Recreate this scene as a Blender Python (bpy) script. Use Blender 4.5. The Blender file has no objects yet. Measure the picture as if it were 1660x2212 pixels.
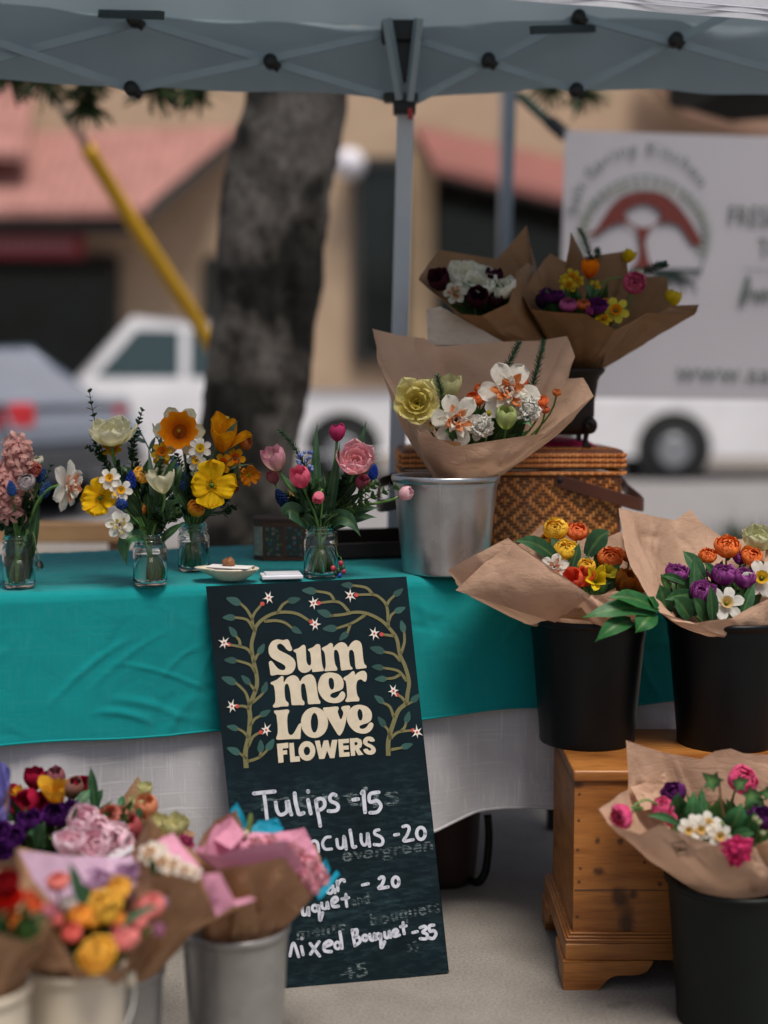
import bpy, bmesh, math, random
from math import sin, cos, pi, radians as R
from mathutils import Vector as V, Matrix, noise
from mathutils.geometry import tessellate_polygon
random.seed(7)
scn = bpy.context.scene
# ---------------------------------------------------------------- camera, sky, sun, exposure
H, PITCH, F = 1.157, R(5.0), 3072.0
cd = bpy.data.cameras.new('camera'); cam = bpy.data.objects.new('camera', cd)
scn.collection.objects.link(cam); scn.camera = cam
cam.location = (0, 0, H); cam.rotation_euler = (pi / 2 - PITCH, 0, 0)
cd.sensor_fit = 'VERTICAL'; cd.sensor_height = 36; cd.lens = 50
cd.clip_start = .05; cd.clip_end = 500
cd.dof.use_dof = True; cd.dof.focus_distance = 2.90; cd.dof.aperture_fstop = 1.12
w = bpy.data.worlds.new('World'); scn.world = w; w.use_nodes = True
nt = w.node_tree; bg = nt.nodes['Background']
sky = nt.nodes.new('ShaderNodeTexSky'); sky.sky_type = 'NISHITA'; sky.sun_disc = False
SUN_EL, SUN_AZ = R(66), R(26)          # sun behind the camera, a little to the right
sky.sun_elevation = SUN_EL; sky.sun_rotation = R(180) - SUN_AZ
sky.air_density = 1.0; sky.dust_density = 4.0; sky.ozone_density = .6
nt.links.new(sky.outputs[0], bg.inputs[0]); bg.inputs[1].default_value = .062
sl = bpy.data.lights.new('sun', 'SUN'); so = bpy.data.objects.new('sun', sl); scn.collection.objects.link(so)
sl.energy = 2.1; sl.angle = R(22); sl.color = (1, .95, .88)
sd = V((sin(SUN_AZ) * cos(SUN_EL), -cos(SUN_AZ) * cos(SUN_EL), sin(SUN_EL)))
so.rotation_euler = sd.to_track_quat('Z', 'Y').to_euler(); so.location = (0, 0, 20)
scn.view_settings.view_transform = 'Standard'; scn.view_settings.look = 'None'
scn.view_settings.gamma = 1; scn.view_settings.exposure = 0.62
scn.render.engine = 'CYCLES'
scn.cycles.use_denoising = True
scn.cycles.max_bounces = 10; scn.cycles.transmission_bounces = 10; scn.cycles.transparent_max_bounces = 12
scn.cycles.caustics_reflective = False; scn.cycles.caustics_refractive = True
scn.cycles.sample_clamp_indirect = 4

FW = V((0, cos(PITCH), -sin(PITCH))); UP = V((0, sin(PITCH), cos(PITCH))); RT = V((1, 0, 0)); CAM = V((0, 0, H))
def ray(px, py): return FW * F + RT * (px - 830) + UP * (1106 - py)
def at(px, py, Y):
    d = ray(px, py); return CAM + d * (Y / d.y)
def atz(px, py, z):
    d = ray(px, py); return CAM + d * ((z - H) / d.z)
def onpl(px, py, p0, n):
    d = ray(px, py); return CAM + d * ((p0 - CAM).dot(n) / d.dot(n))
def PX(Y): return Y / F          # metres per picture unit at distance Y
def C(h, k=1.0):
    o = []
    for i in (0, 2, 4):
        c = int(h[i:i + 2], 16) / 255
        o.append((c / 12.92 if c <= .04045 else ((c + .055) / 1.055) ** 2.4) * k)
    return (o[0], o[1], o[2], 1)
def mixc(a, b, t): return tuple(a[i] + (b[i] - a[i]) * t for i in range(4))
def lerp(a, b, t): return a + (b - a) * t
rnd = random.uniform

# ---------------------------------------------------------------- mesh helpers
class MB:
    def __init__(s): s.v, s.f, s.c = [], [], []
    def add(s, vs, fs, col=(1, 1, 1, 1)):
        b = len(s.v); s.v += [V(p) for p in vs]
        s.f += [tuple(i + b for i in f) for f in fs]
        s.c += list(col) if isinstance(col, list) else [col] * len(vs)
        return s
WL = {}
def build(name, mb, mat, parent=None, loc=None, smooth=True, vcol=True):
    L = WL[parent.name] if parent else V(loc if loc is not None else (0, 0, 0))
    me = bpy.data.meshes.new(name)
    me.from_pydata([tuple(p - L) for p in mb.v], [], mb.f)
    if vcol:
        at_ = me.color_attributes.new('Col', 'FLOAT_COLOR', 'POINT')
        at_.data.foreach_set('color', [x for c in mb.c for x in c])
    me.materials.append(mat)
    if smooth: me.polygons.foreach_set('use_smooth', [True] * len(me.polygons))
    me.update()
    o = bpy.data.objects.new(name, me); scn.collection.objects.link(o)
    if parent: o.parent = parent
    else: o.location = L
    WL[o.name] = L
    return o
def tag(o, label=None, cat=None, group=None, kind=None):
    if label: o['label'] = label
    if cat: o['category'] = cat
    if group: o['group'] = group
    if kind: o['kind'] = kind
    return o
def thing(name, loc, label, cat, group=None):
    o = bpy.data.objects.new(name, None); scn.collection.objects.link(o)
    o.empty_display_size = .02; o.location = loc; WL[o.name] = V(loc)
    return tag(o, label, cat, group)
def bevel(o, w=.003, seg=2, ang=35):
    m = o.modifiers.new('b', 'BEVEL'); m.width = w; m.segments = seg; m.limit_method = 'ANGLE'; m.angle_limit = R(ang); return o
BOXF = [(0, 3, 2, 1), (4, 5, 6, 7), (0, 1, 5, 4), (1, 2, 6, 5), (2, 3, 7, 6), (3, 0, 4, 7)]
def box(mb, c, s, col=(1, 1, 1, 1), M=None):
    c = V(c); vs = []
    for z in (-1, 1):
        for x, y in ((-1, -1), (1, -1), (1, 1), (-1, 1)):
            p = V((x * s[0] / 2, y * s[1] / 2, z * s[2] / 2)); vs.append(c + (M @ p if M else p))
    return mb.add(vs, BOXF, col)
def bar(mb, a, b, w, h=None, up=V((0, 0, 1)), col=(1, 1, 1, 1)):
    a, b = V(a), V(b); h = h or w; d = (b - a).normalized(); s = d.cross(up)
    if s.length < 1e-4: s = d.cross(V((0, 1, 0)))
    s.normalize(); u = s.cross(d); vs = []
    for p in (a, b):
        for i, j in ((-1, -1), (1, -1), (1, 1), (-1, 1)): vs.append(p + s * i * w / 2 + u * j * h / 2)
    return mb.add(vs, [(3, 2, 1, 0), (4, 5, 6, 7), (0, 1, 5, 4), (1, 2, 6, 5), (2, 3, 7, 6), (3, 0, 4, 7)], col)
def tube(mb, pts, r, n=7, col=(1, 1, 1, 1), cap=True):
    pts = [V(p) for p in pts]; m = len(pts); rr = r if isinstance(r, list) else [r] * m
    vs, fs, cs = [], [], []; prev = None
    for i, p in enumerate(pts):
        d = (pts[min(i + 1, m - 1)] - pts[max(i - 1, 0)])
        d = d.normalized() if d.length > 1e-9 else V((0, 0, 1))
        s = d.cross(V((.3, .9, .2))) if prev is None else prev - d * prev.dot(d)
        if s.length < 1e-5: s = d.cross(V((1, 0, 0)))
        s.normalize(); prev = s; u = d.cross(s)
        for k in range(n):
            a = 2 * pi * k / n; vs.append(p + (s * cos(a) + u * sin(a)) * rr[i])
            cs.append(col[i] if isinstance(col, list) else col)
    for i in range(m - 1):
        for k in range(n): fs.append((i * n + k, i * n + (k + 1) % n, (i + 1) * n + (k + 1) % n, (i + 1) * n + k))
    if cap: fs += [tuple(range(n))[::-1], tuple(range((m - 1) * n, m * n))]
    return mb.add(vs, fs, cs)
def lathe(mb, c, prof, n=40, col=(1, 1, 1, 1), sx=1, sy=1, close=False):
    c = V(c); vs, fs = [], []
    for r, z in prof:
        for k in range(n):
            a = 2 * pi * k / n; vs.append(c + V((r * cos(a) * sx, r * sin(a) * sy, z)))
    m = len(prof)
    for i in range(m if close else m - 1):
        for k in range(n):
            j = (i + 1) % m
            fs.append((i * n + k, i * n + (k + 1) % n, j * n + (k + 1) % n, j * n + k))
    return mb.add(vs, fs, col)
def ball(mb, c, r, col=(1, 1, 1, 1), n=8, m=6, sc=(1, 1, 1), M=None):
    c = V(c); vs, fs = [], []
    for i in range(m + 1):
        t = pi * i / m
        for k in range(n):
            a = 2 * pi * k / n; p = V((r * sin(t) * cos(a) * sc[0], r * sin(t) * sin(a) * sc[1], r * cos(t) * sc[2]))
            vs.append(c + (M @ p if M else p))
    for i in range(m):
        for k in range(n): fs.append((i * n + k, (i + 1) * n + k, (i + 1) * n + (k + 1) % n, i * n + (k + 1) % n))
    return mb.add(vs, fs, col)
def prism(mb, pts, vec, col=(1, 1, 1, 1)):
    pts = [V(p) for p in pts]; vec = V(vec); n = len(pts)
    tr = tessellate_polygon([pts])
    fs = [tuple(t) for t in tr] + [tuple(i + n for i in t)[::-1] for t in tr]
    fs += [(i, (i + 1) % n, (i + 1) % n + n, i + n) for i in range(n)]
    return mb.add(pts + [p + vec for p in pts], fs, col)
def bez(a, b, c, d, n=10):
    a, b, c, d = V(a), V(b), V(c), V(d); o = []
    for i in range(n + 1):
        t = i / n; u = 1 - t; o.append(a * u ** 3 + b * 3 * u * u * t + c * 3 * u * t * t + d * t ** 3)
    return o
def catmull(p, n=6, closed=False):
    p = [V(q) for q in p]; m = len(p); o = []
    for i in range(m if closed else m - 1):
        g = (lambda k: p[k % m]) if closed else (lambda k: p[max(0, min(m - 1, k))])
        a, b, c, d = g(i - 1), g(i), g(i + 1), g(i + 2)
        for k in range(n):
            t = k / n
            o.append(.5 * (2 * b + (c - a) * t + (2 * a - 5 * b + 4 * c - d) * t * t + (3 * b - a - 3 * c + d) * t ** 3))
    if not closed: o.append(p[-1])
    return o
def grid(mb, fn, nu, nv, col=(1, 1, 1, 1)):
    vs = [fn(i / nu, j / nv) for i in range(nu + 1) for j in range(nv + 1)]
    fs = [(i * (nv + 1) + j, (i + 1) * (nv + 1) + j, (i + 1) * (nv + 1) + j + 1, i * (nv + 1) + j + 1) for i in range(nu) for j in range(nv)]
    return mb.add(vs, fs, col)
def nz(x, y=0, z=0): return noise.noise(V((x, y, z)))

# ---------------------------------------------------------------- materials
class NT:
    def __init__(s, name):
        s.m = bpy.data.materials.new(name); s.m.use_nodes = True; s.t = s.m.node_tree; s.b = s.t.nodes['Principled BSDF']
        s.out = s.t.nodes['Material Output']
    def n(s, ty, **k):
        o = s.t.nodes.new('ShaderNode' + ty)
        for a, v in k.items():
            if a.startswith('i_'):
                key = a[2:]; key = int(key) if key.isdigit() else key.replace('_', ' ')
                o.inputs[key].default_value = v
            else: setattr(o, a, v)
        return o
    def l(s, a, b): s.t.links.new(a, b)
    def co(s, kind='Object', scale=(1, 1, 1), rot=(0, 0, 0)):
        c = s.n('TexCoord'); m = s.n('Mapping'); m.inputs['Scale'].default_value = scale; m.inputs['Rotation'].default_value = rot
        s.l(c.outputs[kind], m.inputs[0]); return m.outputs[0]
    def noise(s, scale, detail=4, co=None, rough=.55):
        q = s.n('TexNoise', i_Scale=scale, i_Detail=detail, i_Roughness=rough); s.l(co if co else s.co(), q.inputs['Vector']); return q.outputs[0]
    def ramp(s, f, stops):
        r = s.n('ValToRGB'); e = r.color_ramp.elements
        while len(e) < len(stops): e.new(.5)
        for i, (p, c) in enumerate(stops): e[i].position = p; e[i].color = c
        s.l(f, r.inputs[0]); return r.outputs[0]
    def mix(s, fac, a, b, mode='MIX'):
        q = s.n('Mix', data_type='RGBA', blend_type=mode)
        for sock, v in ((q.inputs[0], fac), (q.inputs[6], a), (q.inputs[7], b)):
            if isinstance(v, (int, float)): sock.default_value = v
            elif isinstance(v, tuple): sock.default_value = v
            else: s.l(v, sock)
        return q.outputs[2]
    def math(s, op, a, b=0):
        q = s.n('Math', operation=op)
        for i, v in ((0, a), (1, b)):
            if isinstance(v, (int, float)): q.inputs[i].default_value = v
            else: s.l(v, q.inputs[i])
        return q.outputs[0]
    def bump(s, h, st=.3, d=.002, prev=None):
        b = s.n('Bump', i_Strength=st, i_Distance=d); s.l(h, b.inputs['Height'])
        if prev: s.l(prev, b.inputs['Normal'])
        return b.outputs[0]
    def base(s, c, rough=.6, metal=0, spec=.5):
        if isinstance(c, tuple): s.b.inputs['Base Color'].default_value = c
        else: s.l(c, s.b.inputs['Base Color'])
        if isinstance(rough, (int, float)): s.b.inputs['Roughness'].default_value = rough
        else: s.l(rough, s.b.inputs['Roughness'])
        s.b.inputs['Metallic'].default_value = metal; s.b.inputs['Specular IOR Level'].default_value = spec
    def normal(s, n): s.l(n, s.b.inputs['Normal'])
    def trans(s, c, fac):
        t = s.n('BsdfTranslucent'); x = s.n('MixShader', i_0=fac)
        if isinstance(c, tuple): t.inputs[0].default_value = c
        else: s.l(c, t.inputs[0])
        s.l(s.b.outputs[0], x.inputs[1]); s.l(t.outputs[0], x.inputs[2]); s.l(x.outputs[0], s.out.inputs[0])
def m_vcol(name, rough=.55, tr=.25, var=.25, bs=.15, sc=70, spec=.4):
    t = NT(name); a = t.n('Attribute', attribute_name='Col').outputs[0]
    n1 = t.noise(sc, 5); n2 = t.noise(sc * 4, 3)
    f = t.ramp(n1, [(.3, (1 - var,) * 3 + (1,)), (.7, (1 + var * .4,) * 3 + (1,))])
    c = t.mix(1.0, a, f, 'MULTIPLY'); t.base(c, rough, 0, spec); t.normal(t.bump(n2, bs, .001))
    if tr: t.trans(c, tr)
    return t.m
def m_plain(name, col, rough=.6, metal=0, var=.15, sc=12, bs=.1, bd=.001, spec=.5, tr=0):
    t = NT(name); n1 = t.noise(sc, 6)
    c = t.mix(1.0, col, t.ramp(n1, [(.3, (1 - var,) * 3 + (1,)), (.75, (1 + var * .5,) * 3 + (1,))]), 'MULTIPLY')
    r = t.math('ADD', t.math('MULTIPLY', n1, .2), rough - .1); t.base(c, r, metal, spec)
    t.normal(t.bump(t.noise(sc * 9, 4), bs, bd))
    if tr: t.trans(c, tr)
    return t.m
MAT = {}
MAT['petal'] = m_vcol('petal', .75, .42, .14, .3, 120, .12)
MAT['leaf'] = m_vcol('leaf', .46, .10, .35, .3, 60, .3)
MAT['stem'] = m_vcol('stem', .45, 0, .25, .2, 60)
MAT['paint'] = m_vcol('paint', .5, 0, .1, .1, 60)
def m_kraft(name, col, tr=.12, crease=1.0):
    t = NT(name); n1 = t.noise(7, 5); n2 = t.noise(260, 3); n3 = t.noise(26, 6, t.co('Object', (1, 1, 2.2)))
    f = t.ramp(n1, [(.3, (.82, .80, .78, 1)), (.7, (1.08, 1.08, 1.08, 1))])
    c = t.mix(1.0, col, f, 'MULTIPLY'); c = t.mix(.05, c, t.ramp(n2, [(.35, (.55, .5, .45, 1)), (.6, (1, 1, 1, 1))]), 'MULTIPLY')
    t.base(c, .55, 0, .35)
    r = t.math('ABSOLUTE', t.math('SUBTRACT', n3, .5))
    vo = t.n('TexVoronoi', i_Scale=10.0); dn = t.n('TexNoise', i_Scale=2.2); va = t.n('VectorMath', operation='ADD'); sc_ = t.n('VectorMath', operation='SCALE'); sc_.inputs['Scale'].default_value = .12; t.l(dn.outputs['Color'], sc_.inputs[0]); t.l(t.co(), va.inputs[0]); t.l(sc_.outputs[0], va.inputs[1]); t.l(va.outputs[0], vo.inputs['Vector'])
    b = t.bump(t.ramp(r, [(0, (0, 0, 0, 1)), (.07, (1, 1, 1, 1))]), .22 * crease, .0025); df = t.n('VectorMath', operation='SUBTRACT'); t.l(va.outputs[0], df.inputs[0]); t.l(vo.outputs['Position'], df.inputs[1]); rc_ = t.n('VectorMath', operation='SUBTRACT'); t.l(vo.outputs['Color'], rc_.inputs[0]); rc_.inputs[1].default_value = (.5, .5, .5); dt = t.n('VectorMath', operation='DOT_PRODUCT'); t.l(df.outputs[0], dt.inputs[0]); t.l(rc_.outputs[0], dt.inputs[1]); b = t.bump(dt.outputs['Value'], .9, .2 * crease, b); t.normal(b)
    t.trans(c, tr); return t.m
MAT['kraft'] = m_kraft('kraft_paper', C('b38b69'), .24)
MAT['kraft_lit'] = m_kraft('kraft_paper_lit', C('d6b095'), .32)  # same kraft paper, brighter light put into its colour
MAT['kraft_shaded'] = m_kraft('kraft_paper_shaded', C('8f6a48'), .14)  # kraft of the planter bouquets, canopy shade put into its colour
MAT['parch'] = m_kraft('white_parchment', C('d2c4b4'), .3)
MAT['tissue_pink'] = m_kraft('pink_tissue', C('eba3bf'), .3)
MAT['tissue_lilac'] = m_kraft('lilac_tissue', C('cfaec8'), .3)
MAT['tissue_teal'] = m_kraft('teal_tissue', C('0898b8'), .25)
MAT['tissue_white'] = m_kraft('white_tissue', C('dcd6dc'), .3)
MAT['tissue_peri'] = m_kraft('periwinkle_tissue', C('8c84d0'), .25)
def m_cloth(name, col, slub, sc, big=None):
    t = NT(name); u = t.co('Object', (1, 1, 1), (0, 0, R(-16)))
    wv = t.n('TexWave', wave_type='BANDS', bands_direction='X', i_Scale=sc, i_Distortion=.6); t.l(u, wv.inputs[0])
    wh = t.n('TexWave', wave_type='BANDS', bands_direction='Z', i_Scale=sc, i_Distortion=.6); t.l(u, wh.inputs[0])
    cv = t.co('Object', (190, 190, 5), (0, 0, R(-16))); chh = t.co('Object', (6, 6, 230), (0, 0, R(-16)))
    sv = t.noise(1, 3, cv); sh = t.noise(1, 3, chh)
    lines = t.math('MAXIMUM', t.ramp(sv, [(.56, (0, 0, 0, 1)), (.74, (1, 1, 1, 1))]), t.ramp(sh, [(.56, (0, 0, 0, 1)), (.74, (1, 1, 1, 1))]))
    dark = t.mix(1.0, col, t.ramp(t.noise(5, 5), [(.3, (.9, .9, .9, 1)), (.7, (1.06, 1.06, 1.06, 1))]), 'MULTIPLY')
    c = t.mix(t.math('MULTIPLY', lines, slub), dark, mixc(col, (1, 1, 1, 1), .55))
    hh = t.math('ADD', t.math('ADD', wv.outputs[1], wh.outputs[1]), t.math('MULTIPLY', lines, 1.2))
    rg = t.math('ABSOLUTE', t.math('SUBTRACT', t.noise(7, 3, t.co('Object', (1, 1, 1.6))), .5)); rg2 = t.math('ABSOLUTE', t.math('SUBTRACT', t.noise(15, 3, t.co('Object', (1, 1, .6), (0, R(30), 0))), .5))
    cr = t.math('ADD', t.ramp(rg, [(0, (0, 0, 0, 1)), (.035, (1, 1, 1, 1))]), t.ramp(rg2, [(0, (0, 0, 0, 1)), (.03, (.6, .6, .6, 1))]))
    t.base(c, .85, 0, .15); t.normal(t.bump(hh, .25, .0006, t.bump(cr, .10, .002))); t.b.inputs['Sheen Weight'].default_value = .15
    t.trans(c, .08); return t.m
MAT['teal'] = m_cloth('teal_cotton', C('05898a'), .02, 420)
MAT['linen'] = m_cloth('white_linen', C('c0bec0'), .5, 420)
def m_wood(name, dark, light, knots=(), sc=1.0, rough=.42, spots=()):
    t = NT(name); co = t.co('Object', (2.2 * sc, 9 * sc, 26 * sc)); n1 = t.noise(1.2, 6, co); n2 = t.noise(6, 4, t.co('Object', (3 * sc, 30 * sc, 130 * sc)))
    tc = t.n('TexCoord').outputs['Object']; kk = None
    sep = t.n('SeparateXYZ'); t.l(tc, sep.inputs[0])
    wob = t.math('MULTIPLY', t.math('SUBTRACT', t.noise(38, 4), .5), .022)
    def dist(x, z, r, sx=1, sz=1):
        dx = t.math('MULTIPLY', t.math('ADD', t.math('SUBTRACT', sep.outputs[0], x), t.math('MULTIPLY', wob, min(1, r * 60))), sx); dz = t.math('MULTIPLY', t.math('SUBTRACT', t.math('SUBTRACT', sep.outputs[2], z), t.math('MULTIPLY', wob, min(1, r * 60))), sz)
        d = t.math('SQRT', t.math('ADD', t.math('MULTIPLY', dx, dx), t.math('MULTIPLY', dz, dz)))
        q = t.n('MapRange', i_1=r * .35, i_2=r, i_3=1.0, i_4=0.0); t.l(d, q.inputs[0]); return q.outputs[0]
    c = t.ramp(n1, [(.25, dark), (.5, mixc(dark, light, .6)), (.75, light)])
    c = t.mix(.6, c, t.ramp(n2, [(.36, (.42, .36, .3, 1)), (.58, (1, 1, 1, 1))]), 'MULTIPLY')
    for (x, z, r, sx, sz) in list(knots) + list(spots):
        f = t.math('MULTIPLY', dist(x, z, r, sx, sz), t.math('ADD', .35, t.math('MULTIPLY', n2, .9)))
        c = t.mix(t.math('MINIMUM', f, 1), c, C('2a1408'))
    t.base(c, rough, 0, .45); t.normal(t.bump(n2, .15, .001)); return t.m
MAT['wood'] = m_wood('pine_wood', C('7a4217'), C('ba7c3e'))
MAT['wood_pale'] = m_wood('pale_plank', C('8a6848'), C('b8936a'))
MAT['metal_w'] = m_plain('white_metal', C('c9ced8'), .35, .0, .12, 6, .05)
MAT['black'] = m_plain('black_plastic', C('040a0e'), .40, 0, .25, 9, .08, .001, .28)
MAT['blackgreen'] = m_plain('dark_green_plastic', C('09120f'), .5, 0, .25, 9, .15, .001, .3)
MAT['iron'] = m_plain('cast_iron', C('2a2320'), .5, .5, .4, 20, .5, .002)
def m_galv(name, col, metal=.85):
    t = NT(name); vo = t.n('TexVoronoi', i_Scale=38.0); t.l(t.co('Object', (1, 1, .8)), vo.inputs['Vector'])
    n1 = t.noise(9, 6); n2 = t.noise(3, 4, t.co('Object', (14, 14, 1)))
    c = t.mix(.25, col, t.ramp(vo.outputs['Color'], [(.1, (.6, .62, .65, 1)), (.9, (1, 1, 1, 1))]), 'MULTIPLY')
    c = t.mix(.5, c, t.ramp(n1, [(.35, (.62, .62, .62, 1)), (.62, (1, 1, 1, 1))]), 'MULTIPLY')
    c = t.mix(t.ramp(t.noise(70, 2), [(.76, (0, 0, 0, 1)), (.82, (.7, .7, .7, 1))]), c, C('6a6764'))
    t.base(c, t.math('ADD', .16, t.math('MULTIPLY', n2, .3)), metal, .5); t.normal(t.bump(n1, .12, .003)); return t.m
MAT['galv'] = m_galv('galvanised_steel', C('bfc2c5'))
MAT['zinc'] = m_galv('zinc_grey', C('a9a7a4'), .45)
MAT['cream'] = m_plain('cream_enamel', C('ddd0ba'), .4, 0, .1, 8, .08)
def m_glass(name, col=(1, 1, 1, 1), ior=1.45, rough=0):
    t = NT(name); t.base(col, rough); t.b.inputs['Transmission Weight'].default_value = 1; t.b.inputs['IOR'].default_value = ior; return t.m
MAT['glass'] = m_glass('jar_glass', (.93, .98, .96, 1))
MAT['water'] = m_glass('water', (.86, .95, .9, 1), 1.33)
def m_ghost(name):
    t = NT(name); t.base(C('a9b9b8'), .9, 0, .1); tr = t.n('BsdfTransparent'); x = t.n('MixShader')
    n1 = t.noise(1, 5, t.co('Object', (60, 60, 420)), .7); n2 = t.noise(30, 3)
    f = t.math('MULTIPLY', t.ramp(n1, [(.46, (0, 0, 0, 1)), (.66, (.42, .42, .42, 1))]), t.ramp(n2, [(.3, (.3, .3, .3, 1)), (.7, (1, 1, 1, 1))]))
    t.l(f, x.inputs[0]); t.l(tr.outputs[0], x.inputs[1]); t.l(t.b.outputs[0], x.inputs[2]); t.l(x.outputs[0], t.out.inputs[0]); return t.m
MAT['ghost'] = m_ghost('erased_chalk')
# ---------------------------------------------------------------- ground
def m_ground():
    t = NT('concrete_ground'); n1 = t.noise(1.3, 6); n2 = t.noise(170, 4); n3 = t.noise(9, 5)
    c = t.ramp(n1, [(.3, C('7d7770')), (.7, C('979087'))])
    c = t.mix(.5, c, t.ramp(n3, [(.3, (.72, .72, .72, 1)), (.6, (1, 1, 1, 1))]), 'MULTIPLY')
    c = t.mix(.6, c, t.ramp(n2, [(.34, (.55, .55, .55, 1)), (.6, (1.05, 1.05, 1.05, 1))]), 'MULTIPLY')
    c = t.mix(t.ramp(t.noise(5.5, 2), [(.70, (0, 0, 0, 1)), (.74, (.55, .55, .55, 1))]), c, C('3c3733'))
    t.base(c, .85, 0, .25); t.normal(t.bump(n2, .5, .002)); return t.m
mb = MB().add([(-150, -60, 0), (150, -60, 0), (150, 240, 0), (-150, 240, 0)], [(0, 1, 2, 3)])
tag(build('ground', mb, m_ground(), loc=(0, 0, 0), smooth=False), 'speckled grey concrete pavement under the flower stall', 'ground', kind='structure')
mb = MB().add([(-150, 10.5, .004), (150, 10.5, .004), (150, 21.5, .004), (-150, 21.5, .004)], [(0, 1, 2, 3)])
tag(build('road', mb, m_plain('asphalt', C('8f8c8c'), .85, 0, .2, 3, .4, .003, .2), loc=(0, 10, 0), smooth=False), 'pale worn asphalt car park behind the stall', 'road', kind='structure')

# ---------------------------------------------------------------- commercial building far behind
def m_stucco(name, col): return m_plain(name, col, .9, 0, .12, 2.5, .3, .004, .2)
M_beige = m_stucco('beige_stucco', C('bfa58b')); M_dk = m_plain('dark_glass', C('1d2322'), .15, 0, .3, 1, 0)
M_trim = m_plain('dark_trim', C('35322f'), .6); M_red = m_plain('red_sign', C('8e1c2a'), .5)
def m_tile():
    t = NT('clay_tiles'); wv = t.n('TexWave', wave_type='BANDS', bands_direction='X', i_Scale=1.6, i_Distortion=.5); t.l(t.co(), wv.inputs[0])
    n1 = t.noise(2.5, 6)
    c = t.ramp(n1, [(.3, C('966a63')), (.7, C('b08078'))]); c = t.mix(.10, c, wv.outputs[0], 'MULTIPLY')
    t.base(c, .8, 0, .2); t.normal(t.bump(wv.outputs[1], .5, .03)); return t.m
M_tile = m_tile()
YB = 24.0
def bp(x, y, Y=YB): return at(x, y, Y)
def panel(mb, poly, Y=YB, th=.12, col=(1, 1, 1, 1)): prism(mb, [bp(x, y, Y) for x, y in poly], (0, th, 0), col)
bl = thing('commercial_building', (0, YB, 0), 'beige stucco shop building with pink tiled awning roofs across the road', 'building')
mb = MB(); box(mb, (-1, YB + 4.2, 4.6), (36, 8, 9.2)); build('wall', mb, M_beige, bl, smooth=False)
# tiled roof over the left shopfront, with the dark fascia beneath
def roof_slab(up, lo, Yu, Yl, th=.14):
    a = [bp(x, y, Yu) for x, y in up]; b = [bp(x, y, Yl) for x, y in lo]; mb = MB()
    prism(mb, a + b[::-1], (0, 0, -th)); return mb
build('awning_roof', roof_slab([(-500, 300), (522, 274)], [(-500, 452), (312, 448)], YB + .15, YB - 1.9), M_tile, bl, smooth=False)
mb = MB(); prism(mb, [bp(312, 448, YB - 1.88), bp(522, 276, YB), bp(524, 300, YB), bp(318, 474, YB - 1.88)], (.05, .05, 0)); build('verge_board', mb, M_trim, bl, smooth=False)
mb = MB(); panel(mb, [(-500, 455), (308, 455), (308, 500), (-500, 500)], YB - 1.7, .4); build('fascia', mb, M_trim, bl, smooth=False)
mb = MB(); panel(mb, [(-300, 500), (180, 500), (180, 556), (-300, 556)], YB - 1.3, .2); sg = build('shop_sign', mb, M_red, bl, smooth=False)
mb = MB()
for i in range(12): panel(mb, [(-40 + i * 17, 518), (-29 + i * 17, 518), (-29 + i * 17, 540), (-40 + i * 17, 540)], YB - 1.312, .006)
build('sign_lettering', mb, m_plain('sign_white', C('b9868a'), .6), sg, smooth=False)
def window(poly, frame=.1):
    mb = MB(); panel(mb, poly, YB + .12, .05); w_ = build('window', mb, M_dk, bl, smooth=False)
    mb = MB(); n = len(poly)
    for i in range(n): bar(mb, bp(*poly[i], YB + .1), bp(*poly[(i + 1) % n], YB + .1), .14)
    build('window_frame', mb, M_trim, w_, smooth=False)
window([(-320, 560), (248, 560), (248, 900), (-320, 900)])
window([(772, 350), (872, 350), (872, 775), (772, 775)])
window([(448, 560), (490, 560), (490, 720), (448, 720)])
window([(938, 360), (1230, 420), (1230, 800), (938, 800)])
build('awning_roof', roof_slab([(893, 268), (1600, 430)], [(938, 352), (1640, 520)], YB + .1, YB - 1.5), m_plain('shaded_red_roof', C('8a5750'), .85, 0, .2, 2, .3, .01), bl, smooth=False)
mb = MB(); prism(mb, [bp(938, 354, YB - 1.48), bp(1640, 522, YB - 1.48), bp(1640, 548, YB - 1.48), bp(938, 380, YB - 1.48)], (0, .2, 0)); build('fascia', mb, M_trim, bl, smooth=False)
mb = MB(); panel(mb, [(885, 330), (940, 330), (940, 905), (885, 905)], YB - .35, .34); build('pilaster', mb, m_stucco('pale_stucco', C('c4a886')), bl, smooth=False)
build('upper_roof', roof_slab([(1380, 130), (1800, 250)], [(1470, 236), (1900, 360)], YB, YB - 1.4), m_plain('brown_roof', C('6d5140'), .8), bl, smooth=False)
build('upper_roof', roof_slab([(-300, 150), (70, 190)], [(-300, 300), (60, 330)], YB + .1, YB - 1.5), M_tile, bl, smooth=False)
lp = thing('wall_lamp', bp(755, 355, YB - .3), 'round white globe lamp on the beige wall beside the tree trunk', 'lamp')
mb = MB(); ball(mb, bp(755, 355, YB - .3), .26, n=20, m=14); build('globe', mb, m_plain('opal_globe', C('e4e2ea'), .3), lp)
mb = MB(); bar(mb, bp(755, 355, YB - .1), bp(755, 340, YB + .2), .09); build('bracket', mb, M_trim, lp, smooth=False)

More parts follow.
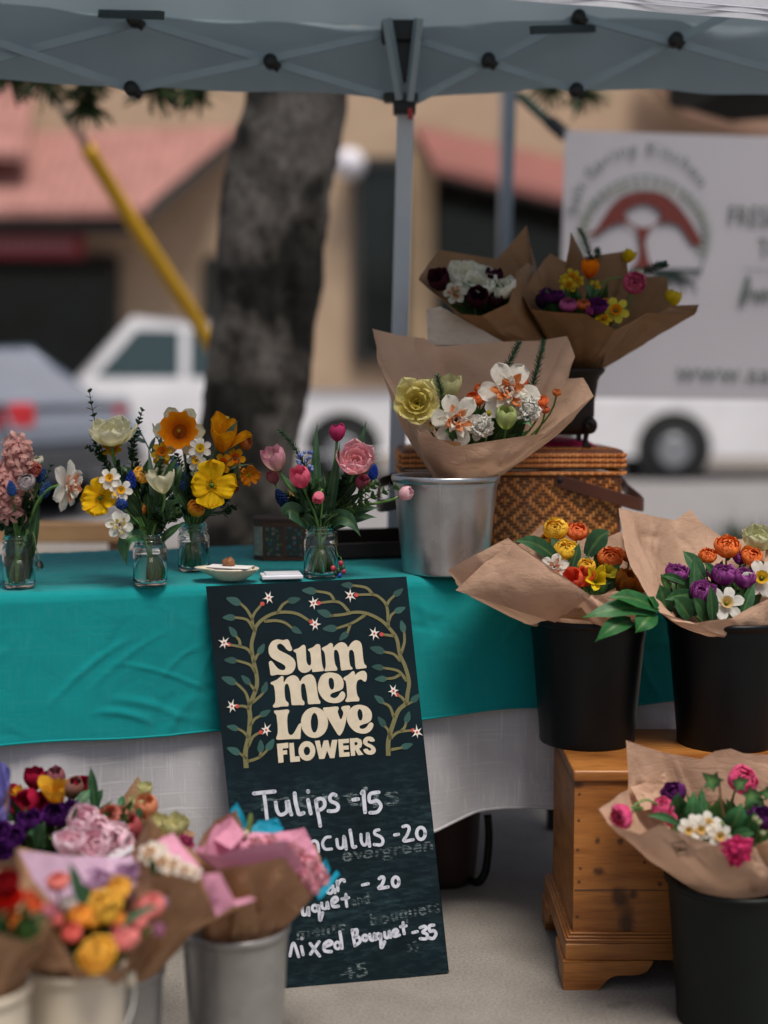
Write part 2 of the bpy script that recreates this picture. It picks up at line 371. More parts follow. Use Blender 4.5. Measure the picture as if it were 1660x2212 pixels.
# ---------------------------------------------------------------- vehicles
M_tyre = m_plain('tyre_rubber', C('17181a'), .8); M_rim = m_plain('alloy', C('9a9da2'), .35, .5)
def paint(name, col):
    t = NT(name); n = t.noise(2, 4); c = t.mix(1.0, col, t.ramp(n, [(.3, (.9, .9, .9, 1)), (.7, (1.03, 1.03, 1.03, 1))]), 'MULTIPLY')
    t.base(c, .28); t.b.inputs['Coat Weight'].default_value = .5; return t.m
M_tl = m_plain('tail_lamp_red', C('d02a33'), .25); M_chr = m_plain('bumper_grey', C('55585c'), .35, .5); M_cg = m_plain('car_glass', C('3a4a4c'), .08, 0, .1, 1, 0)
def vehicle(name, loc, yaw, label, cat, prof, width, wheels, wr, wins, mat, lights, group=None):
    """prof: side outline (x forward, z up); wins: side window outlines; front is +x"""
    M = Matrix.Rotation(yaw, 4, 'Z'); L = V(loc); o = thing(name, loc, label, cat, group)
    T = lambda x, y, z: L + M @ V((x, y, z))
    mb = MB(); p = [V((x, -width / 2, z)) for x, z in prof]
    prism(mb, p, (0, width, 0)); mb.v = [T(q.x, q.y * (1 if q.z < 1.0 else 1 - (q.z - 1.0) * .16), q.z) for q in mb.v]
    b = build('body', mb, mat, o, smooth=False); bevel(b, .05, 3)
    for wpoly in wins:
        for s in (-1, 1):
            mb = MB(); k = lambda z: s * (width / 2 * (1 - max(0, z - 1.0) * .16) + .004)
            q = [T(x, k(z), z) for x, z in wpoly]; q2 = [T(x, k(z) - s * .03, z) for x, z in wpoly]
            prism(mb, q, q2[0] - q[0])
            build('side_window', mb, M_cg, o, smooth=False)
    for x in wheels:
        for s in (-1, 1):
            mb = MB(); a = T(x, s * (width / 2 - .22), wr); e = T(x, s * (width / 2 + .015), wr); d = e - a
            tube(mb, [a, a + d * .1, a + d * .9, e], [wr * .93, wr, wr, wr * .93], 28)
            t_ = build('wheel', mb, M_tyre, o); mb = MB(); tube(mb, [a + d * .5 + V((0, 0, .03)), T(x, s * (width / 2 + .006), wr + .03)], wr * 1.26, 28); build('wheel_arch', mb, M_dk, o, smooth=False)
            mb = MB(); tube(mb, [e - d * .05, e + d * .04], [wr * .6, wr * .5], 20); build('rim', mb, M_rim, t_, smooth=False)
    for (x, y, z, sx, sy, sz) in lights:
        mb = MB(); box(mb, (0, 0, 0), (sx, sy, sz)); mb.v = [T(q.x + x, q.y + y, q.z + z) for q in mb.v]
        bevel(build('tail_light', mb, M_tl, o, smooth=False), .03, 3)
    xs = [q[0] for q in prof]
    for x in (min(xs) - .05, max(xs) + .05):
        mb = MB(); box(mb, (0, 0, 0), (.16, width * .96, .2)); mb.v = [T(q.x + x, q.y, q.z + .55) for q in mb.v]
        bevel(build('bumper', mb, M_chr, o, smooth=False), .04, 2)
    return o
PICK = [(-2.75, .45), (-2.75, 1.12), (-.55, 1.14), (-.5, 1.2), (-.42, 1.93), (.75, 1.96), (1.45, 1.25), (2.6, 1.1), (2.75, .95), (2.75, .42), (2.2, .36), (-2.2, .36)]
PW = [[(-.30, 1.28), (-.30, 1.82), (.08, 1.84), (.08, 1.28)], [(.2, 1.28), (.2, 1.84), (.72, 1.85), (1.22, 1.28)]]
YT = 18.0; gx = at(430, 1000, YT).x
M_wh = paint('white_car_paint', C('e4e2e4'))
vehicle('pickup_truck', (gx + .1, YT, 0), pi, 'white pickup truck parked side-on behind the tree trunk', 'truck', PICK, 1.9, (-1.75, 1.75), .37, PW, M_wh,
        [(-2.72, -.9, .95, .12, .14, .3), (-2.72, .9, .95, .12, .14, .3)], 'cars parked behind the stall')
VAN = [(-2.6, .4), (-2.65, 1.0), (-2.5, 1.9), (1.3, 1.95), (1.9, 1.2), (2.7, 1.02), (2.8, .5), (2.4, .34), (-2.3, .34)]
gx2 = at(1440, 1000, YT + .6).x
vehicle('van', (gx2 + 1.35, YT + .6, 0), 0, 'white van with a dark wheel showing under the hanging banner', 'van', VAN, 1.9, (-1.45, 1.6), .37,
        [[(-2.2, 1.15), (-2.15, 1.75), (-.4, 1.78), (-.4, 1.15)], [(-.2, 1.15), (-.2, 1.78), (1.15, 1.8), (1.65, 1.15)]], M_wh,
        [(-2.58, -.9, 1.0, .12, .14, .4), (-2.58, .9, 1.0, .12, .14, .4)], 'cars parked behind the stall')
CARP = [(-2.1, .4), (-2.2, .75), (-2.1, 1.02), (-1.75, 1.08), (-1.1, 1.5), (.35, 1.53), (1.15, 1.05), (2.05, .88), (2.2, .6), (2.1, .34), (-1.9, .34)]
cx = at(-40, 900, 12.6)
vehicle('hatchback_car', (cx.x - 1.12, 13.2, 0), R(180 - 22), 'blue-grey hatchback with a red tail light at the left edge', 'car', CARP, 1.8, (-1.35, 1.35), .33,
        [[(-1.5, 1.1), (-1.05, 1.42), (-.4, 1.44), (-.4, 1.1)], [(-.3, 1.1), (-.3, 1.44), (.3, 1.45), (.9, 1.1)]], paint('grey_blue_paint', C('7f8998')),
        [(-2.06, .74, .92, .22, .32, .22), (-2.06, -.74, .92, .16, .2, .16)], 'cars parked behind the stall')

# ---------------------------------------------------------------- tree
def m_bark():
    t = NT('bark'); n1 = t.noise(5, 6, t.co('Object', (1.6, 1.6, .55))); n2 = t.noise(34, 6, t.co('Object', (1, 1, .7)), .7); n3 = t.noise(3.6, 4, t.co('Object', (1, 1, .8)))
    c = t.ramp(n1, [(.36, C('171714')), (.64, C('3b3935'))]); c = t.mix(t.ramp(n3, [(.47, (0, 0, 0, 1)), (.60, (.8, .8, .8, 1))]), c, C('847e78'))
    c = t.mix(.75, c, t.ramp(n2, [(.38, (.35, .35, .35, 1)), (.62, (1.1, 1.1, 1.1, 1))]), 'MULTIPLY')
    t.base(c, .9, 0, .15); t.normal(t.bump(n2, .8, .02)); return t.m
YR = 5.2
tr = thing('tree', at(520, 1480, YR) * 1, 'thick leaning tree with rough dark grey bark behind the table', 'tree'); 
axis = [(548, 1560, 85), (538, 1300, 92), (532, 1150, 96), (536, 980, 106), (553, 820, 110), (575, 640, 110), (597, 460, 115), (622, 320, 110), (640, 200, 109), (650, 0, 96), (655, -300, 84), (652, -700, 60)]
pts = catmull([at(x, y, YR) for x, y, r in axis], 10); rr = [r * PX(YR) for x, y, r in axis]
rad = [lerp(rr[min(i // 10, len(rr) - 1)], rr[min(i // 10 + 1, len(rr) - 1)], (i % 10) / 10) for i in range(len(pts))]
mb = MB(); tube(mb, pts, rad, 40)
for i, p in enumerate(mb.v):
    c = pts[min(i // 40, len(pts) - 1)]; d = (p - c)
    k = 1 + .10 * nz(p.x * 5, p.y * 5, p.z * 3) + .07 * nz(p.x * 14, p.y * 14, p.z * 8) + .04 * nz(p.x * 34, p.y * 34, p.z * 22)
    mb.v[i] = c + d * k
M_bark = m_bark(); trunk = build('trunk', mb, M_bark, tr)
top = pts[-1]; tips = []
for k in range(9):
    a = 2 * pi * k / 9 + rnd(-.2, .2); st = pts[-1 - (k * 5) % 34]
    if st.z < 2.9: st = pts[-6]
    e = st + V((cos(a) * rnd(1.2, 2.0), sin(a) * rnd(1, 1.7), rnd(.2, 1.3)))
    mb = MB(); bp_ = bez(st, lerp(st, e, .3) + V((0, 0, .35)), lerp(st, e, .7) + V((0, 0, .2)), e, 9); tube(mb, bp_, [lerp(.075, .012, i / 9) for i in range(10)], 8)
    build('limb', mb, M_bark, tr); tips += bp_[3:]
# needle clumps; a few hang below the canopy edge
mb = MB(); hang = [(100, 182, 4.9, .085), (186, 236, 5, .04), (332, 204, 5, .065), (424, 204, 5, .05), (14, 176, 5, .05), (1262, 208, 5.4, .045), (1190, 198, 5.4, .03)]
def clump(c, r, n):
    for _ in range(n):
        d = V((rnd(-1, 1), rnd(-1, 1), rnd(-1, 1))).normalized(); p = c + d * r * rnd(0, .75) * V((1, 1, .7)).length / 1.5
        q = p + (d + V((rnd(-.5, .5), rnd(-.5, .5), -.25))).normalized() * rnd(.05, .11); s = d.cross(V((rnd(-1, 1), .4, rnd(-1, 1)))).normalized() * rnd(.006, .013)
        col = mixc(C('2a3a22'), C('4c5f38'), rnd(0, 1)); mb.add([p - s, p + s, q + s * .4, q - s * .4], [(0, 1, 2, 3)], col)
for t_ in tips:
    for _ in range(3): clump(t_ + V((rnd(-.5, .5), rnd(-.5, .5), rnd(-.2, .4))), .3, 46)
for x, y, Y, r in hang: clump(at(x, y - 14, Y), r, 70)
for x, y, Y, r in hang[:3]:
    clump(at(x, y - 60, Y), r * 1.2, 60)
build('crown', mb, MAT['leaf'], tr, smooth=False)
mb = MB()
for x, y, Y, r in hang: tube(mb, bez(at(x, y - 10, Y), at(x + 10, y - 90, Y), at(x * .7 + 180, y - 220, Y), at(lerp(x, 650, .7), -330, YR), 8), [.006, .007, .009, .011, .013, .016, .02, .024, .03], 5)
build('twig', mb, M_bark, tr)

# ---------------------------------------------------------------- guy wire with yellow guard
gw = thing('guy_wire', at(440, 715, 8.2), 'slanting pole wire in a yellow plastic guard left of the tree', 'guy wire')
mb = MB(); tube(mb, catmull([at(188, 318, 7.6), at(262, 440, 7.8), (at(352, 580, 8)), at(436, 712, 8.2), at(560, 930, 8.5), at(700, 1210, 8.8)], 6), .042, 14)
build('guard', mb, m_plain('yellow_guard', C('c9990f'), .5, 0, .2, 5), gw)
mb = MB(); tube(mb, [at(192, 322, 7.6), at(80, 150, 7.4), at(-180, -260, 7.0)], .02, 8); build('wire', mb, m_plain('steel_wire', C('8b8580'), .5, .3), gw)

# ---------------------------------------------------------------- bench rail and weeds
bn = thing('wooden_bench', (at(160, 1150, 4.3).x, 4.3, 0), 'pale wooden bench back seen behind the left jar', 'bench')
bz = at(160, 1150, 4.3).z; x0, x1 = at(-260, 1150, 4.3).x, at(268, 1150, 4.3).x
mb = MB(); box(mb, ((x0 + x1) / 2, 4.3, bz), (x1 - x0, .03, .062)); bevel(build('back_rail', mb, MAT['wood_pale'], bn, smooth=False), .004)
mb = MB(); box(mb, ((x0 + x1) / 2, 4.5, .44), (x1 - x0, .36, .035)); bevel(build('seat', mb, MAT['wood_pale'], bn, smooth=False), .004)
for x in (x0 + .04, x1 - .03):
    for y, z in ((4.325, bz + .02), (4.64, .425)):
        mb = MB(); box(mb, (x, y, z / 2), (.04, .03, z)); build('leg', mb, MAT['wood_pale'], bn, smooth=False)
for i, (x, y, Y, n, h) in enumerate([(1560, 1150, 8.8, 60, .34), (1640, 1148, 8.6, 80, .42), (1480, 1150, 9.3, 34, .22)]):
    b = at(x, y, Y); b.z = 0; mb = MB()
    for _ in range(n):
        a = rnd(0, 2 * pi); r0 = rnd(0, .22); p = b + V((cos(a) * r0, sin(a) * r0, 0)); q = p + V((cos(a) * rnd(.02, .16), sin(a) * rnd(.02, .16), h * rnd(.5, 1)))
        s = V((sin(a), -cos(a), 0)) * rnd(.006, .016); m = lerp(p, q, .55) + V((0, 0, .03))
        col = mixc(C('55693c'), C('93a06e'), rnd(0, 1)); mb.add([p - s, p + s, m + s, m - s, q], [(0, 1, 2, 3), (3, 2, 4)], col)
        if random.random() < .25: ball(mb, q, .014, C('d9dacb'), 5, 3)
    tag(build('weed_plant', mb, MAT['leaf'], loc=b, smooth=False), ['pale green weed clump on the ground below the banner', 'tallest green weed clump at the right edge below the banner', 'low sparse weed clump nearest the basket handle'][i], 'plant', 'weeds behind the stall')

# ---------------------------------------------------------------- the stall's pop-up tent
M_tent = None
def m_tent(name, col, tr):
    t = NT(name); n1 = t.noise(3, 5); c = t.mix(1.0, col, t.ramp(n1, [(.3, (.86, .88, .9, 1)), (.7, (1, 1, 1, 1))]), 'MULTIPLY')
    t.base(c, .7, 0, .25); t.normal(t.bump(t.noise(6, 4), .5, .02)); t.trans(c, tr); return t.m
M_tent = m_tent('tent_fabric', C('a3b3ba'), .44); M_bar = m_plain('tent_bar', C('93a3ad'), .45, .2, .1); M_jt = m_plain('tent_joint', C('14181b'), .45)
EZ = lambda px: at(870, 200, 3.6).z
def backY(px): return 3.6 - .24 * (870 - px) / 870 if px < 870 else 3.6 - .02 * (px - 870) / 800
M_gj = m_plain('grey_fitting', C('2c3a3e'), .5)
tent = thing('canopy_tent', V((at(862, 1000, 3.6).x, 3.6, 0)), 'pop-up canopy tent with grey fabric and folding truss bars over the stall', 'tent')
bk = [(-700, 160), (-350, 163), (0, 172), (285, 190), (580, 197), (870, 213), (1060, 200), (1250, 192), (1450, 196), (1660, 206), (2000, 212), (2300, 212)]
def bkp(s):
    i = min(int(s * (len(bk) - 1)), len(bk) - 2); f = s * (len(bk) - 1) - i
    x = lerp(bk[i][0], bk[i + 1][0], f); y = lerp(bk[i][1], bk[i + 1][1], f); return x, y
fr0 = at(1050, -6, 2.70); fr1 = at(1660, 46, 2.87); fd = (fr1 - fr0)
def frp(s): 
    p = fr0 + fd * lerp(-4.2, 2.6, s); p.z = lerp(fr0.z, fr1.z, .5) + .0; return p
def roof(u, v):
    x, y = bkp(u); a = at(x, y, backY(x) + .05); b = frp(u); b.z += .16; a = V(a); a.z += .17
    p = lerp(a, b, v); p.z += .34 * sin(pi * v) + .012 * nz(p.x * 3, p.y * 3) - .03 * abs(sin(u * 11 * pi)) * sin(pi * v); return p
mb = MB(); grid(mb, roof, 66, 22); build('roof_fabric', mb, M_tent, tent)
def val(u, v):
    x, y = bkp(u); a = at(x, y, backY(x) + .05); p = V(a); p.z += .172 * v; p.y += .012 * sin(u * 60) * (1 - v) + .02 * nz(p.x * 4, 0, v * 2); return p
mb = MB(); grid(mb, val, 120, 6); build('back_valance', mb, M_tent, tent)
def fval(u, v):
    p = frp(u); p.z += .19 * v; p.y += .004 * sin(u * 90) * (1 - v); return p
mb = MB(); grid(mb, fval, 120, 4)
fv = build('front_valance', mb, m_tent('white_tent_fabric', C('e8e8ee'), .3), tent)
mb = MB()
for k in (.012, .022): tube(mb, [frp(i / 40) + V((0, -.003, k)) for i in range(41)], .0013, 5)
build('hem_stitching', mb, m_plain('hem_grey', C('b9b9c6'), .7), fv)
def truss(segs, off=0):
    for i, (x0, y0, x1, y1) in enumerate(segs):
        mb = MB(); d = .012 * (i % 2); bar(mb, at(x0, y0, backY(x0) - d), at(x1, y1, backY(x1) - d), .010, .019); build('truss_bar', mb, M_bar, tent, smooth=False)
truss([(872, 222, 290, 42), (850, 70, 285, 192), (285, 52, -300, 200), (285, 192, -300, -10),
       (880, 226, 1250, 36), (885, 82, 1245, 195), (1245, 195, 1760, -62), (1250, 36, 1760, 176)])
for x, y in ((1055, 130), (1250, 37), (1245, 195), (1460, 86), (585, 133), (290, 42), (285, 192)):
    mb = MB(); p = at(x, y, backY(x) - .03); tube(mb, [p + V((0, -.012, 0)), p + V((0, .02, 0))], .017, 14)
    bar(mb, p + V((0, .01, .0)), p + V((.02, .01, -.014)), .02); build('truss_joint', mb, M_jt, tent)
for x, y, dx in ((238, 36, 1), (1262, 68, -1)):
    mb = MB(); a = at(x - 20 * dx, y - 6, backY(x) + .02); b = at(x + 112 * dx, y - 3, backY(x) - .2); bar(mb, a, b, .014, .018); build('roof_strut', mb, M_gj, tent, smooth=False)
def leg(px, Y, lean, name='leg'):
    tp = at(px, 180, Y); bt = V((tp.x - lean, tp.y, 0)); mb = MB(); bar(mb, bt, tp, .042, .042, up=V((0, 1, 0)))
    l = bevel(build(name, mb, MAT['metal_w'], tent, smooth=False), .004)
    mb = MB(); box(mb, bt + V((0, 0, .006)), (.09, .09, .012)); build('foot_plate', mb, M_jt, l, smooth=False); return l
l0 = leg(878, 3.62, .045)
mb = MB(); p = at(874, 232, 3.6); box(mb, p, (.056, .056, .035)); box(mb, at(872, 120, 3.6), (.05, .05, .13)); box(mb, at(868, 70, 3.59), (.10, .06, .05)); box(mb, at(866, 212, 3.59), (.085, .05, .02))
bevel(build('corner_bracket', mb, M_jt, tent, smooth=False), .006)
mb = MB(); box(mb, at(887, 246, 3.57), (.012, .01, .026)); build('red_button', mb, m_plain('red_plastic', C('b5362c'), .4), tent, smooth=False)
for x0, y0, x1, y1 in ((836, 40, 866, 215), (905, 40, 884, 218)):
    mb = MB(); bar(mb, at(x0, y0, 3.52), at(x1, y1, 3.57), .016, .022); build('truss_bar', mb, M_bar, tent, smooth=False)
for s in (.02, .98):
    q = frp(s); mb = MB(); bar(mb, (q.x, q.y, 0), (q.x, q.y, q.z + .15), .042, up=V((0, 1, 0))); build('leg', mb, MAT['metal_w'], tent, smooth=False)
x = 2250; q = at(x, 212, backY(x)); mb = MB(); bar(mb, (q.x, q.y, 0), (q.x, q.y, q.z + .15), .042, up=V((0, 1, 0))); build('leg', mb, MAT['metal_w'], tent, smooth=False)
x = -650; q = at(x, 160, backY(x)); mb = MB(); bar(mb, (q.x, q.y, 0), (q.x, q.y, q.z + .15), .042, up=V((0, 1, 0))); build('leg', mb, MAT['metal_w'], tent, smooth=False)
# neighbouring tent frame behind
Y2 = 5.7; tp = at(1096, 170, Y2); t2 = thing('canopy_tent', (tp.x, Y2, 0), 'neighbouring market tent on a grey post that holds the banner', 'tent')
mb = MB(); bar(mb, V((tp.x - .045, Y2, 0)), tp + V((.04, 0, .95)), .042, up=V((0, 1, 0))); build('leg', mb, m_plain('grey_steel', C('6f7c88'), .4, .4), t2, smooth=False)
mb = MB(); bar(mb, V((tp.x + 3.0, Y2, 0)), V((tp.x + 3.0, Y2, tp.z + .95)), .042, up=V((0, 1, 0))); build('leg', mb, MAT['metal_w'], t2, smooth=False)
mb = MB(); bar(mb, at(1122, 205, Y2 - .02), at(1210, 285, Y2 - .3), .022, .03); build('brace', mb, m_plain('green_brace', C('33584a'), .5), t2, smooth=False)
mb = MB(); bar(mb, at(1188, 262, Y2 - .24), at(1222, 292, Y2 - .33), .034, .04); build('clamp', mb, M_jt, t2, smooth=False)
mb = MB(); z2 = tp.z + .95; rc = V((tp.x + 1.5, Y2 + 1.5, z2 + 1.0)); cs = [V((tp.x - .1, Y2 - .1, z2)), V((tp.x + 3.1, Y2 - .1, z2)), V((tp.x + 3.4, Y2 + 3.1, z2)), V((tp.x + .2, Y2 + 3.1, z2))]
mb.add(cs + [rc] + [c - V((0, 0, .2)) for c in cs], [(0, 1, 4), (1, 2, 4), (2, 3, 4), (3, 0, 4), (0, 1, 6, 5), (1, 2, 7, 6), (2, 3, 8, 7), (3, 0, 5, 8)]); build('roof_fabric', mb, M_tent, t2, smooth=False)
for dx in (tp.x * 3 / Y2 - .02, 3.3):
    mb = MB(); bar(mb, V((tp.x + dx, Y2 + 3, 0)), V((tp.x + dx, Y2 + 3, z2)), .042, up=V((0, 1, 0))); build('leg', mb, MAT['metal_w'], t2, smooth=False)
ub = thing('patio_umbrella', (at(1640, 215, 6.6).x, 6.6, 0), 'folded-out dark umbrella edge showing under the tent at upper right', 'umbrella')
mb = MB(); cc = at(1790, 120, 6.6); vs = [cc + V((0, 0, .12))]
for k in range(16): a = 2 * pi * k / 16; vs.append(V((cc.x + cos(a) * .72, cc.y + sin(a) * .72, at(1640, 205, 6.6).z - .03 * (k % 2) + .03)))
mb.add(vs, [(0, k + 1, (k + 1) % 16 + 1) for k in range(16)]); build('shade', mb, m_plain('dark_canvas', C('15181a'), .8), ub, smooth=False)
mb = MB(); tube(mb, [V((cc.x, cc.y, 0)), cc + V((0, 0, .11))], .02, 10); tube(mb, [V((cc.x, cc.y, 0)), V((cc.x, cc.y, .06))], .22, 20); build('pole', mb, M_jt, ub)
# ---------------------------------------------------------------- flat art helpers
def textmesh(s, size=1.0, sp=1.0):
    cu = bpy.data.curves.new('lettering', 'FONT'); cu.body = s; cu.size = size; cu.space_character = sp; cu.align_x = 'LEFT'
    o = bpy.data.objects.new('lettering', cu); scn.collection.objects.link(o)
    dg = bpy.context.evaluated_depsgraph_get(); dg.update(); me = bpy.data.meshes.new_from_object(o.evaluated_get(dg))
    vs = [V(v.co) for v in me.vertices]; fs = [tuple(p.vertices) for p in me.polygons]
    bpy.data.objects.remove(o); bpy.data.curves.remove(cu); bpy.data.meshes.remove(me); return vs, fs
def ribbon(P, pts, w, mb, col, n=8, taper=None, sm=True, cap=True):
    """flat stroke: pts in picture units put on a plane by P()"""
    q = catmull([V((x, y, 0)) for x, y in pts], n) if sm and len(pts) > 2 else [V((x, y, 0)) for x, y in pts]
    m = len(q); vs, fs = [], []
    for i, p in enumerate(q):
        d = (q[min(i + 1, m - 1)] - q[max(i - 1, 0)]); d = d.normalized() if d.length > 1e-6 else V((1, 0, 0)); s = V((-d.y, d.x, 0))
        ww = (w if taper is None else lerp(w, taper, i / (m - 1))) / 2
        vs += [P(p.x + s.x * ww, p.y + s.y * ww), P(p.x - s.x * ww, p.y - s.y * ww)]
    for i in range(m - 1): fs.append((2 * i, 2 * i + 1, 2 * i + 3, 2 * i + 2))
    mb.add(vs, fs, col)
    if cap:
        for e, ww in ((q[0], w / 2), (q[-1], (taper or w) / 2)):
            mb.add([P(e.x + cos(a * pi / 5) * ww * .99, e.y + sin(a * pi / 5) * ww * .99) for a in range(10)], [tuple(range(10))], col)
def shape(P, outer, mb, col, holes=(), sm=4):
    ls = [catmull([V((x, y, 0)) for x, y in l], sm, True) if sm else [V((x, y, 0)) for x, y in l] for l in [outer] + list(holes)]
    tr = tessellate_polygon(ls); flat = [p for l in ls for p in l]
    mb.add([P(p.x, p.y) for p in flat], [tuple(t) for t in tr], col)
def ell(cx_, cy_, rx, ry, n=16, rot=0): return [(cx_ + cos(2 * pi * i / n) * rx * cos(rot) - sin(2 * pi * i / n) * ry * sin(rot), cy_ + cos(2 * pi * i / n) * rx * sin(rot) + sin(2 * pi * i / n) * ry * cos(rot)) for i in range(n)]

# ---------------------------------------------------------------- chalkboard
pTL, pTR = at(447, 1268, 2.80), at(877, 1247, 2.885); pBR = atz(970, 2099, 0.0); pBL = atz(542, 2163, 0.0)
pBL = at(541, 2158, atz(541, 2158, 0).y)
bn_ = (pTR - pTL).cross(pBR - pTR).normalized()
if bn_.y > 0: bn_ = -bn_
bp0 = (pTL + pTR + pBR + pBL) / 4
brd = thing('chalkboard_sign', (pBL + pBR) / 2, 'dark chalkboard price sign leaning on the teal tablecloth', 'sign')
cor = [onpl(447, 1268, bp0, bn_), onpl(877, 1247, bp0, bn_), onpl(970, 2099, bp0, bn_), onpl(541, 2158, bp0, bn_)]
def m_board():
    t = NT('chalkboard'); n1 = t.noise(6, 6); n2 = t.noise(2, 5, t.co('Object', (16, 16, 60), (0, R(14), 0)), .7)
    sep = t.n('SeparateXYZ'); t.l(t.n('TexCoord').outputs['Object'], sep.inputs[0])
    lo = t.n('MapRange', i_1=.44, i_2=.34, i_3=0.0, i_4=1.0); t.l(sep.outputs[2], lo.inputs[0])
    c = t.ramp(n1, [(.3, C('061318')), (.7, C('0b2128'))])
    sm = t.math('MULTIPLY', t.math('MULTIPLY', t.ramp(n2, [(.45, (0, 0, 0, 1)), (.8, (.42, .42, .42, 1))]), t.ramp(n1, [(.35, (.15, .15, .15, 1)), (.7, (1, 1, 1, 1))])), lo.outputs[0])
    c = t.mix(sm, c, C('5d7a82')); t.base(c, t.math('ADD', .55, t.math('MULTIPLY', n2, .3)), 0, .14); t.normal(t.bump(n2, .1, .001)); return t.m
mb = MB(); prism(mb, cor, -bn_ * .012); bevel(build('board', mb, m_board(), brd, smooth=False), .0015, 2)
mb = MB()
for i in (3, 2, 1): prism(mb, [cor[i] - bn_ * .0035 + (cor[i] - bp0).normalized() * .0008, cor[(i + 1) % 4] - bn_ * .0035 + (cor[(i + 1) % 4] - bp0).normalized() * .0008, cor[(i + 1) % 4] - bn_ * .0115 + (cor[(i + 1) % 4] - bp0).normalized() * .0008, cor[i] - bn_ * .0115 + (cor[i] - bp0).normalized() * .0008], (bp0 - lerp(cor[i], cor[(i + 1) % 4], .5)).normalized() * .002)
build('wood_edge', mb, m_plain('raw_plywood_edge', C('6e5a3c'), .7), brd, smooth=False)
def PB(off):
    def f(px, py): return onpl(px, py, bp0, bn_) + bn_ * off
    return f
def mapped(P, ox, oy, k): return lambda x, y: P(ox + x * k, oy + y * k)
P9 = lambda off: mapped(PB(off), 431.6, 1228.4, .33)
OLV, LF, WHT, RED = C('6f6a44'), C('24443f'), C('ddd6cc'), C('b8473f')
mb = MB(); lf = MB(); fl = MB()
P = P9(.0012); PL = P9(.0009); PF = P9(.0018)
ribbon(P, [(305, 1305), (300, 1200), (320, 1100), (330, 980), (325, 900), (350, 840), (375, 760), (370, 680), (350, 590), (340, 500), (355, 430), (375, 370), (430, 320), (500, 290), (580, 285), (650, 300), (715, 340)], 32, mb, OLV, taper=18, cap=False)
ribbon(P, [(1235, 1225), (1235, 1130), (1265, 1020), (1300, 930), (1350, 880), (1360, 820), (1370, 740), (1345, 640), (1310, 560), (1290, 460), (1250, 400), (1190, 340), (1100, 295), (1020, 285), (940, 300), (860, 308)], 30, mb, OLV, taper=18, cap=False)
BR = [([(360, 410), (345, 340), (360, 290), (410, 230)], 'b'), ([(345, 330), (310, 270), (270, 230)], (220, 210)), ([(350, 390), (310, 335), (235, 320)], (190, 320)), ([(510, 290), (540, 240), (575, 215)], (620, 205)),
 ([(430, 345), (500, 340), (560, 355), (600, 385)], (635, 405)), ([(340, 560), (300, 520), (190, 497)], 'b'), ([(265, 505), (260, 470), (240, 445)], (215, 410)), ([(355, 610), (375, 570), (385, 560)], (405, 525)),
 ([(365, 680), (330, 630), (245, 602)], (200, 600)), ([(325, 890), (300, 810), (240, 750)], (190, 730)), ([(365, 800), (330, 755)], (300, 725)), ([(340, 880), (390, 840), (415, 815)], (428, 775)),
 ([(320, 915), (290, 900), (245, 900)], 'b'), ([(330, 1030), (360, 985), (395, 965)], (430, 945)), ([(315, 1100), (290, 1070), (255, 1050)], (215, 1040)), ([(320, 1160), (350, 1100), (400, 1070)], 'b'),
 ([(305, 1240), (265, 1210)], (220, 1190)), ([(320, 1260), (390, 1235), (440, 1190)], (465, 1150)), ([(395, 1230), (400, 1205)], (400, 1160)), ([(715, 340), (730, 348)], 'b'),
 ([(1235, 380), (1225, 250), (1180, 190), (1130, 170), (1025, 172)], 'b'), ([(1130, 165), (1090, 125), (1005, 110)], (970, 108)), ([(1225, 240), (1240, 210), (1270, 180)], (1295, 160)), ([(1235, 350), (1250, 310), (1275, 285)], (1305, 272)),
 ([(975, 280), (930, 230), (880, 215), (780, 225)], 'b'), ([(880, 210), (850, 165), (765, 148)], (715, 145)), ([(1080, 305), (1000, 355), (900, 390)], (850, 392)), ([(985, 365), (970, 415)], (945, 440)), ([(870, 308), (860, 308)], (812, 290)),
 ([(1270, 440), (1230, 435), (1190, 430)], 'b'), ([(1320, 550), (1340, 480), (1338, 415)], (1328, 375)), ([(1310, 600), (1270, 560), (1210, 545)], (1160, 530)), ([(1350, 730), (1300, 670), (1205, 650)], (1165, 645)),
 ([(1310, 695), (1270, 715), (1225, 720)], (1185, 722)), ([(1345, 870), (1320, 840), (1290, 825)], 'b'), ([(1350, 890), (1385, 875)], (1400, 860)), ([(1270, 970), (1245, 905), (1205, 880)], (1175, 855)),
 ([(1245, 1110), (1235, 1060), (1215, 1035)], (1190, 1000)), ([(1320, 1060), (1340, 1040), (1350, 1010)], (1362, 970)), ([(1250, 1110), (1300, 1070), (1395, 1058)], 'b'), ([(1250, 1185), (1320, 1172)], (1350, 1162))]
for b, e in BR:
    ribbon(P, b, 20, mb, OLV, taper=15)
    if e == 'b': fl_ = b[-1]; shape(PF, ell(fl_[0], fl_[1], 15, 14, 10), fl, RED, sm=0)
    else:
        s = V((b[-1][0], b[-1][1], 0)); c = V((e[0], e[1], 0)); d = c - s; L = max(d.length, 42) * 2.05; d.normalize(); n = V((-d.y, d.x, 0)); s2 = s - d * 6
        o = [s2, s2 + d * L * .25 + n * L * .2, s2 + d * L * .55 + n * L * .23, s2 + d * L, s2 + d * L * .6 - n * L * .2, s2 + d * L * .25 - n * L * .22]
        shape(PL, [(q.x, q.y) for q in o], lf, mixc(LF, C('2f564f'), rnd(0, 1)), sm=3)
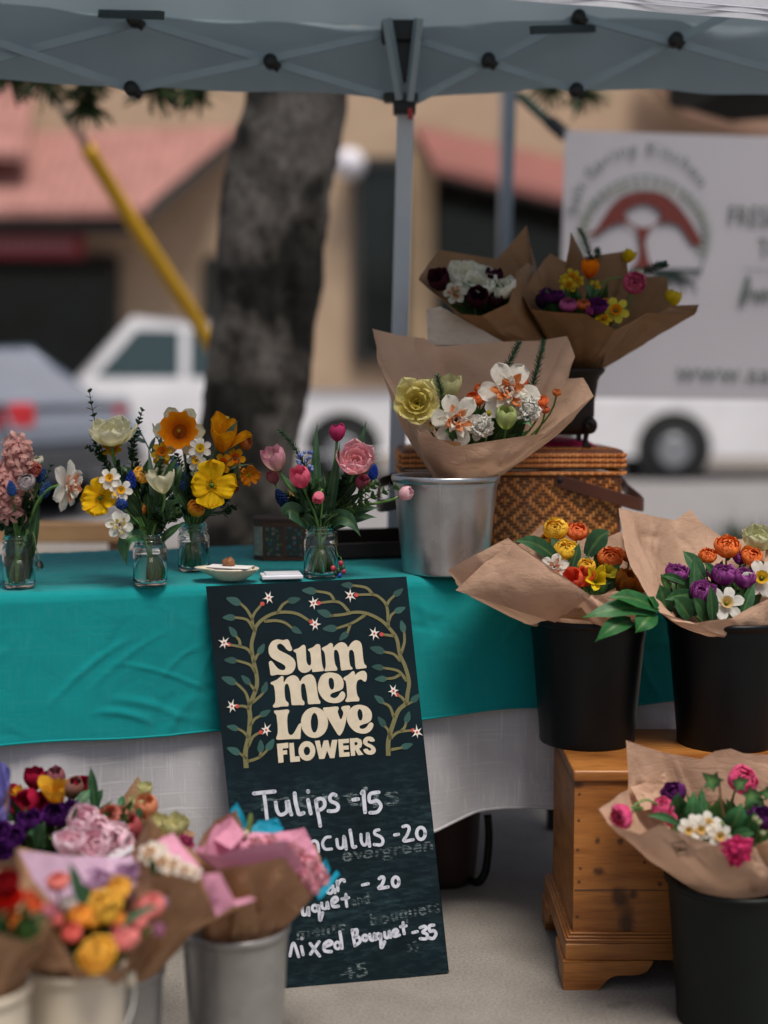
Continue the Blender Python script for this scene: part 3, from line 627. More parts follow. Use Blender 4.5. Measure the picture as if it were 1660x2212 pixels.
for x, y in ((452, 190), (755, 365), (160, 485), (210, 900), (435, 1055), (985, 175), (745, 225), (1142, 425), (1268, 800), (1422, 1070)):
    a0 = rnd(0, 1); st = []
    for k in range(12):
        r = rnd(42, 56) if k % 2 == 0 else 17; a = a0 + pi * k / 6; st.append((x + cos(a) * r * .8, y + sin(a) * r))
    shape(P9(.0022), st, fl, WHT, sm=2); shape(P9(.0027), ell(x, y, 8, 8, 8), fl, RED, sm=0)
build('painted_vine', mb, MAT['paint'], brd, smooth=False); build('painted_leaves', lf, MAT['paint'], brd, smooth=False); build('painted_flowers', fl, MAT['paint'], brd, smooth=False)
PS = mapped(PB(.0014), 564.4, 1361.2, .16); CR = C('cdc0a8'); lt = MB()
G = {'S': [(100, 260), (110, 210), (150, 150), (220, 125), (290, 135), (320, 130), (355, 125), (380, 150), (400, 205), (418, 255), (405, 280), (375, 280), (340, 255), (310, 215), (265, 183), (225, 195), (215, 225), (235, 262), (300, 300), (380, 340), (440, 390), (465, 450), (455, 520), (410, 580), (330, 605), (230, 600), (180, 608), (140, 612), (125, 590), (118, 530), (105, 450), (110, 425), (130, 415), (150, 425), (185, 470), (225, 515), (275, 540), (315, 535), (330, 505), (315, 475), (270, 445), (200, 410), (140, 370), (108, 320)],
 'u': [(437, 275), (445, 265), (510, 240), (555, 205), (575, 200), (598, 220), (605, 300), (610, 400), (620, 445), (645, 475), (665, 470), (675, 440), (670, 360), (660, 300), (635, 270), (640, 255), (700, 230), (740, 195), (765, 188), (795, 205), (805, 280), (815, 400), (830, 490), (846, 530), (840, 550), (780, 558), (700, 565), (688, 545), (680, 522), (650, 555), (600, 575), (550, 570), (505, 530), (490, 450), (480, 370), (470, 310), (445, 292)],
 'm': [(820, 245), (830, 235), (890, 205), (930, 175), (955, 178), (970, 200), (972, 235), (1020, 190), (1070, 165), (1120, 170), (1155, 200), (1175, 230), (1215, 175), (1265, 140), (1315, 145), (1350, 180), (1365, 250), (1375, 360), (1392, 450), (1420, 480), (1418, 510), (1390, 515), (1300, 525), (1280, 515), (1270, 470), (1262, 380), (1250, 300), (1225, 268), (1195, 275), (1185, 320), (1192, 420), (1205, 480), (1230, 505), (1225, 530), (1170, 535), (1095, 545), (1078, 530), (1068, 450), (1055, 350), (1035, 285), (1005, 265), (985, 285), (985, 370), (1000, 460), (1025, 510), (1020, 545), (960, 548), (870, 555), (855, 540), (870, 500), (870, 420), (860, 330), (845, 285), (822, 262)],
 'm2': [(130, 712), (140, 700), (210, 670), (265, 625), (290, 620), (303, 640), (305, 705), (350, 645), (410, 612), (460, 615), (500, 645), (525, 690), (560, 640), (620, 605), (680, 600), (720, 640), (740, 700), (755, 800), (770, 900), (785, 940), (800, 965), (792, 992), (740, 995), (650, 1000), (632, 985), (622, 900), (605, 800), (590, 735), (565, 720), (540, 745), (540, 840), (552, 925), (583, 970), (578, 1010), (520, 1010), (425, 1012), (410, 990), (400, 900), (385, 800), (365, 735), (340, 725), (318, 755), (318, 850), (330, 940), (368, 985), (362, 1025), (290, 1030), (185, 1045), (160, 1030), (165, 1010), (190, 970), (190, 870), (180, 790), (165, 745), (135, 730)],
 'r': [(1112, 650), (1125, 632), (1180, 600), (1225, 560), (1250, 555), (1265, 580), (1268, 605), (1310, 570), (1360, 550), (1400, 555), (1425, 590), (1425, 650), (1412, 690), (1390, 693), (1350, 665), (1310, 675), (1288, 720), (1285, 800), (1300, 880), (1322, 915), (1325, 945), (1310, 960), (1240, 962), (1160, 970), (1138, 955), (1145, 930), (1160, 900), (1158, 820), (1150, 740), (1140, 690), (1115, 668)],
 'L': [(175, 1100), (185, 1085), (260, 1080), (350, 1070), (375, 1080), (378, 1105), (358, 1150), (352, 1230), (360, 1350), (375, 1400), (405, 1415), (440, 1390), (480, 1320), (510, 1270), (532, 1258), (540, 1275), (535, 1380), (530, 1450), (515, 1468), (400, 1470), (240, 1480), (208, 1470), (205, 1450), (222, 1400), (225, 1320), (215, 1220), (205, 1150), (182, 1120)],
 'V': [(835, 1060), (850, 1045), (930, 1038), (1020, 1030), (1045, 1045), (1040, 1080), (1035, 1110), (1075, 1205), (1110, 1120), (1085, 1065), (1085, 1040), (1110, 1025), (1180, 1018), (1200, 1030), (1200, 1055), (1165, 1130), (1140, 1250), (1110, 1350), (1075, 1410), (1050, 1420), (1025, 1395), (960, 1290), (890, 1170), (845, 1090)]}
for k in G: shape(PS, G[k], lt, CR)
shape(PS, [(765, 780), (775, 700), (810, 620), (870, 580), (950, 572), (1040, 595), (1095, 650), (1113, 710), (1105, 780), (1060, 815), (1000, 835), (950, 855), (932, 880), (945, 905), (990, 917), (1035, 895), (1065, 850), (1095, 825), (1125, 845), (1135, 890), (1110, 940), (1060, 975), (990, 985), (900, 970), (830, 920), (785, 850)], lt, CR, [[(910, 680), (920, 650), (948, 643), (975, 670), (985, 730), (980, 780), (960, 803), (935, 790), (915, 740)]])
shape(PS, [(1158, 1200), (1165, 1130), (1205, 1060), (1265, 1018), (1340, 1008), (1420, 1030), (1475, 1080), (1495, 1140), (1485, 1210), (1440, 1250), (1380, 1270), (1335, 1290), (1328, 1310), (1345, 1330), (1385, 1330), (1425, 1305), (1455, 1260), (1485, 1245), (1512, 1265), (1508, 1310), (1475, 1360), (1420, 1392), (1350, 1395), (1270, 1370), (1205, 1310), (1170, 1250)], lt, CR, [[(1300, 1110), (1310, 1078), (1330, 1065), (1355, 1085), (1370, 1140), (1365, 1195), (1345, 1220), (1320, 1205), (1303, 1155)]])
shape(PS, ell(720, 1248, 183, 207), lt, CR, [ell(720, 1250, 50, 132)])
for p in ([(212, 1535), (365, 1518), (368, 1590), (290, 1598), (293, 1625), (350, 1618), (352, 1675), (298, 1682), (302, 1785), (235, 1792)], [(378, 1525), (440, 1520), (455, 1705), (520, 1700), (525, 1770), (395, 1782)],
 [(725, 1495), (790, 1488), (815, 1600), (845, 1490), (905, 1485), (930, 1600), (958, 1482), (1030, 1478), (990, 1725), (930, 1728), (890, 1625), (855, 1735), (785, 1740)],
 [(1040, 1475), (1185, 1465), (1188, 1520), (1105, 1528), (1108, 1560), (1180, 1555), (1183, 1610), (1112, 1615), (1115, 1650), (1192, 1645), (1195, 1703), (1055, 1712)]): shape(PS, p, lt, CR, sm=0)
shape(PS, ell(618, 1630, 113, 132, 24), lt, CR, [ell(618, 1630, 43, 58)])
shape(PS, [(1195, 1462), (1300, 1455), (1350, 1480), (1365, 1530), (1350, 1580), (1320, 1600), (1380, 1680), (1310, 1688), (1265, 1610), (1270, 1692), (1212, 1698)], lt, CR, [[(1260, 1512), (1290, 1510), (1305, 1530), (1290, 1552), (1262, 1556)]], sm=0)
shape(PS, [(1375, 1520), (1385, 1470), (1430, 1438), (1490, 1440), (1525, 1470), (1530, 1500), (1475, 1505), (1455, 1490), (1435, 1500), (1440, 1525), (1490, 1545), (1540, 1590), (1545, 1640), (1510, 1675), (1450, 1680), (1400, 1655), (1378, 1610), (1430, 1600), (1450, 1620), (1475, 1625), (1485, 1605), (1465, 1585), (1410, 1560)], lt, CR, sm=2)
build('painted_lettering', lt, MAT['paint'], brd, smooth=False)
# chalk-marker writing
CW = C('c6c9d4')
M_ck = m_plain('chalk_marker', C('c6c9d4'), .8, 0, .22, 60, .2)
def strokes(P, w, ls, lines=(0,)):
    cks = [MB() for _ in lines]
    for l in ls:
        y = sum(q[1] + q[0] * .19 for q in l) / len(l); i = min(range(len(lines)), key=lambda k: abs(lines[k] - y)); ribbon(P, l, w * rnd(.92, 1.08), cks[i], CW)
    for ck in cks: build('chalk_line', ck, M_ck, brd, smooth=False)
strokes(mapped(PB(.0016), 531.2, 1660, .16), 50, [[(110, 337), (250, 322), (390, 310)], [(245, 340), (265, 480), (285, 660), (300, 740)], [(405, 460), (420, 560), (460, 620), (520, 610), (560, 560), (550, 450)], [(572, 445), (595, 560), (615, 620)], [(660, 335), (672, 450), (700, 560), (720, 615), (780, 600)], [(840, 425), (855, 500), (878, 605)],
 [(840, 305), (842, 315)], [(945, 440), (965, 560), (990, 680), (1005, 775)], [(945, 430), (1000, 405), (1055, 430), (1065, 500), (1020, 550), (975, 560)], [(1215, 360), (1170, 347), (1135, 390), (1150, 440), (1215, 470), (1247, 510), (1230, 560), (1170, 575), (1115, 573)], [(1450, 420), (1515, 412)], [(1565, 335), (1588, 312), (1598, 450), (1610, 590)]])
strokes(mapped(PB(.0016), 464.8, 1660, .31), 24, [[(1140, 165), (1080, 178), (1080, 232), (1130, 225), (1155, 262), (1130, 302), (1080, 308)]])
strokes(mapped(PB(.0016), 647.4, 1759.6, .2), 34, [[(115, 400), (120, 310), (160, 283), (195, 312), (205, 400)], [(330, 240), (280, 250), (248, 310), (275, 370), (345, 370)], [(402, 268), (412, 340), (440, 362), (472, 340), (478, 235)], [(483, 240), (495, 300), (503, 370)], [(545, 168), (560, 260), (575, 345), (605, 345)], [(662, 215), (668, 290), (695, 328), (728, 300), (732, 205)], [(738, 210), (748, 280), (756, 340)],
 [(855, 163), (815, 175), (815, 210), (875, 240), (900, 280), (880, 325), (805, 322)], [(1025, 219), (1068, 212)], [(1115, 130), (1160, 120), (1183, 150), (1160, 220), (1125, 283), (1225, 270)], ell(1310, 202, 46, 64, 14) + [(1356, 202)],
 [(360, 770), (315, 800), (302, 838), (340, 848), (372, 800), (382, 842)], [(405, 720), (415, 820)], [(412, 760), (440, 710), (475, 705), (483, 720)], [(678, 760), (742, 745)], [(860, 690), (890, 672), (910, 690), (893, 750), (855, 795), (955, 780)], ell(1037, 725, 36, 52, 12) + [(1073, 725)],
 [(28, 1005), (38, 1078), (80, 1068), (92, 1000), (102, 1085)], ell(165, 1010, 28, 34, 12) + [(193, 1010)], [(203, 985), (213, 1060), (222, 1140), (248, 1060)], [(238, 955), (247, 1008), (288, 1008), (298, 945), (312, 1012)], [(352, 962), (408, 922), (388, 892), (352, 922), (362, 988), (418, 988)], [(500, 860), (502, 930), (510, 990)], [(458, 910), (528, 896)],
 [(20, 1425), (38, 1510)], [(25, 1335), (26, 1338)], [(115, 1392), (215, 1525)], [(210, 1372), (118, 1505)], [(262, 1430), (348, 1392), (320, 1362), (268, 1400), (272, 1468), (342, 1478)], ell(410, 1412, 30, 36, 12) + [(440, 1412)], [(435, 1265), (450, 1360), (458, 1442)], [(567, 1245), (582, 1330), (597, 1415)], [(568, 1252), (618, 1243), (618, 1300), (592, 1320)], [(592, 1330), (638, 1322), (652, 1370), (602, 1412)],
 ell(705, 1330, 24, 30, 12) + [(729, 1330)], [(757, 1292), (767, 1348), (800, 1348), (807, 1282), (818, 1348)], ell(850, 1312, 22, 28, 12) + [(872, 1312)], [(876, 1292), (882, 1435), (918, 1372)], [(917, 1272), (927, 1328), (963, 1318), (967, 1255), (983, 1325)], [(1012, 1290), (1058, 1265), (1040, 1238), (1008, 1262), (1022, 1313), (1078, 1298)], [(1117, 1165), (1120, 1230), (1130, 1285)], [(1090, 1210), (1150, 1200)],
 [(1222, 1273), (1272, 1261)], [(1302, 1220), (1348, 1205), (1366, 1230), (1330, 1268), (1376, 1292), (1368, 1338), (1302, 1338)], [(1448, 1192), (1402, 1202), (1407, 1258), (1450, 1252), (1472, 1290), (1440, 1336), (1392, 1328)]], (400, 860, 1010, 1470))
strokes(mapped(PB(.0016), 464.8, 1660, .31), 22, [[(522, 1305), (546, 1215), (582, 1310)]])
PG = PB(.0006)
def ghost(s, x0, y0, x1, y1, size, bold=.0):
    vs, fs = textmesh(s, 1.0, 1.05); vs = [V((v.x + .09 * nz(v.x * 2.2, v.y * 2.2, len(s)) + .12 * v.y, v.y + .10 * nz(v.x * 1.7 + 5, v.y * 2, len(s)), 0)) for v in vs]; w_ = max(v.x for v in vs); d = V((x1 - x0, y1 - y0, 0)); L = d.length; d.normalize(); n = V((d.y, -d.x, 0)); k = L / w_; gh = MB()
    for o in (-1, 0, 1):
        gh.add([PG(x0 + d.x * v.x * k + n.x * v.y * size + o * 1.6, y0 + d.y * v.x * k + n.y * v.y * size + o * .9) + bn_ * .00005 * (o + 1) for v in vs], fs)
    build('erased_writing', gh, MAT['ghost'], brd, smooth=False)
ghost('months', 560, 1752, 862, 1738, 62); ghost('evergreen', 740, 1862, 936, 1836, 40); ghost('and', 760, 1958, 800, 1950, 34); ghost('bouquets', 800, 2000, 952, 1968, 36); ghost('ments', 640, 2030, 748, 2010, 34); ghost('35', 880, 2058, 905, 2053, 30); ghost('45', 738, 2118, 796, 2106, 40)

# ---------------------------------------------------------------- hanging banner
b0 = at(1221, 281, 5.25); b1 = at(1205, 858, 5.25); b3 = b0 + V((1.5, .02, -.045)); b2 = V((b3.x, b3.y, b1.z - .02))
bq = [b0, b3, b2, b1]; nb = (b3 - b0).cross(b1 - b0).normalized()
if nb.y > 0: nb = -nb
ban = thing('market_banner', (b0 + b3) / 2, 'white vinyl market banner with a red tree emblem hanging behind the bouquets', 'banner')
mb = MB()
def bfn(u, v):
    p = lerp(lerp(b0, b3, u), lerp(b1, b2, u), v); return p - nb * (.004 * nz(u * 3, v * 3) + .0)
grid(mb, bfn, 24, 20); build('vinyl_sheet', mb, m_plain('white_vinyl', C('b4b1b7'), .55, 0, .06, 2, .1, .003, .3, .12), ban)
PBn = lambda off: (lambda px, py: onpl(px, py, b0, nb) + nb * off)
P2 = mapped(PBn(.008), 1195.2, 282.2, .28); DG = C('5a6562'); bm = MB()
shape(P2, [(262, 800), (330, 760), (400, 650), (480, 550), (580, 490), (700, 470), (820, 485), (920, 540), (1010, 640), (1080, 740), (1140, 860), (1110, 890), (1060, 870), (1010, 790), (960, 730), (880, 705), (800, 720), (750, 760), (715, 830), (715, 900), (735, 1000), (760, 1080), (600, 1080), (650, 1000), (665, 900), (655, 820), (630, 760), (560, 715), (480, 720), (400, 760), (330, 810)], bm, C('672a24'), [[(545, 640), (620, 585), (700, 565), (780, 590), (835, 655), (790, 710), (740, 745), (690, 750), (630, 735), (580, 690)]], sm=3)
tree_e = build('tree_emblem', bm, MAT['paint'], ban, smooth=False)
bm = MB(); P3 = mapped(PBn(.009), 1195.2, 282.2, .28)
for k in range(27):
    a = R(200 - k * 8.6 + rnd(-1, 1)); 
    x, y = 700 + cos(a) * 445, 800 - sin(a) * 345 if True else 0
    ribbon(P3, [(x, y), (x + cos(a) * 45, y - sin(a) * 50), (x + cos(a + .1) * 85, y - sin(a + .1) * 92)], 20, bm, mixc(C('6d7440'), C('3d5a48'), rnd(0, 1)), taper=8)
for k in range(9): ribbon(P3, [(760 + k * 20, 1085), (800 + k * 34, 1130 + k * 6), (860 + k * 30, 1160 + (k % 3) * 50)], 22, bm, C('20302c'), taper=6)
ribbon(P3, [(600, 1075), (760, 1080), (1130, 1085)], 30, bm, C('22332d')); 
ring = [(700 + cos(R(a)) * 480, 850 - sin(R(a)) * 500) for a in range(-35, 200, 8)]; ribbon(P3, ring, 14, bm, C('6f7f7e')); build('emblem_leaves', bm, MAT['paint'], ban, smooth=False)
bm = MB()
vs, fs = textmesh('Salt Spring Kitchen', 1.0, 1.12); w_ = max(v.x for v in vs)
def arc(v):
    s = v.x / w_; a = R(176 - s * 146); r = 505 + v.y * 118; return P3(690 + cos(a) * r * 1.0, 690 - sin(a) * r * 1.02)
bm.add([arc(v) for v in vs], fs, DG); build('banner_lettering', bm, MAT['paint'], ban, smooth=False)
def word(s, x0, y0, wd, ht, col=DG):
    vs, fs = textmesh(s); w_ = max(v.x for v in vs); h_ = max(v.y for v in vs); bm = MB(); bm.add([P3(x0 + v.x / w_ * wd, y0 - v.y / h_ * ht + (x0 - 900 + v.x / w_ * wd) * .03) for v in vs], fs, col); build('banner_lettering', bm, MAT['paint'], ban, smooth=False)
word('FRESH', 1340, 715, 420, 150); word('TO', 1575, 960, 190, 150); word('www.salt', 945, 1915, 860, 130)
bm = MB(); ribbon(P3, [(1470, 1070), (1900, 1085)], 7, bm, DG, sm=False)
ribbon(P3, [(1440, 1330), (1475, 1200), (1500, 1135), (1500, 1240), (1470, 1320)], 26, bm, DG); ribbon(P3, [(1450, 1270), (1540, 1262)], 16, bm, DG)
ribbon(P3, [(1545, 1230), (1560, 1300), (1585, 1250), (1605, 1300), (1630, 1225), (1650, 1300), (1680, 1240)], 20, bm, DG)
build('banner_lettering', bm, MAT['paint'], ban, smooth=False)
mb = MB(); tube(mb, [b0 + V((.01, 0, -.01)), at(1215, 284, 5.35)], .004, 6); tube(mb, [b3 + V((-.01, 0, -.01)), V((tp.x + 3.0, Y2 - .02, tp.z - .1))], .004, 6); build('rope', mb, M_jt, ban)
# ---------------------------------------------------------------- table and cloths
TZ = .76; YAW = R(16.5)
T0 = atz(975, 1247, TZ); TU = V((cos(YAW), sin(YAW), 0)); TV = V((-sin(YAW), cos(YAW), 0))
def tp_(u, v, z): return T0 + TU * u + TV * v + V((0, 0, z - T0.z))
U0, U1, VD = -1.25, .52, .66
tb = thing('folding_table', tp_(0, .35, 0), 'long folding table hidden under the teal and white cloths', 'table')
Mt = Matrix.Rotation(YAW, 3, 'Z')
mb = MB(); box(mb, tp_((U0 + U1) / 2, VD / 2 + .012, TZ - .034), (U1 - U0 - .06, VD - .05, .04), M=Mt); build('tabletop', mb, MAT['wood_pale'], tb, smooth=False)
for u in (-.50, .488):
    for v in (.12, VD - .08):
        mb = MB(); bar(mb, tp_(u, v, 0), tp_(u, v, TZ - .05), .03, up=V((0, 1, 0))); build('leg', mb, M_jt, tb, smooth=False)
# white linen under-cloth: long front drop
def hemz(u): return .215 + .02 * sin(u * 5 + 1) + max(0, u - .05) * .09 + .012 * sin(u * 13)
def lin(a, b):
    u = lerp(U0 - .02, U1 + .02, a)
    if b < .25: v = lerp(VD, .012, b / .25); z = TZ - .012
    else:
        f = (b - .25) / .75; z = lerp(TZ - .014, hemz(u), f)
        v = .010 - .012 * f + f * (.016 * sin(u * 17 + 2 * nz(u * 2)) + .012 * nz(u * 9, z * 3) + .006 * nz(u * 25, z * 8)) - .010 * f * f
        if u > .1: v += f * f * .02 * sin((u * 40 + z * 55)) * min(1, (u - .1) * 6) * .35
    return tp_(u, v, z)
mb = MB(); grid(mb, lin, 260, 64); 
for s_, uu in ((-1, U0 - .015), (1, U1 + .015)): grid(mb, lambda a, b: tp_(uu + s_ * b * .012 + s_ * .008 * sin(a * 21) * b, lerp(.004, VD, a), lerp(TZ - .012, hemz(uu), b)), 40, 24)
ln = build('tablecloth', mb, MAT['linen'], loc=tp_(0, 0, TZ))
tag(ln, 'off-white linen tablecloth hanging below the teal cloth', 'tablecloth')
mb = MB(); tube(mb, [lin(i / 260, 1) + V((0, 0, .004)) for i in range(261)], .0035, 6); build('hem', mb, MAT['linen'], ln)
# teal cloth
def teal_hem(u): return .470 + .010 * nz(u * 4)
SEGS = []
for _ in range(150):
    cu, cz, an, hl = rnd(U0, U1), rnd(.47, .75), random.choice([rnd(-.5, .5), rnd(-.3, .3), rnd(1.0, 2.1), rnd(.5, 1.1)]), rnd(.03, .13)
    SEGS.append((cu, cz, cos(an), sin(an), hl, rnd(.003, .008), rnd(-.004, .0025)))
def crease(u, z):
    o = 0
    for cu, cz, c, s, hl, wd, am in SEGS:
        dx, dz = u - cu, z - cz; al = dx * c + dz * s
        if abs(al) < hl:
            ac = abs(-dx * s + dz * c + .012 * (al / hl) ** 2) / wd
            if ac < 2.2: o += am * max(0, 1 - ac / 2.2) * (1 - (al / hl) ** 2)
    return o
def tl(a, b):
    u = lerp(U0, U1, a)
    if b < .48:
        v = lerp(VD + .01, .018, b / .48); z = TZ + .0035 + .0032 * max(0, nz(u * 9, v * 22)) + .0022 * nz(u * 26 + 3, v * 40) * .8 + .0015 * nz(u * 60, v * 70)
        z += .005 * max(0, nz(u * 2.3, v * 16 + 5)) * (1 if v > .06 else v / .06)
    elif b < .56:
        th = (b - .48) / .08 * pi / 2; v = .018 - .018 * sin(th) - .003 * (b - .48) / .08; z = TZ + .0035 - .018 * (1 - cos(th)) 
    else:
        f = (b - .56) / .44; z = lerp(TZ - .015, teal_hem(u), f)
        w1 = .004 * nz(u * 5 + 3, z * 3) + .004 * sin(u * 9.5 + 4 * nz(u * 1.7, z)) * f + .0012 * nz(u * 12 + z * 9, z * 14)
        w1 += crease(u, z)
        v = -.004 - .020 * f + w1 * min(1, f * 3)
    return tp_(u, v, z)
mb = MB(); grid(mb, tl, 340, 150); 
for s_, uu in ((-1, U0), (1, U1)): grid(mb, lambda a, b: tp_(uu + s_ * (.018 + .014 * b + .010 * sin(a * 17) * b), lerp(-.002, VD, a), lerp(TZ + .003, .47, b)), 40, 24)
te = build('tablecloth', mb, MAT['teal'], loc=tp_(0, 0, TZ)); tag(te, 'bright teal cotton tablecloth with creases over the white linen', 'tablecloth')
mb = MB(); tube(mb, [tl(i / 340, 1) + V((0, 0, .002)) for i in range(341)], .0025, 6); build('hem', mb, MAT['teal'], te)
TOPZ = TZ + .007

# ---------------------------------------------------------------- buckets
def bucket(name, c, r0, r1, h, mat, label, group=None, rim=.006, ribs=0, seam=False, ears=False, cat='bucket', rings=()):
    """c: centre of the base; r0 base radius, r1 rim radius"""
    o = thing(name, c, label, cat, group); c = V(c); t = .004
    prof = [(.001, .004), (r0 - .006, .004), (r0, 0), (r0 + .0015, .004)]
    for i in range(1, 16):
        f = i / 16; prof.append((lerp(r0, r1, f) + (.0016 if any(abs(f - g) < .03 for g in rings) else 0), h * f))
    prof += [(r1, h - .012), (r1 + .0025, h - .011), (r1 + rim, h - .006), (r1 + rim, h - .001), (r1 + rim * .5, h + .002), (r1 - t * .5, h + .001), (r1 - t, h - .006)]
    for i in range(1, 7): f = 1 - i / 6; prof.append((lerp(r0, r1, f) - t, max(.008, h * f)))
    prof.append((.001, .008))
    mb = MB(); lathe(mb, c, prof, 64); build('body', mb, mat, o)
    if seam:
        mb = MB(); a = R(seam); d = V((cos(a), sin(a), 0)); bar(mb, c + d * (r0 + .001) + V((0, 0, .004)), c + d * (r1 + .001) + V((0, 0, h - .01)), .004, .003, up=d); build('seam', mb, mat, o, smooth=False)
    if ears:
        for s in (-1, 1):
            mb = MB(); a = R(ears); d = V((cos(a), sin(a), 0)) * s; tube(mb, [c + d * (r1 * .985) + V((0, 0, h * .88)), c + d * (r1 * .985 + .014) + V((0, 0, h * .88))], .012, 14); build('handle_ear', mb, mat, o)
        mb = MB(); a = R(ears); d = V((cos(a), sin(a), 0)); n = V((d.y, -d.x, 0))
        tube(mb, [c + d * (r1 + .012) * cos(t_) + n * (r1 * 1.02) * sin(t_) + V((0, 0, h * .88 - .07 * sin(t_))) for t_ in [pi * i / 24 for i in range(25)]], .0022, 7); build('wire_handle', mb, MAT['zinc'], o)
    return o
GB = atz(966, 1243, TOPZ); GB.z = TZ + .004; GB.y += .085
kG = PX(GB.y)
bucket('metal_bucket', GB, .091, .112, .206, MAT['galv'], 'galvanised metal bucket standing on the teal table in front of the wicker basket', None, .004, seam=262, rings=(.93,))
CHX = at(1240, 1850, 2.67).x; CHZ = .427
B1 = V((at(1270, 1500, 2.90).x, 2.905, CHZ)); B2 = V((at(1568, 1500, 2.90).x, 2.89, CHZ))
bucket('flower_bucket', B1, .097, .119, .262, MAT['black'], 'black plastic bucket on the pine chest, draped by a glossy green leaf sprig', 'black flower buckets', .006, rings=(.9,))
bucket('flower_bucket', B2, .099, .124, .262, MAT['black'], 'black plastic bucket on the pine chest at the right edge, full of purple tulips', 'black flower buckets', .006, rings=(.93, .9))
B3 = V((at(1582, 2150, 2.53).x, 2.53, 0))
bucket('flower_bucket', B3, .099, .121, .268, MAT['blackgreen'], 'dark green-black bucket on the ground in front of the pine chest', 'black flower buckets', .007)
F1 = V((at(510, 2100, 2.3).x, 2.3, 0)); bucket('metal_bucket', F1, .073, .089, .268, MAT['zinc'], 'grey zinc bucket on the ground holding the pink tissue bouquet before the chalkboard', 'grey foreground buckets', .003)
F2 = V((at(262, 2200, 2.17).x, 2.17, 0)); bucket('metal_bucket', F2, .053, .068, .248, MAT['zinc'], 'light grey bucket half hidden behind the cream bucket', 'grey foreground buckets', .003)
F3 = V((at(165, 2120, 1.98).x, 1.98, 0)); bucket('enamel_bucket', F3, .058, .071, .338, MAT['cream'], 'cream enamel bucket holding the yellow and coral ranunculus', 'cream foreground buckets', .004, ears=R(20) * 57)
F4 = V((at(-42, 2120, 1.86).x, 1.86, 0)); bucket('enamel_bucket', F4, .050, .064, .352, MAT['cream'], 'cream enamel bucket cut by the left edge of the photo', 'cream foreground buckets', .004)
F5 = V((at(130, 1900, 2.46).x, 2.46, 0)); bucket('metal_bucket', F5, .085, .105, .25, MAT['zinc'], 'grey bucket behind the front bouquets holding the mixed tulips', 'grey foreground buckets', .003)

# ---------------------------------------------------------------- pine chest
ch = thing('pine_chest', (CHX + .31, 2.82, 0), 'honey-coloured pine blanket chest on bracket feet carrying two black buckets', 'chest')
CW_, CD0, CD1 = .64, 2.67, 3.0
def kx(px, py): 
    p = at(px, py, CD0); return p.x - (CHX + .31), p.z
kn = []
for x, y, r, sx, sz in ((1354, 2012, .045, 2.2, .55), (1340, 1940, .022, 1, .8), (1295, 1883, .014, 1, 1.3), (1368, 1932, .012, 1, 1), (1250, 1695, .010, .7, 1), (1290, 1815, .008, 1, 1), (1341, 1818, .009, 1, 1), (1426, 1910, .006, 1, 1)): a, b = kx(x, y); kn.append((a, b, r, sx, sz))
sp = []
for x, y in ((1252, 1716), (1251, 1773), (1249, 1837), (1254, 1876), (1251, 1905), (1247, 1980), (1392, 1862)): a, b = kx(x, y); sp.append((a, b, .0045, 1, 1))
M_chest = m_wood('chest_pine', C('7c4416'), C('b8783a'), kn, 1, .48, sp)
mb = MB(); box(mb, (CHX + CW_ / 2, (CD0 + CD1) / 2, (.108 + .405) / 2), (CW_, CD1 - CD0, .405 - .108)); build('carcass', mb, M_chest, ch, smooth=False)
mb = MB()
a, b = kx(1250, 1922); bar(mb, (CHX + .002, CD0 - .0006, b + .0), (CHX + CW_ - .002, CD0 - .0006, b - .003), .0012, .0012); build('board_joint', mb, M_trim, ch, smooth=False)
mb = MB(); box(mb, (CHX + CW_ / 2, (CD0 + CD1) / 2 - .001, .416), (CW_ + .006, CD1 - CD0 + .008, .022)); bevel(build('lid', mb, MAT['wood'], ch, smooth=False), .004, 3)
def mould(mb, x0, x1, y0, y1, prof):
    for (off, z0, z1) in prof: box(mb, ((x0 + x1) / 2, (y0 + y1) / 2, (z0 + z1) / 2), (x1 - x0 + off * 2, y1 - y0 + off * 2, z1 - z0))
mb = MB(); mould(mb, CHX, CHX + CW_, CD0, CD1, [(.016, .058, .090), (.0145, .0905, .094), (.016, .0945, .099), (.012, .0995, .104), (.007, .1045, .109)])
bevel(build('base_moulding', mb, MAT['wood'], ch, smooth=False), .003, 3)
FT = [(0, 0), (.068, 0), (.080, .016), (.092, .026), (.110, .030), (.140, .031), (.160, .038), (.172, .057), (0, .057)]
ft = catmull([V((x, z, 0)) for x, z in FT[1:8]], 3); ft = [(0, 0)] + [(p.x, p.y) for p in ft] + [(0, .057)]
for sx, xb in ((1, CHX - .020), (-1, CHX + CW_ + .020)):
    for yb, sy in ((CD0 - .020, 1), (CD1 + .020, -1)):
        mb = MB(); p = [V((xb + sx * x, yb, z)) for x, z in ft]; prism(mb, p, (0, sy * .022, 0))
        p = [V((xb, yb + sy * (.0225 + x * .6), z)) for x, z in ft]; prism(mb, p, (sx * .022, 0, 0))
        bevel(build('bracket_foot', mb, MAT['wood'], ch, smooth=False), .002, 2)

# ---------------------------------------------------------------- things under the table
pc = V((at(962, 1900, 3.24).x, 3.27, 0)); po = thing('plant_pot', pc, 'dark brown pot with a black loop handle standing under the table', 'pot')
mb = MB(); lathe(mb, pc, [(.001, .002), (.066, 0), (.073, .02), (.080, .10), (.086, .2), (.089, .25), (.092, .252), (.092, .28), (.084, .28), (.079, .2), (.066, .02), (.001, .015)], 40); build('body', mb, m_plain('brown_glaze', C('33201a'), .7, 0, .3), po)
mb = MB(); hp = [at(1054, 1760, 3.2), at(1057, 1800, 3.2), at(1054, 1850, 3.2), at(1048, 1885, 3.2), at(1034, 1905, 3.2), at(1016, 1900, 3.22)]; tube(mb, catmull(hp, 5), .0095, 10); build('loop_handle', mb, MAT['black'], po)

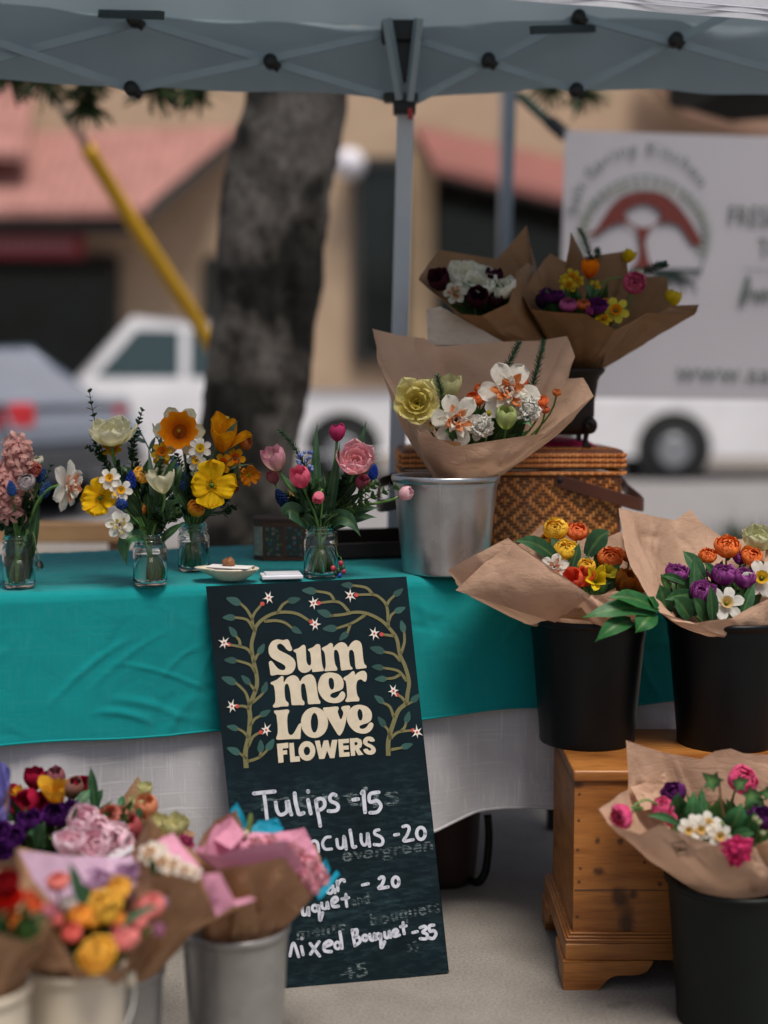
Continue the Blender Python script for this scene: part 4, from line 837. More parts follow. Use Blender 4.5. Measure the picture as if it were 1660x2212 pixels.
# ---------------------------------------------------------------- picnic basket
YK = 3.27; ks = PX(YK)
kb = V((at(1107, 1215, YK).x, YK, TZ + .004)); kw = 474 * ks; kh = .262; kd = .30
bk_ = thing('picnic_basket', kb + V((0, kd / 2, 0)), 'brown woven wicker picnic basket with diamond pattern and leather handles', 'basket')
def m_wick(name, c0, c1, rough=.4):
    t = NT(name); n = t.noise(60, 4); a = t.n('Attribute', attribute_name='Col').outputs[0]
    c = t.mix(1.0, t.ramp(n, [(.3, c0), (.7, c1)]), a, 'MULTIPLY'); t.base(c, rough, 0, .5); t.normal(t.bump(t.noise(300, 2), .3, .0006)); return t.m
M_wk = m_wick('wicker', C('d87a34'), C('ffb066'), .28); M_wkb = m_wick('wicker_ground', C('5e2e12'), C('7a4420'))
KY = R(1.5); Mk = Matrix.Rotation(KY, 3, 'Z')
def kp(x, y, z): return kb + Mk @ V((x, y, z))
mb = MB(); box(mb, kp(0, kd / 2, .095), (kw, kd, .19), M=Mk); bo = bevel(build('body', mb, M_wkb, bk_, smooth=False), .012, 3)
mb = MB(); NC, NR = 66, 26; cw = (kw - .02) / NC; rh = .182 / NR
def over(i, j):
    return ((abs((i % 12) - 6) + abs((j % 12) - 6)) % 4) < 2
def strand(mb, i, j0, j1, face):
    z0, z1 = .004 + j0 * rh, .004 + j1 * rh; n = 4; vs = []; hw = cw * .42
    cc = rnd(.75, 1.15); 
    for k in range(n + 1):
        f = k / n; z = lerp(z0, z1, f); bul = .0028 * sin(pi * (.08 + .84 * f)) + .0006
        for q, d in ((-1, .15), (-.5, .85), (.5, .85), (1, .15)):
            x = -kw / 2 + .01 + (i + .5) * cw + q * hw
            if face == 0: vs.append(kp(x, -bul * d - .0003, z))
            else:
                y = .01 + (i + .5) * cw + q * hw; vs.append(kp(face * (kw / 2 + bul * d + .0003), y, z))
    fs = []
    for k in range(n):
        for q in range(3): fs.append((k * 4 + q, k * 4 + q + 1, (k + 1) * 4 + q + 1, (k + 1) * 4 + q))
    mb.add(vs, fs, (cc, cc, cc, 1))
for face, cnt in ((0, NC), (1, int((kd - .02) / cw)), (-1, int((kd - .02) / cw))):
    for i in range(cnt):
        j = 0
        while j < NR:
            if over(i, j):
                j0 = j
                while j < NR and over(i, j): j += 1
                strand(mb, i, j0, j, face)
            else: j += 1
for j in range(NR + 1):      # horizontal weavers showing in the gaps
    z = .004 + j * rh; tube(mb, [kp(-kw / 2 + .01, -.0006, z), kp(kw / 2 - .01, -.0006, z)], .0016, 6, (.42, .40, .38, 1))
    tube(mb, [kp(kw / 2 + .0006, .01, z), kp(kw / 2 + .0006, kd - .01, z)], .0016, 6, (.42, .40, .38, 1))
build('woven_pattern', mb, M_wk, bk_)
mb = MB(); box(mb, kp(0, kd / 2, .2285), (kw + .010, kd + .010, .045), M=Mk); li = bevel(build('lid', mb, M_wkb, bk_, smooth=False), .010, 3)
mb = MB()
def ringpt(s, off):
    w2, d2 = kw / 2 + .005 + off, kd / 2 + .005 + off; per = 2 * (w2 * 2 + d2 * 2); q = s * per
    if q < 2 * w2: return -w2 + q, -d2
    q -= 2 * w2
    if q < 2 * d2: return w2, -d2 + q
    q -= 2 * d2
    if q < 2 * w2: return w2 - q, d2
    q -= 2 * w2; return -w2, d2 - q
for zz, nn in ((.214, 190), (.226, 190), (.238, 190), (.196, 190)):
    for strand_ in (0, 1):
        pts = []
        for i in range(nn * 2 + 1):
            x, y = ringpt(i / (nn * 2) * .999, .0015 + .0016 * cos(pi * i + pi * strand_)); pts.append(kp(x, y + kd / 2, zz + .0028 * sin(pi * i * .5 + pi * strand_)))
        g = rnd(.8, 1.05); tube(mb, pts, .0028, 5, (g, g * .97, g * .95, 1), False)
for i in range(34):
    for j in range(2):
        x = -kw / 2 + .012 + (kw - .024) * i / 33; box(mb, kp(x, kd / 2, .2515), ((kw - .02) / 34 * .8, kd - .02, .002), (rnd(.55, .75),) * 3 + (1,), Mk) if j == 0 else None
build('braided_edge', mb, M_wk, li)
M_lth = m_plain('brown_leather', C('5a2f1e'), .38, 0, .25, 14, .2); M_lthd = m_plain('dark_leather', C('2c1d18'), .4, 0, .25, 14, .2)
def strap(name, s, mat):
    pts = []; zc = at(1205, 1037, YK).z - kb.z
    ctl = [(s * (kw / 2 - .155), -.006, zc), (s * (kw / 2 - .05), -.02, zc - .030), (s * (kw / 2 + .035), -.008, zc - .056), (s * (kw / 2 + .058), .05, zc - .058), (s * (kw / 2 + .050), kd * .55, zc - .040), (s * (kw / 2 + .03), kd + .004, zc - .02), (s * (kw / 2 - .155), kd + .008, zc)]
    q = catmull([kp(*p) for p in ctl], 8); mb = MB(); vs, fs = [], []
    for i, p in enumerate(q):
        d = (q[min(i + 1, len(q) - 1)] - q[max(0, i - 1)]).normalized(); n = d.cross(V((0, 0, 1))).normalized(); up = n.cross(d)
        for a, b_ in ((-1, -1), (1, -1), (1, 1), (-1, 1)): vs.append(p + n * a * .0025 + up * b_ * .0145)
    for i in range(len(q) - 1):
        for k in range(4): fs.append((i * 4 + k, i * 4 + (k + 1) % 4, (i + 1) * 4 + (k + 1) % 4, (i + 1) * 4 + k))
    fs += [(3, 2, 1, 0), tuple(len(vs) - 4 + k for k in range(4))]; mb.add(vs, fs)
    h_ = bevel(build(name, mb, mat, bk_, smooth=False), .0012, 2)
    mb = MB(); c = kp(s * (kw / 2 - .145), -.010, zc); tube(mb, [c, c + V((0, -.003, 0))], .006, 12); build('rivet', mb, M_jt, h_)
strap('leather_handle', 1, M_lth); strap('leather_handle', -1, M_lthd)
rc_ = thing('folded_cloth', kp(.09, .22, .2525), 'crimson folded cloth lying on the basket lid behind the footed iron pot', 'cloth')
mb = MB(); grid(mb, lambda u, v: kp(lerp(-.03, .215, u), lerp(.12, .28, v), .2530 + .020 * (sin(pi * min(1, max(0, v))) ** .5) * (sin(pi * u) ** .3 if 0 < u < 1 else 0) + .003 * nz(u * 5, v * 5)), 30, 16); build('fabric', mb, m_plain('crimson_cloth', C('d41250'), .8), rc_)

# ---------------------------------------------------------------- footed iron planter on the basket
pl = V((at(1208, 950, 3.38).x, 3.38, 0)); pl.z = kb.z + .2527; zb = .030; zt = at(1208, 797, 3.38).z - pl.z
pt_ = thing('footed_planter', pl, 'dark cast iron planter with lion-paw feet standing on the wicker basket', 'planter')
def sq(a, r, e=.38): c, s = cos(a), sin(a); k = (abs(c) ** (2 / e) + abs(s) ** (2 / e)) ** (-e / 2); return c * k * r, s * k * r
mb = MB(); pr = [(.0, zb), (.055, zb), (.066, zb + .006), (.075, zb + .02), (.078, zb + .05), (.078, zb + .1), (.082, zt - .035), (.090, zt - .018), (.099, zt - .008), (.101, zt), (.094, zt), (.088, zt - .012), (.074, zb + .05), (.0, zb + .02)]
vs, fs = [], []; n = 56
for r, z in pr:
    for k in range(n): x, y = sq(2 * pi * k / n + .1, r); vs.append(pl + V((x, y * .9, z)))
for i in range(len(pr) - 1):
    for k in range(n): fs.append((i * n + k, i * n + (k + 1) % n, (i + 1) * n + (k + 1) % n, (i + 1) * n + k))
mb.add(vs, fs); build('body', mb, MAT['iron'], pt_)
for sx in (-1, 1):
    for sy in (-1, 1):
        b = pl + V((sx * .052, sy * .05, 0)); mb = MB(); tube(mb, bez(b + V((0, 0, .066)), b + V((sx * .016, sy * .016, .05)), b + V((sx * -.004, 0, .02)), b + V((sx * .006, sy * .006, .004)), 8), [.015, .014, .012, .009, .007, .006, .006, .008, .010], 10)
        ball(mb, b + V((sx * .012, sy * .016, .052)), .017, n=14, m=9, sc=(1, .8, 1.15))
        for k in (-1, 0, 1): ball(mb, b + V((sx * .006 + k * .006, sy * .012, .004)), .0052, n=8, m=5); ball(mb, b + V((sx * .012 + k * .009, sy * .03, .058 - abs(k) * .008)), .006, n=8, m=5)
        build('paw_foot', mb, MAT['iron'], pt_)

# ---------------------------------------------------------------- small things on the table
dc = atz(498, 1258, TOPZ); dc.y += .025; dc.z = TZ + .008
ds = thing('shallow_dish', dc, 'oval cream dish on the table edge holding cards and a nut', 'dish')
mb = MB(); lathe(mb, dc, [(.001, .003), (.020, .001), (.026, .0), (.030, .004), (.043, .013), (.051, .021), (.0535, .024), (.052, .0255), (.049, .023), (.040, .015), (.026, .007), (.001, .005)], 44, sx=1.06, sy=.72)
for i, p in enumerate(mb.v):
    d = p - dc
    if d.x < -.035 and d.z > .012: mb.v[i].x -= (-.035 - d.x) * .9; mb.v[i].z += .002
M_cer = m_plain('cream_glaze', C('d8cfb6'), .25, 0, .1); build('bowl', mb, M_cer, ds)
for i in range(5):
    mb = MB(); box(mb, dc + V((rnd(-.004, .006), rnd(-.004, .004), .0245 + i * .0009)), (.085, .05, .0007), M=Matrix.Rotation(rnd(-.25, .25), 3, 'Z') @ Matrix.Rotation(rnd(-.03, .03), 3, 'Y'))
    tag(build('business_card', mb, m_plain('card', C(['cfc7c9', 'b9aeb4', 'd9d3ce', '8d8490', 'e0dcd8'][i]), .7), loc=dc + V((0, 0, .0245)), smooth=False), ['lowest pale card in the cream dish', 'mauve-grey card in the cream dish stack', 'ivory card in the middle of the dish stack', 'darkest grey-violet card in the dish stack', 'whitest top card in the cream dish'][i], 'card', 'cards in the cream dish')
mb = MB(); ball(mb, dc + V((-.006, .004, .036)), .0125, n=16, m=10, sc=(1.15, .9, .8))
mb.v = [p + V((.003 * nz(p.x * 120, p.y * 120, p.z * 120), .003 * nz(p.x * 150, p.y * 120, 3), .003 * nz(p.x * 120, 7, p.z * 150))) for p in mb.v]
tag(build('seashell', mb, m_plain('shell_brown', C('8c5a34'), .5, 0, .5, 90), loc=dc + V((-.006, .004, .03))), 'small lumpy brown shell on the cards in the dish', 'shell')
cc_ = atz(606, 1254, TOPZ); cc_.y += .03; cc_.z = TZ + .0085
cbx = thing('card_box', cc_, 'flat white plastic card holder on the table beside the dish', 'card box'); Mc = Matrix.Rotation(R(10), 3, 'Z')
mb = MB(); box(mb, cc_ + V((0, 0, .004)), (.084, .058, .008), M=Mc); bevel(build('tray', mb, m_plain('white_plastic', C('d9d9df'), .4), cbx, smooth=False), .002)
mb = MB(); box(mb, cc_ + V((.002, .002, .0095)), (.072, .047, .003), M=Mc); build('card_stack', mb, m_plain('white_card', C('cfcfd4'), .6), cbx, smooth=False)
# decorated octagonal box
oc = at(640, 1205, 3.27); oc.z = TZ + .006
ob = thing('keepsake_box', oc, 'faceted keepsake box with floral panels and brown trim behind the tulip jar', 'box')
def m_floral(name, base):
    t = NT(name); vo = t.n('TexVoronoi', i_Scale=90.0); t.l(t.co(), vo.inputs['Vector']); n = t.noise(25, 4)
    f = t.math('LESS_THAN', vo.outputs['Distance'], .36); c = t.mix(f, base, vo.outputs['Color']); c = t.mix(.82, c, base); c = t.mix(1.0, c, t.ramp(n, [(.3, (.5, .55, .5, 1)), (.7, (1.1, 1.1, 1.1, 1))]), 'MULTIPLY'); t.base(c, .6); return t.m
M_fl1, M_fl2, M_brn = m_floral('floral_pale', C('8e9184')), m_floral('floral_dark', C('26332f')), m_plain('brown_trim', C('4a2a1c'), .5)
ow, od, oh, oa = .094, .06, .088, .024
foot = [(-ow, -od + oa), (-ow + oa, -od), (ow - oa, -od), (ow, -od + oa), (ow, od - oa), (ow - oa, od), (-ow + oa, od), (-ow, od - oa)]
mb = MB(); prism(mb, [oc + V((x, y, 0)) for x, y in foot], (0, 0, oh)); build('body', mb, M_brn, ob, smooth=False)
for i in range(8):
    a, b = V(foot[i] + (0,)), V(foot[(i + 1) % 8] + (0,)); d = (b - a); n = V((d.y, -d.x, 0)).normalized(); npn = 3 if d.length > .1 else 1
    for k in range(npn):
        a2, b2 = lerp(a, b, (k + .1) / npn), lerp(a, b, (k + .9) / npn); mb = MB(); prism(mb, [oc + a2 + V((0, 0, .010)), oc + b2 + V((0, 0, .010)), oc + b2 + V((0, 0, oh - .012)), oc + a2 + V((0, 0, oh - .012))], n * .002); build('floral_panel', mb, M_fl1 if i in (0, 7) else M_fl2, ob, smooth=False)
mb = MB(); prism(mb, [oc + V((x * 1.03, y * 1.03, oh + .0005)) for x, y in foot], (0, 0, .006)); build('lid', mb, m_plain('brown_lid', C('3a241c'), .5), ob, smooth=False)
tx = thing('wooden_tray', tp_(-.03, .36, TZ + .006), 'dark wooden tray on the table behind the tulip jar', 'tray')
mb = MB(); box(mb, tp_(-.06, .40, TZ + .013), (.30, .17, .012), M=Mt); box(mb, tp_(-.06, .482, TZ + .034), (.30, .008, .05), M=Mt); box(mb, tp_(-.06, .318, TZ + .026), (.30, .008, .034), M=Mt); box(mb, tp_(-.206, .40, TZ + .03), (.008, .156, .04), M=Mt); box(mb, tp_(.086, .40, TZ + .03), (.008, .156, .04), M=Mt)
bevel(build('tray_body', mb, m_plain('dark_wood', C('21150f'), .5, 0, .4), tx, smooth=False), .002)

# ---------------------------------------------------------------- mason jars
JARS = {}
def jar(key, px, py, wpx, hpx, label):
    c = atz(px, py, TOPZ); k = PX(c.y); r = wpx * k / 2; c.y += r * .9; c.z = TZ + .0075; k = PX(c.y); r = wpx * k / 2; h = hpx * k
    o = thing('glass_jar', c, label, 'jar', 'flower jars on the teal table'); mb = MB(); nr = r * .86; th = .0028
    po_ = [(.0005, .003), (r * .6, .002), (r * .86, 0), (r * .97, .004), (r, .012), (r, h * .66), (r * .985, h * .72), (r * .93, h * .765), (nr + .001, h * .79), (nr, h * .83), (nr + .0025, h * .845), (nr + .0025, h * .862), (nr, h * .875), (nr, h * .90), (nr + .0022, h * .915), (nr + .0022, h * .932), (nr, h * .945), (nr, h * .975), (nr - .0005, h * .995), (nr - .002, h)]
    pi_ = [(nr - th, h * .99), (nr - th, h * .80), (r - th - .001, h * .70), (r - th, h * .64), (r - th, .014), (r * .85, .0065), (.0005, .0062)]
    lathe(mb, c, po_ + pi_, 48); build('glass', mb, MAT['glass'], o)
    ri = r - th - .0004; mb = MB(); lathe(mb, c, [(.0005, .0066), (r * .84, .0069), (ri, .0146), (ri, h * .60), (.0005, h * .60)], 40); build('water', mb, MAT['water'], o)
    JARS[key] = (c, r, h, nr)
jar('A', 34, 1272, 70, 114, 'glass jar at the left edge holding pink hyacinth and a white daffodil')
jar('B', 320, 1268, 74, 112, 'glass jar in front holding cream tulips, stems crossing in water')
jar('C', 415, 1236, 68, 104, 'glass jar set further back holding orange daffodils and yellow poppy')
jar('D', 692, 1250, 74, 112, 'glass jar behind the chalkboard holding pink tulips')
# ---------------------------------------------------------------- flower library (all in local space: +Z is the way the bloom faces)
def petal(mb, L, W, az, e0, e1, r0=0.0, z0=0.0, cup=.35, ruf=0.0, c0=(1, 1, 1, 1), c1=(1, 1, 1, 1), tip=2.2, nt=7, ns=6, edge=None, twist=0.0, streak=.0):
    vs, cs = [], []; r, z = r0, z0; ph = rnd(0, 6); ca, sa = cos(az), sin(az)
    for i in range(nt + 1):
        t = i / nt; e = R(lerp(e0, e1, t))
        if i: r += L / nt * cos(e); z += L / nt * sin(e)
        wd = W * ((t + .10) / 1.10) ** .6 * max(0, 1 - max(0, (t - .45) / .55) ** tip) ** .5
        if i == nt: wd = W * .10
        for j in range(ns + 1):
            s = -1 + 2 * j / ns; lat = wd * s + twist * t * L; lift = cup * wd * s * s + ruf * L * sin(s * 6 + ph + t * 4) * t * t * (.3 + abs(s)) + ruf * .6 * L * sin(s * 13 + ph * 2) * t ** 3
            rr_ = r - sin(e) * lift - (ruf * L * .5 * sin(s * 9 + ph) if i == nt else 0); zz = z + cos(e) * lift
            vs.append(V((rr_ * ca - lat * sa, rr_ * sa + lat * ca, zz)))
            c = mixc(c0, c1, min(1, t * 1.15))
            if edge: c = mixc(c, edge, max(0, max(abs(s), t * .9) - .55) / .45 * .9)
            if streak: k = 1 - streak * (.5 + .5 * sin(s * 17 + ph)) * (1 - .4 * t); c = (c[0] * k, c[1] * k, c[2] * k, 1)
            cs.append(c)
    fs = [(i * (ns + 1) + j, i * (ns + 1) + j + 1, (i + 1) * (ns + 1) + j + 1, (i + 1) * (ns + 1) + j) for i in range(nt) for j in range(ns)]
    mb.add(vs, fs, cs)
GR, GR2, GRL = C('2f5a2c'), C('4f7a3a'), C('7d9a4a')
def cv(h):
    return C(h) if isinstance(h, str) else h
def f_tulip(r, c0, c1, open=.15, edge=None, **k):
    mb = MB(); L = r * 2.35
    for ring, n in ((0, 3), (1, 3)):
        for i in range(n):
            petal(mb, L * (1 - .05 * ring) * rnd(.95, 1.05), r * .86, 2 * pi * i / n + ring * pi / 3 + rnd(-.1, .1), 12 + open * 30, 128 - open * 74 - ring * 3 + rnd(-5, 5), r * .05, 0, .42, .015, c0, c1, 2.4, 9, 6, edge, 0, .12)
    return {'petals': mb}
def f_double(r, c0, c1, open=.4, edge=None, core=None, **k):
    mb = MB()
    for ring, (n, L, W, e0, e1) in enumerate(((5, 1.95, .84, 0, 112), (5, 1.8, .76, 8, 116), (5, 1.55, .60, 18, 122), (4, 1.2, .46, 30, 128), (3, .85, .34, 45, 132))):
        for i in range(n):
            cc = mixc(c1, core or c1, ring / 4)
            petal(mb, r * L * rnd(.92, 1.08), r * W, 2 * pi * i / n + ring * .5 + rnd(-.15, .15), e0 - open * 10, e1 - open * (62 - ring * 9) + rnd(-7, 7), r * .04, 0, .38, .035, c0, cc, 4.0, 8, 7, edge, 0, .08)
    return {'petals': mb}
def f_ranunc(r, c0, c1, core='6f7f2a', **k):
    mb = MB(); core = cv(core); N = 8
    for ring in range(N):
        s = 1 - ring * .105; n = 7 if ring < 4 else 5
        for i in range(n):
            cc = mixc(c1, core, max(0, (ring - 4.5) / 2)); petal(mb, r * (1.95 - k.get('open', 0) * .2) * s * rnd(.95, 1.05), r * .72 * s, 2 * pi * i / n + ring * .37 + rnd(-.12, .12), -8 + ring * 3, 122 - k.get('open', 0) * 30 + ring * 7 + rnd(-12, 8), r * .04, r * .05 * ring, .5, .03, mixc(c0, core, .12 * (ring < 1)), mixc(cc, c0, .45 * (ring % 2)), 3.6, 8, 6, mixc(c1, (1, 1, 1, 1), .10), 0, .10)
    for p in mb.v: p.z *= .8
    return {'petals': mb}
def f_daff(r, c0, c1, cor0='e8a020', cor1='e87010', cs=.42, ch=.34, frill=.12, n=6, **k):
    mb = MB(); cor0, cor1 = cv(cor0), cv(cor1)
    for i in range(n): petal(mb, r * rnd(.96, 1.05), r * .42, 2 * pi * i / n + rnd(-.1, .1), 6 + rnd(-6, 8), -4 + rnd(-10, 14), r * .05, (i % 2) * r * .03, .18, .035, c0, c1, 2.0, 7, 6, None, 0, .07)
    for p in mb.v: p.z -= r * .13
    co = MB(); m = 36; vs, cl = [], []; ph = rnd(0, 6)
    for q in range(8):
        t = q / 7
        for j in range(m):
            a = 2 * pi * j / m; f = frill * t ** 3 * (sin(a * 9 + ph) + .6 * sin(a * 15 + ph * 2)); rr_ = r * cs * (.42 + .44 * t ** .8 + .20 * t ** 5 + f * .5)
            vs.append(V((rr_ * cos(a), rr_ * sin(a), r * (ch * t + f * .22)))); cl.append(mixc(cor0, cor1, t))
    co.add(vs, [(q * m + j, q * m + (j + 1) % m, (q + 1) * m + (j + 1) % m, (q + 1) * m + j) for q in range(7) for j in range(m)], cl)
    co.add([V((r * cs * .42 * cos(2 * pi * j / m), r * cs * .42 * sin(2 * pi * j / m), r * ch * .04)) for j in range(m)], [tuple(range(m))], mixc(cor0, C('4a2a08'), .6))
    for i in range(5): a = i * 1.26; tube(co, [V((0, 0, 0)), V((cos(a) * r * .05, sin(a) * r * .05, r * ch * .75))], r * .022, 5, C('d8b840'))
    return {'petals': mb, 'corona': co}
def f_ddaff(r, c0, c1, cor0='e8762c', cor1='e89058', **k):
    d = {'petals': MB(), 'corona': MB()}; mb, co = d['petals'], d['corona']; a_, b_ = cv(cor0), cv(cor1)
    for i in range(6): petal(mb, r * rnd(.95, 1.05), r * .46, 2 * pi * i / 6 + rnd(-.1, .1), 10, -2 + rnd(-8, 12), r * .04, (i % 2) * r * .03, .2, .04, c0, c1, 2.0, 7, 6, None, 0, .05)
    for ring, (n, L, e) in enumerate(((6, .68, 40), (7, .62, 58), (6, .55, 74), (5, .46, 86))):
        for i in range(n): petal(mb if (i + ring) % 2 else co, r * L * rnd(.9, 1.1), r * .19, 2 * pi * i / n + ring * .6 + rnd(-.2, .2), e, e - 18 + rnd(-10, 14), r * .05, r * .03, .4, .08, a_ if (i + ring) % 2 == 0 else c0, b_ if (i + ring) % 2 == 0 else c1, 2.2, 5, 5)
    return d
def f_poppy(r, c0, c1, **k):
    mb = MB()
    for i in range(4): petal(mb, r * rnd(.95, 1.2), r * rnd(.68, .82), pi / 2 * i + rnd(-.16, .16), 26 + (i % 2) * 10, 4 + rnd(-18, 26), r * .02, (i % 2) * r * .05, .16, .13, c0, c1, 4.5, 10, 18, None, rnd(-.12, .12), .16)
    co = MB(); ball(co, (0, 0, r * .14), r * .11, GRL, 10, 6, (1, 1, 1.3))
    for i in range(46): a = rnd(0, 6.28); q = rnd(.14, .30) * r; p = V((cos(a) * q, sin(a) * q, r * rnd(.16, .3))); tube(co, [V((cos(a) * r * .05, sin(a) * r * .05, r * .05)), p], r * .010, 4, C('b9a21c')); ball(co, p, r * .028, C('e0b81e'), 5, 3)
    return {'petals': mb, 'stamens': co}
def f_lily(r, c0, c1, **k):
    mb = MB()
    for i in range(6): petal(mb, r * 1.75 * rnd(.9, 1.08), r * .56, pi / 3 * i + rnd(-.15, .15), 70 - (i % 2) * 8, 62 + rnd(-26, 26), r * .10, 0, .42, .03, c0, c1, 1.7, 9, 6, None, 0, .15)
    return {'petals': mb}
def f_hyacinth(r, c0, c1, ln=2.5, n=36, **k):
    mb = MB(); ga = 2.399963
    for i in range(n):
        t = (i + .5) / n; z = (t - .5) * ln * r * 1.5; q = r * .6 * (1 - .4 * t) + r * .05; a = i * ga; d = V((cos(a), sin(a), .15 + .5 * t)).normalized(); c = V((cos(a) * q, sin(a) * q, z)); M = d.to_track_quat('Z', 'Y').to_matrix()
        sub = MB(); fr = r * .56
        for p in range(6): petal(sub, fr * 1.15, fr * .24, pi / 3 * p, 45, -50 + rnd(-20, 20), fr * .10, 0, .25, 0, mixc(c0, C('8d4a4a'), .3), c1, 1.8, 5, 2)
        tube(sub, [V((0, 0, -fr * .8)), V((0, 0, fr * .1))], fr * .14, 5, c0)
        mb.add([c + M @ p for p in sub.v], sub.f, sub.c)
    return {'florets': mb}
def f_muscari(r, c0, c1, ln=3.0, n=58, **k):
    mb = MB()
    for i in range(n):
        t = (i + .5) / n; z = (t - .5) * ln * r; q = r * .8 * sin(pi * min(1, .22 + t * .78)) ** .7; a = i * 2.399963; s = r * (.34 - .16 * t)
        ball(mb, (cos(a) * q, sin(a) * q, z - s * .4), s, mixc(c0, c1, rnd(0, 1)), 6, 4, (1, 1, 1.25))
    return {'bells': mb}
def f_carn(r, c0, c1, n=60, **k):
    mb = MB()
    for i in range(n):
        t = (i + .5) / n; a = i * 2.399963; el = lerp(-5, 88, t ** .8); petal(mb, r * rnd(.85, 1.1), r * .40, a, el + rnd(-8, 8), el + rnd(10, 50), r * .05, 0, .3, .10, c0, mixc(c1, c0, rnd(0, .5)), 3.0, 5, 7, C('f2c4cd') if k.get('pale') else None)
    return {'petals': mb}
def f_bud(r, c0, c1, **k):
    mb = MB()
    for i in range(5): petal(mb, r * 2.3, r * .75, 2 * pi * i / 5, 12, 125, r * .05, 0, .5, 0, c0, c1, 2.2, 8, 5)
    return {'petals': mb}
FL = {'tulip': f_tulip, 'double_tulip': f_double, 'ranunculus': f_ranunc, 'daffodil': f_daff, 'double_daffodil': f_ddaff, 'poppy': f_poppy, 'lily_tulip': f_lily, 'hyacinth': f_hyacinth, 'grape_hyacinth': f_muscari, 'carnation': f_carn, 'flower_bud': f_bud}
FACE = {'f': (0, -1, .25), 'u': (0, -.3, 1), 'fu': (0, -1, .9), 'l': (-1, -.35, .3), 'r': (1, -.35, .3), 'fl': (-.6, -1, .35), 'fr': (.6, -1, .35), 'ul': (-.6, -.4, 1), 'ur': (.6, -.4, 1), 'd': (.1, -1, -.5), 'uf': (0, -.7, 1), 'b': (.2, .5, 1), 'ff': (0, -1, -.02)}
def place(d, M3, c):
    o = {}
    for k, m in d.items(): q = MB(); q.v = [c + M3 @ p for p in m.v]; q.f = m.f; q.c = m.c; o[k] = q
    return o
def bloom(kind, px, py, Y, rpx, face, c0, c1, **k):
    d = V(FACE[face] if isinstance(face, str) else face).normalized(); c = at(px, py, Y); r = rpx * PX(Y)
    off = {'tulip': 1.05, 'double_tulip': .7, 'ranunculus': .75, 'flower_bud': 1.0, 'lily_tulip': .7, 'carnation': .35, 'daffodil': .1, 'double_daffodil': .15, 'poppy': .15}.get(kind, 0)
    base = c - d * r * off; M3 = (d.to_track_quat('Z', 'Y').to_matrix() @ Matrix.Rotation(rnd(0, 6.28), 3, 'Z'))
    ms = place(FL[kind](r, cv(c0), cv(c1), **k), M3, base)
    if kind in ('hyacinth', 'grape_hyacinth'): base = base - d * r * 1.5
    return base, d, r, ms
def stemc(r=.0022): return mixc(C('3f6a30'), C('5f8844'), rnd(0, 1))
def sepal(mb, base, d, r):   # small green calyx under ranunculus and poppies
    ball(mb, base, r * .22, mixc(GR, GR2, rnd(0, 1)), 8, 5)
def blade(mb, p0, p1, bend, W, nrm, c0, c1, n=10, fold=.25, tip=1.3, wave=0.0, base=.25):
    """one leaf: spine p0 -> p1 bowed by bend, half-width W, lying across nrm"""
    p0, p1, bend, nrm = V(p0), V(p1), V(bend), V(nrm).normalized(); vs, cs = [], []; m = 4; ph = rnd(0, 6)
    for i in range(n + 1):
        t = i / n; p = lerp(p0, p1, t) + bend * 4 * t * (1 - t); dd = (p1 - p0) + bend * 4 * (1 - 2 * t); dd.normalize(); s = dd.cross(nrm); s.normalize(); u = s.cross(dd)
        wd = W * (base + (1 - base) * sin(pi * min(1, t * .95 + .05) ** .9)) * (1 if t < .6 else max(0, 1 - ((t - .6) / .4) ** (tip * 1.6)))
        for j in range(-m, m + 1):
            q = j / m; vs.append(p + s * wd * q + u * (abs(q) * wd * fold + wave * W * sin(t * 9 + ph) * abs(q)))
            k = .12 if j == 0 else 0; cs.append(mixc(mixc(c0, c1, t * .7 + .3 * abs(q) * (.5 + .5 * sin(t * 26 + abs(q) * 3))), GRL, k * 2.2))
    w2 = 2 * m + 1
    mb.add(vs, [(i * w2 + j, i * w2 + j + 1, (i + 1) * w2 + j + 1, (i + 1) * w2 + j) for i in range(n) for j in range(w2 - 1)], cs)
def rosemary(mb, p0, p1, n=90, L=.015, bend=(0, 0, 0), c0=C('2a4c36'), c1=C('688a66')):
    p0, p1 = V(p0), V(p1); b = V(bend); q = bez(p0, lerp(p0, p1, .35) + b, lerp(p0, p1, .7) + b, p1, 10); tube(mb, q, [lerp(.0014, .0007, i / 10) for i in range(11)], 5, C('4b5a35'))
    n = int(n * 1.4)
    for i in range(n):
        t = (i + .5) / n; k = min(9, int(t * 10)); p = lerp(q[k], q[k + 1], t * 10 - k); d = (q[k + 1] - q[k]).normalized(); a = i * 2.4; s = d.cross(V((cos(a), sin(a), .31))).normalized(); e = p + (s * .85 + d * rnd(.35, .8)).normalized() * L * rnd(.8, 1.15) * (1 - .4 * t)
        sd_ = d.cross(s) * .0014; c = mixc(c0, c1, rnd(0, 1)); mb.add([p - sd_, p + sd_, lerp(p, e, .6) + sd_ * 1.1, e, lerp(p, e, .6) - sd_ * 1.1], [(0, 1, 2, 3, 4)], c)
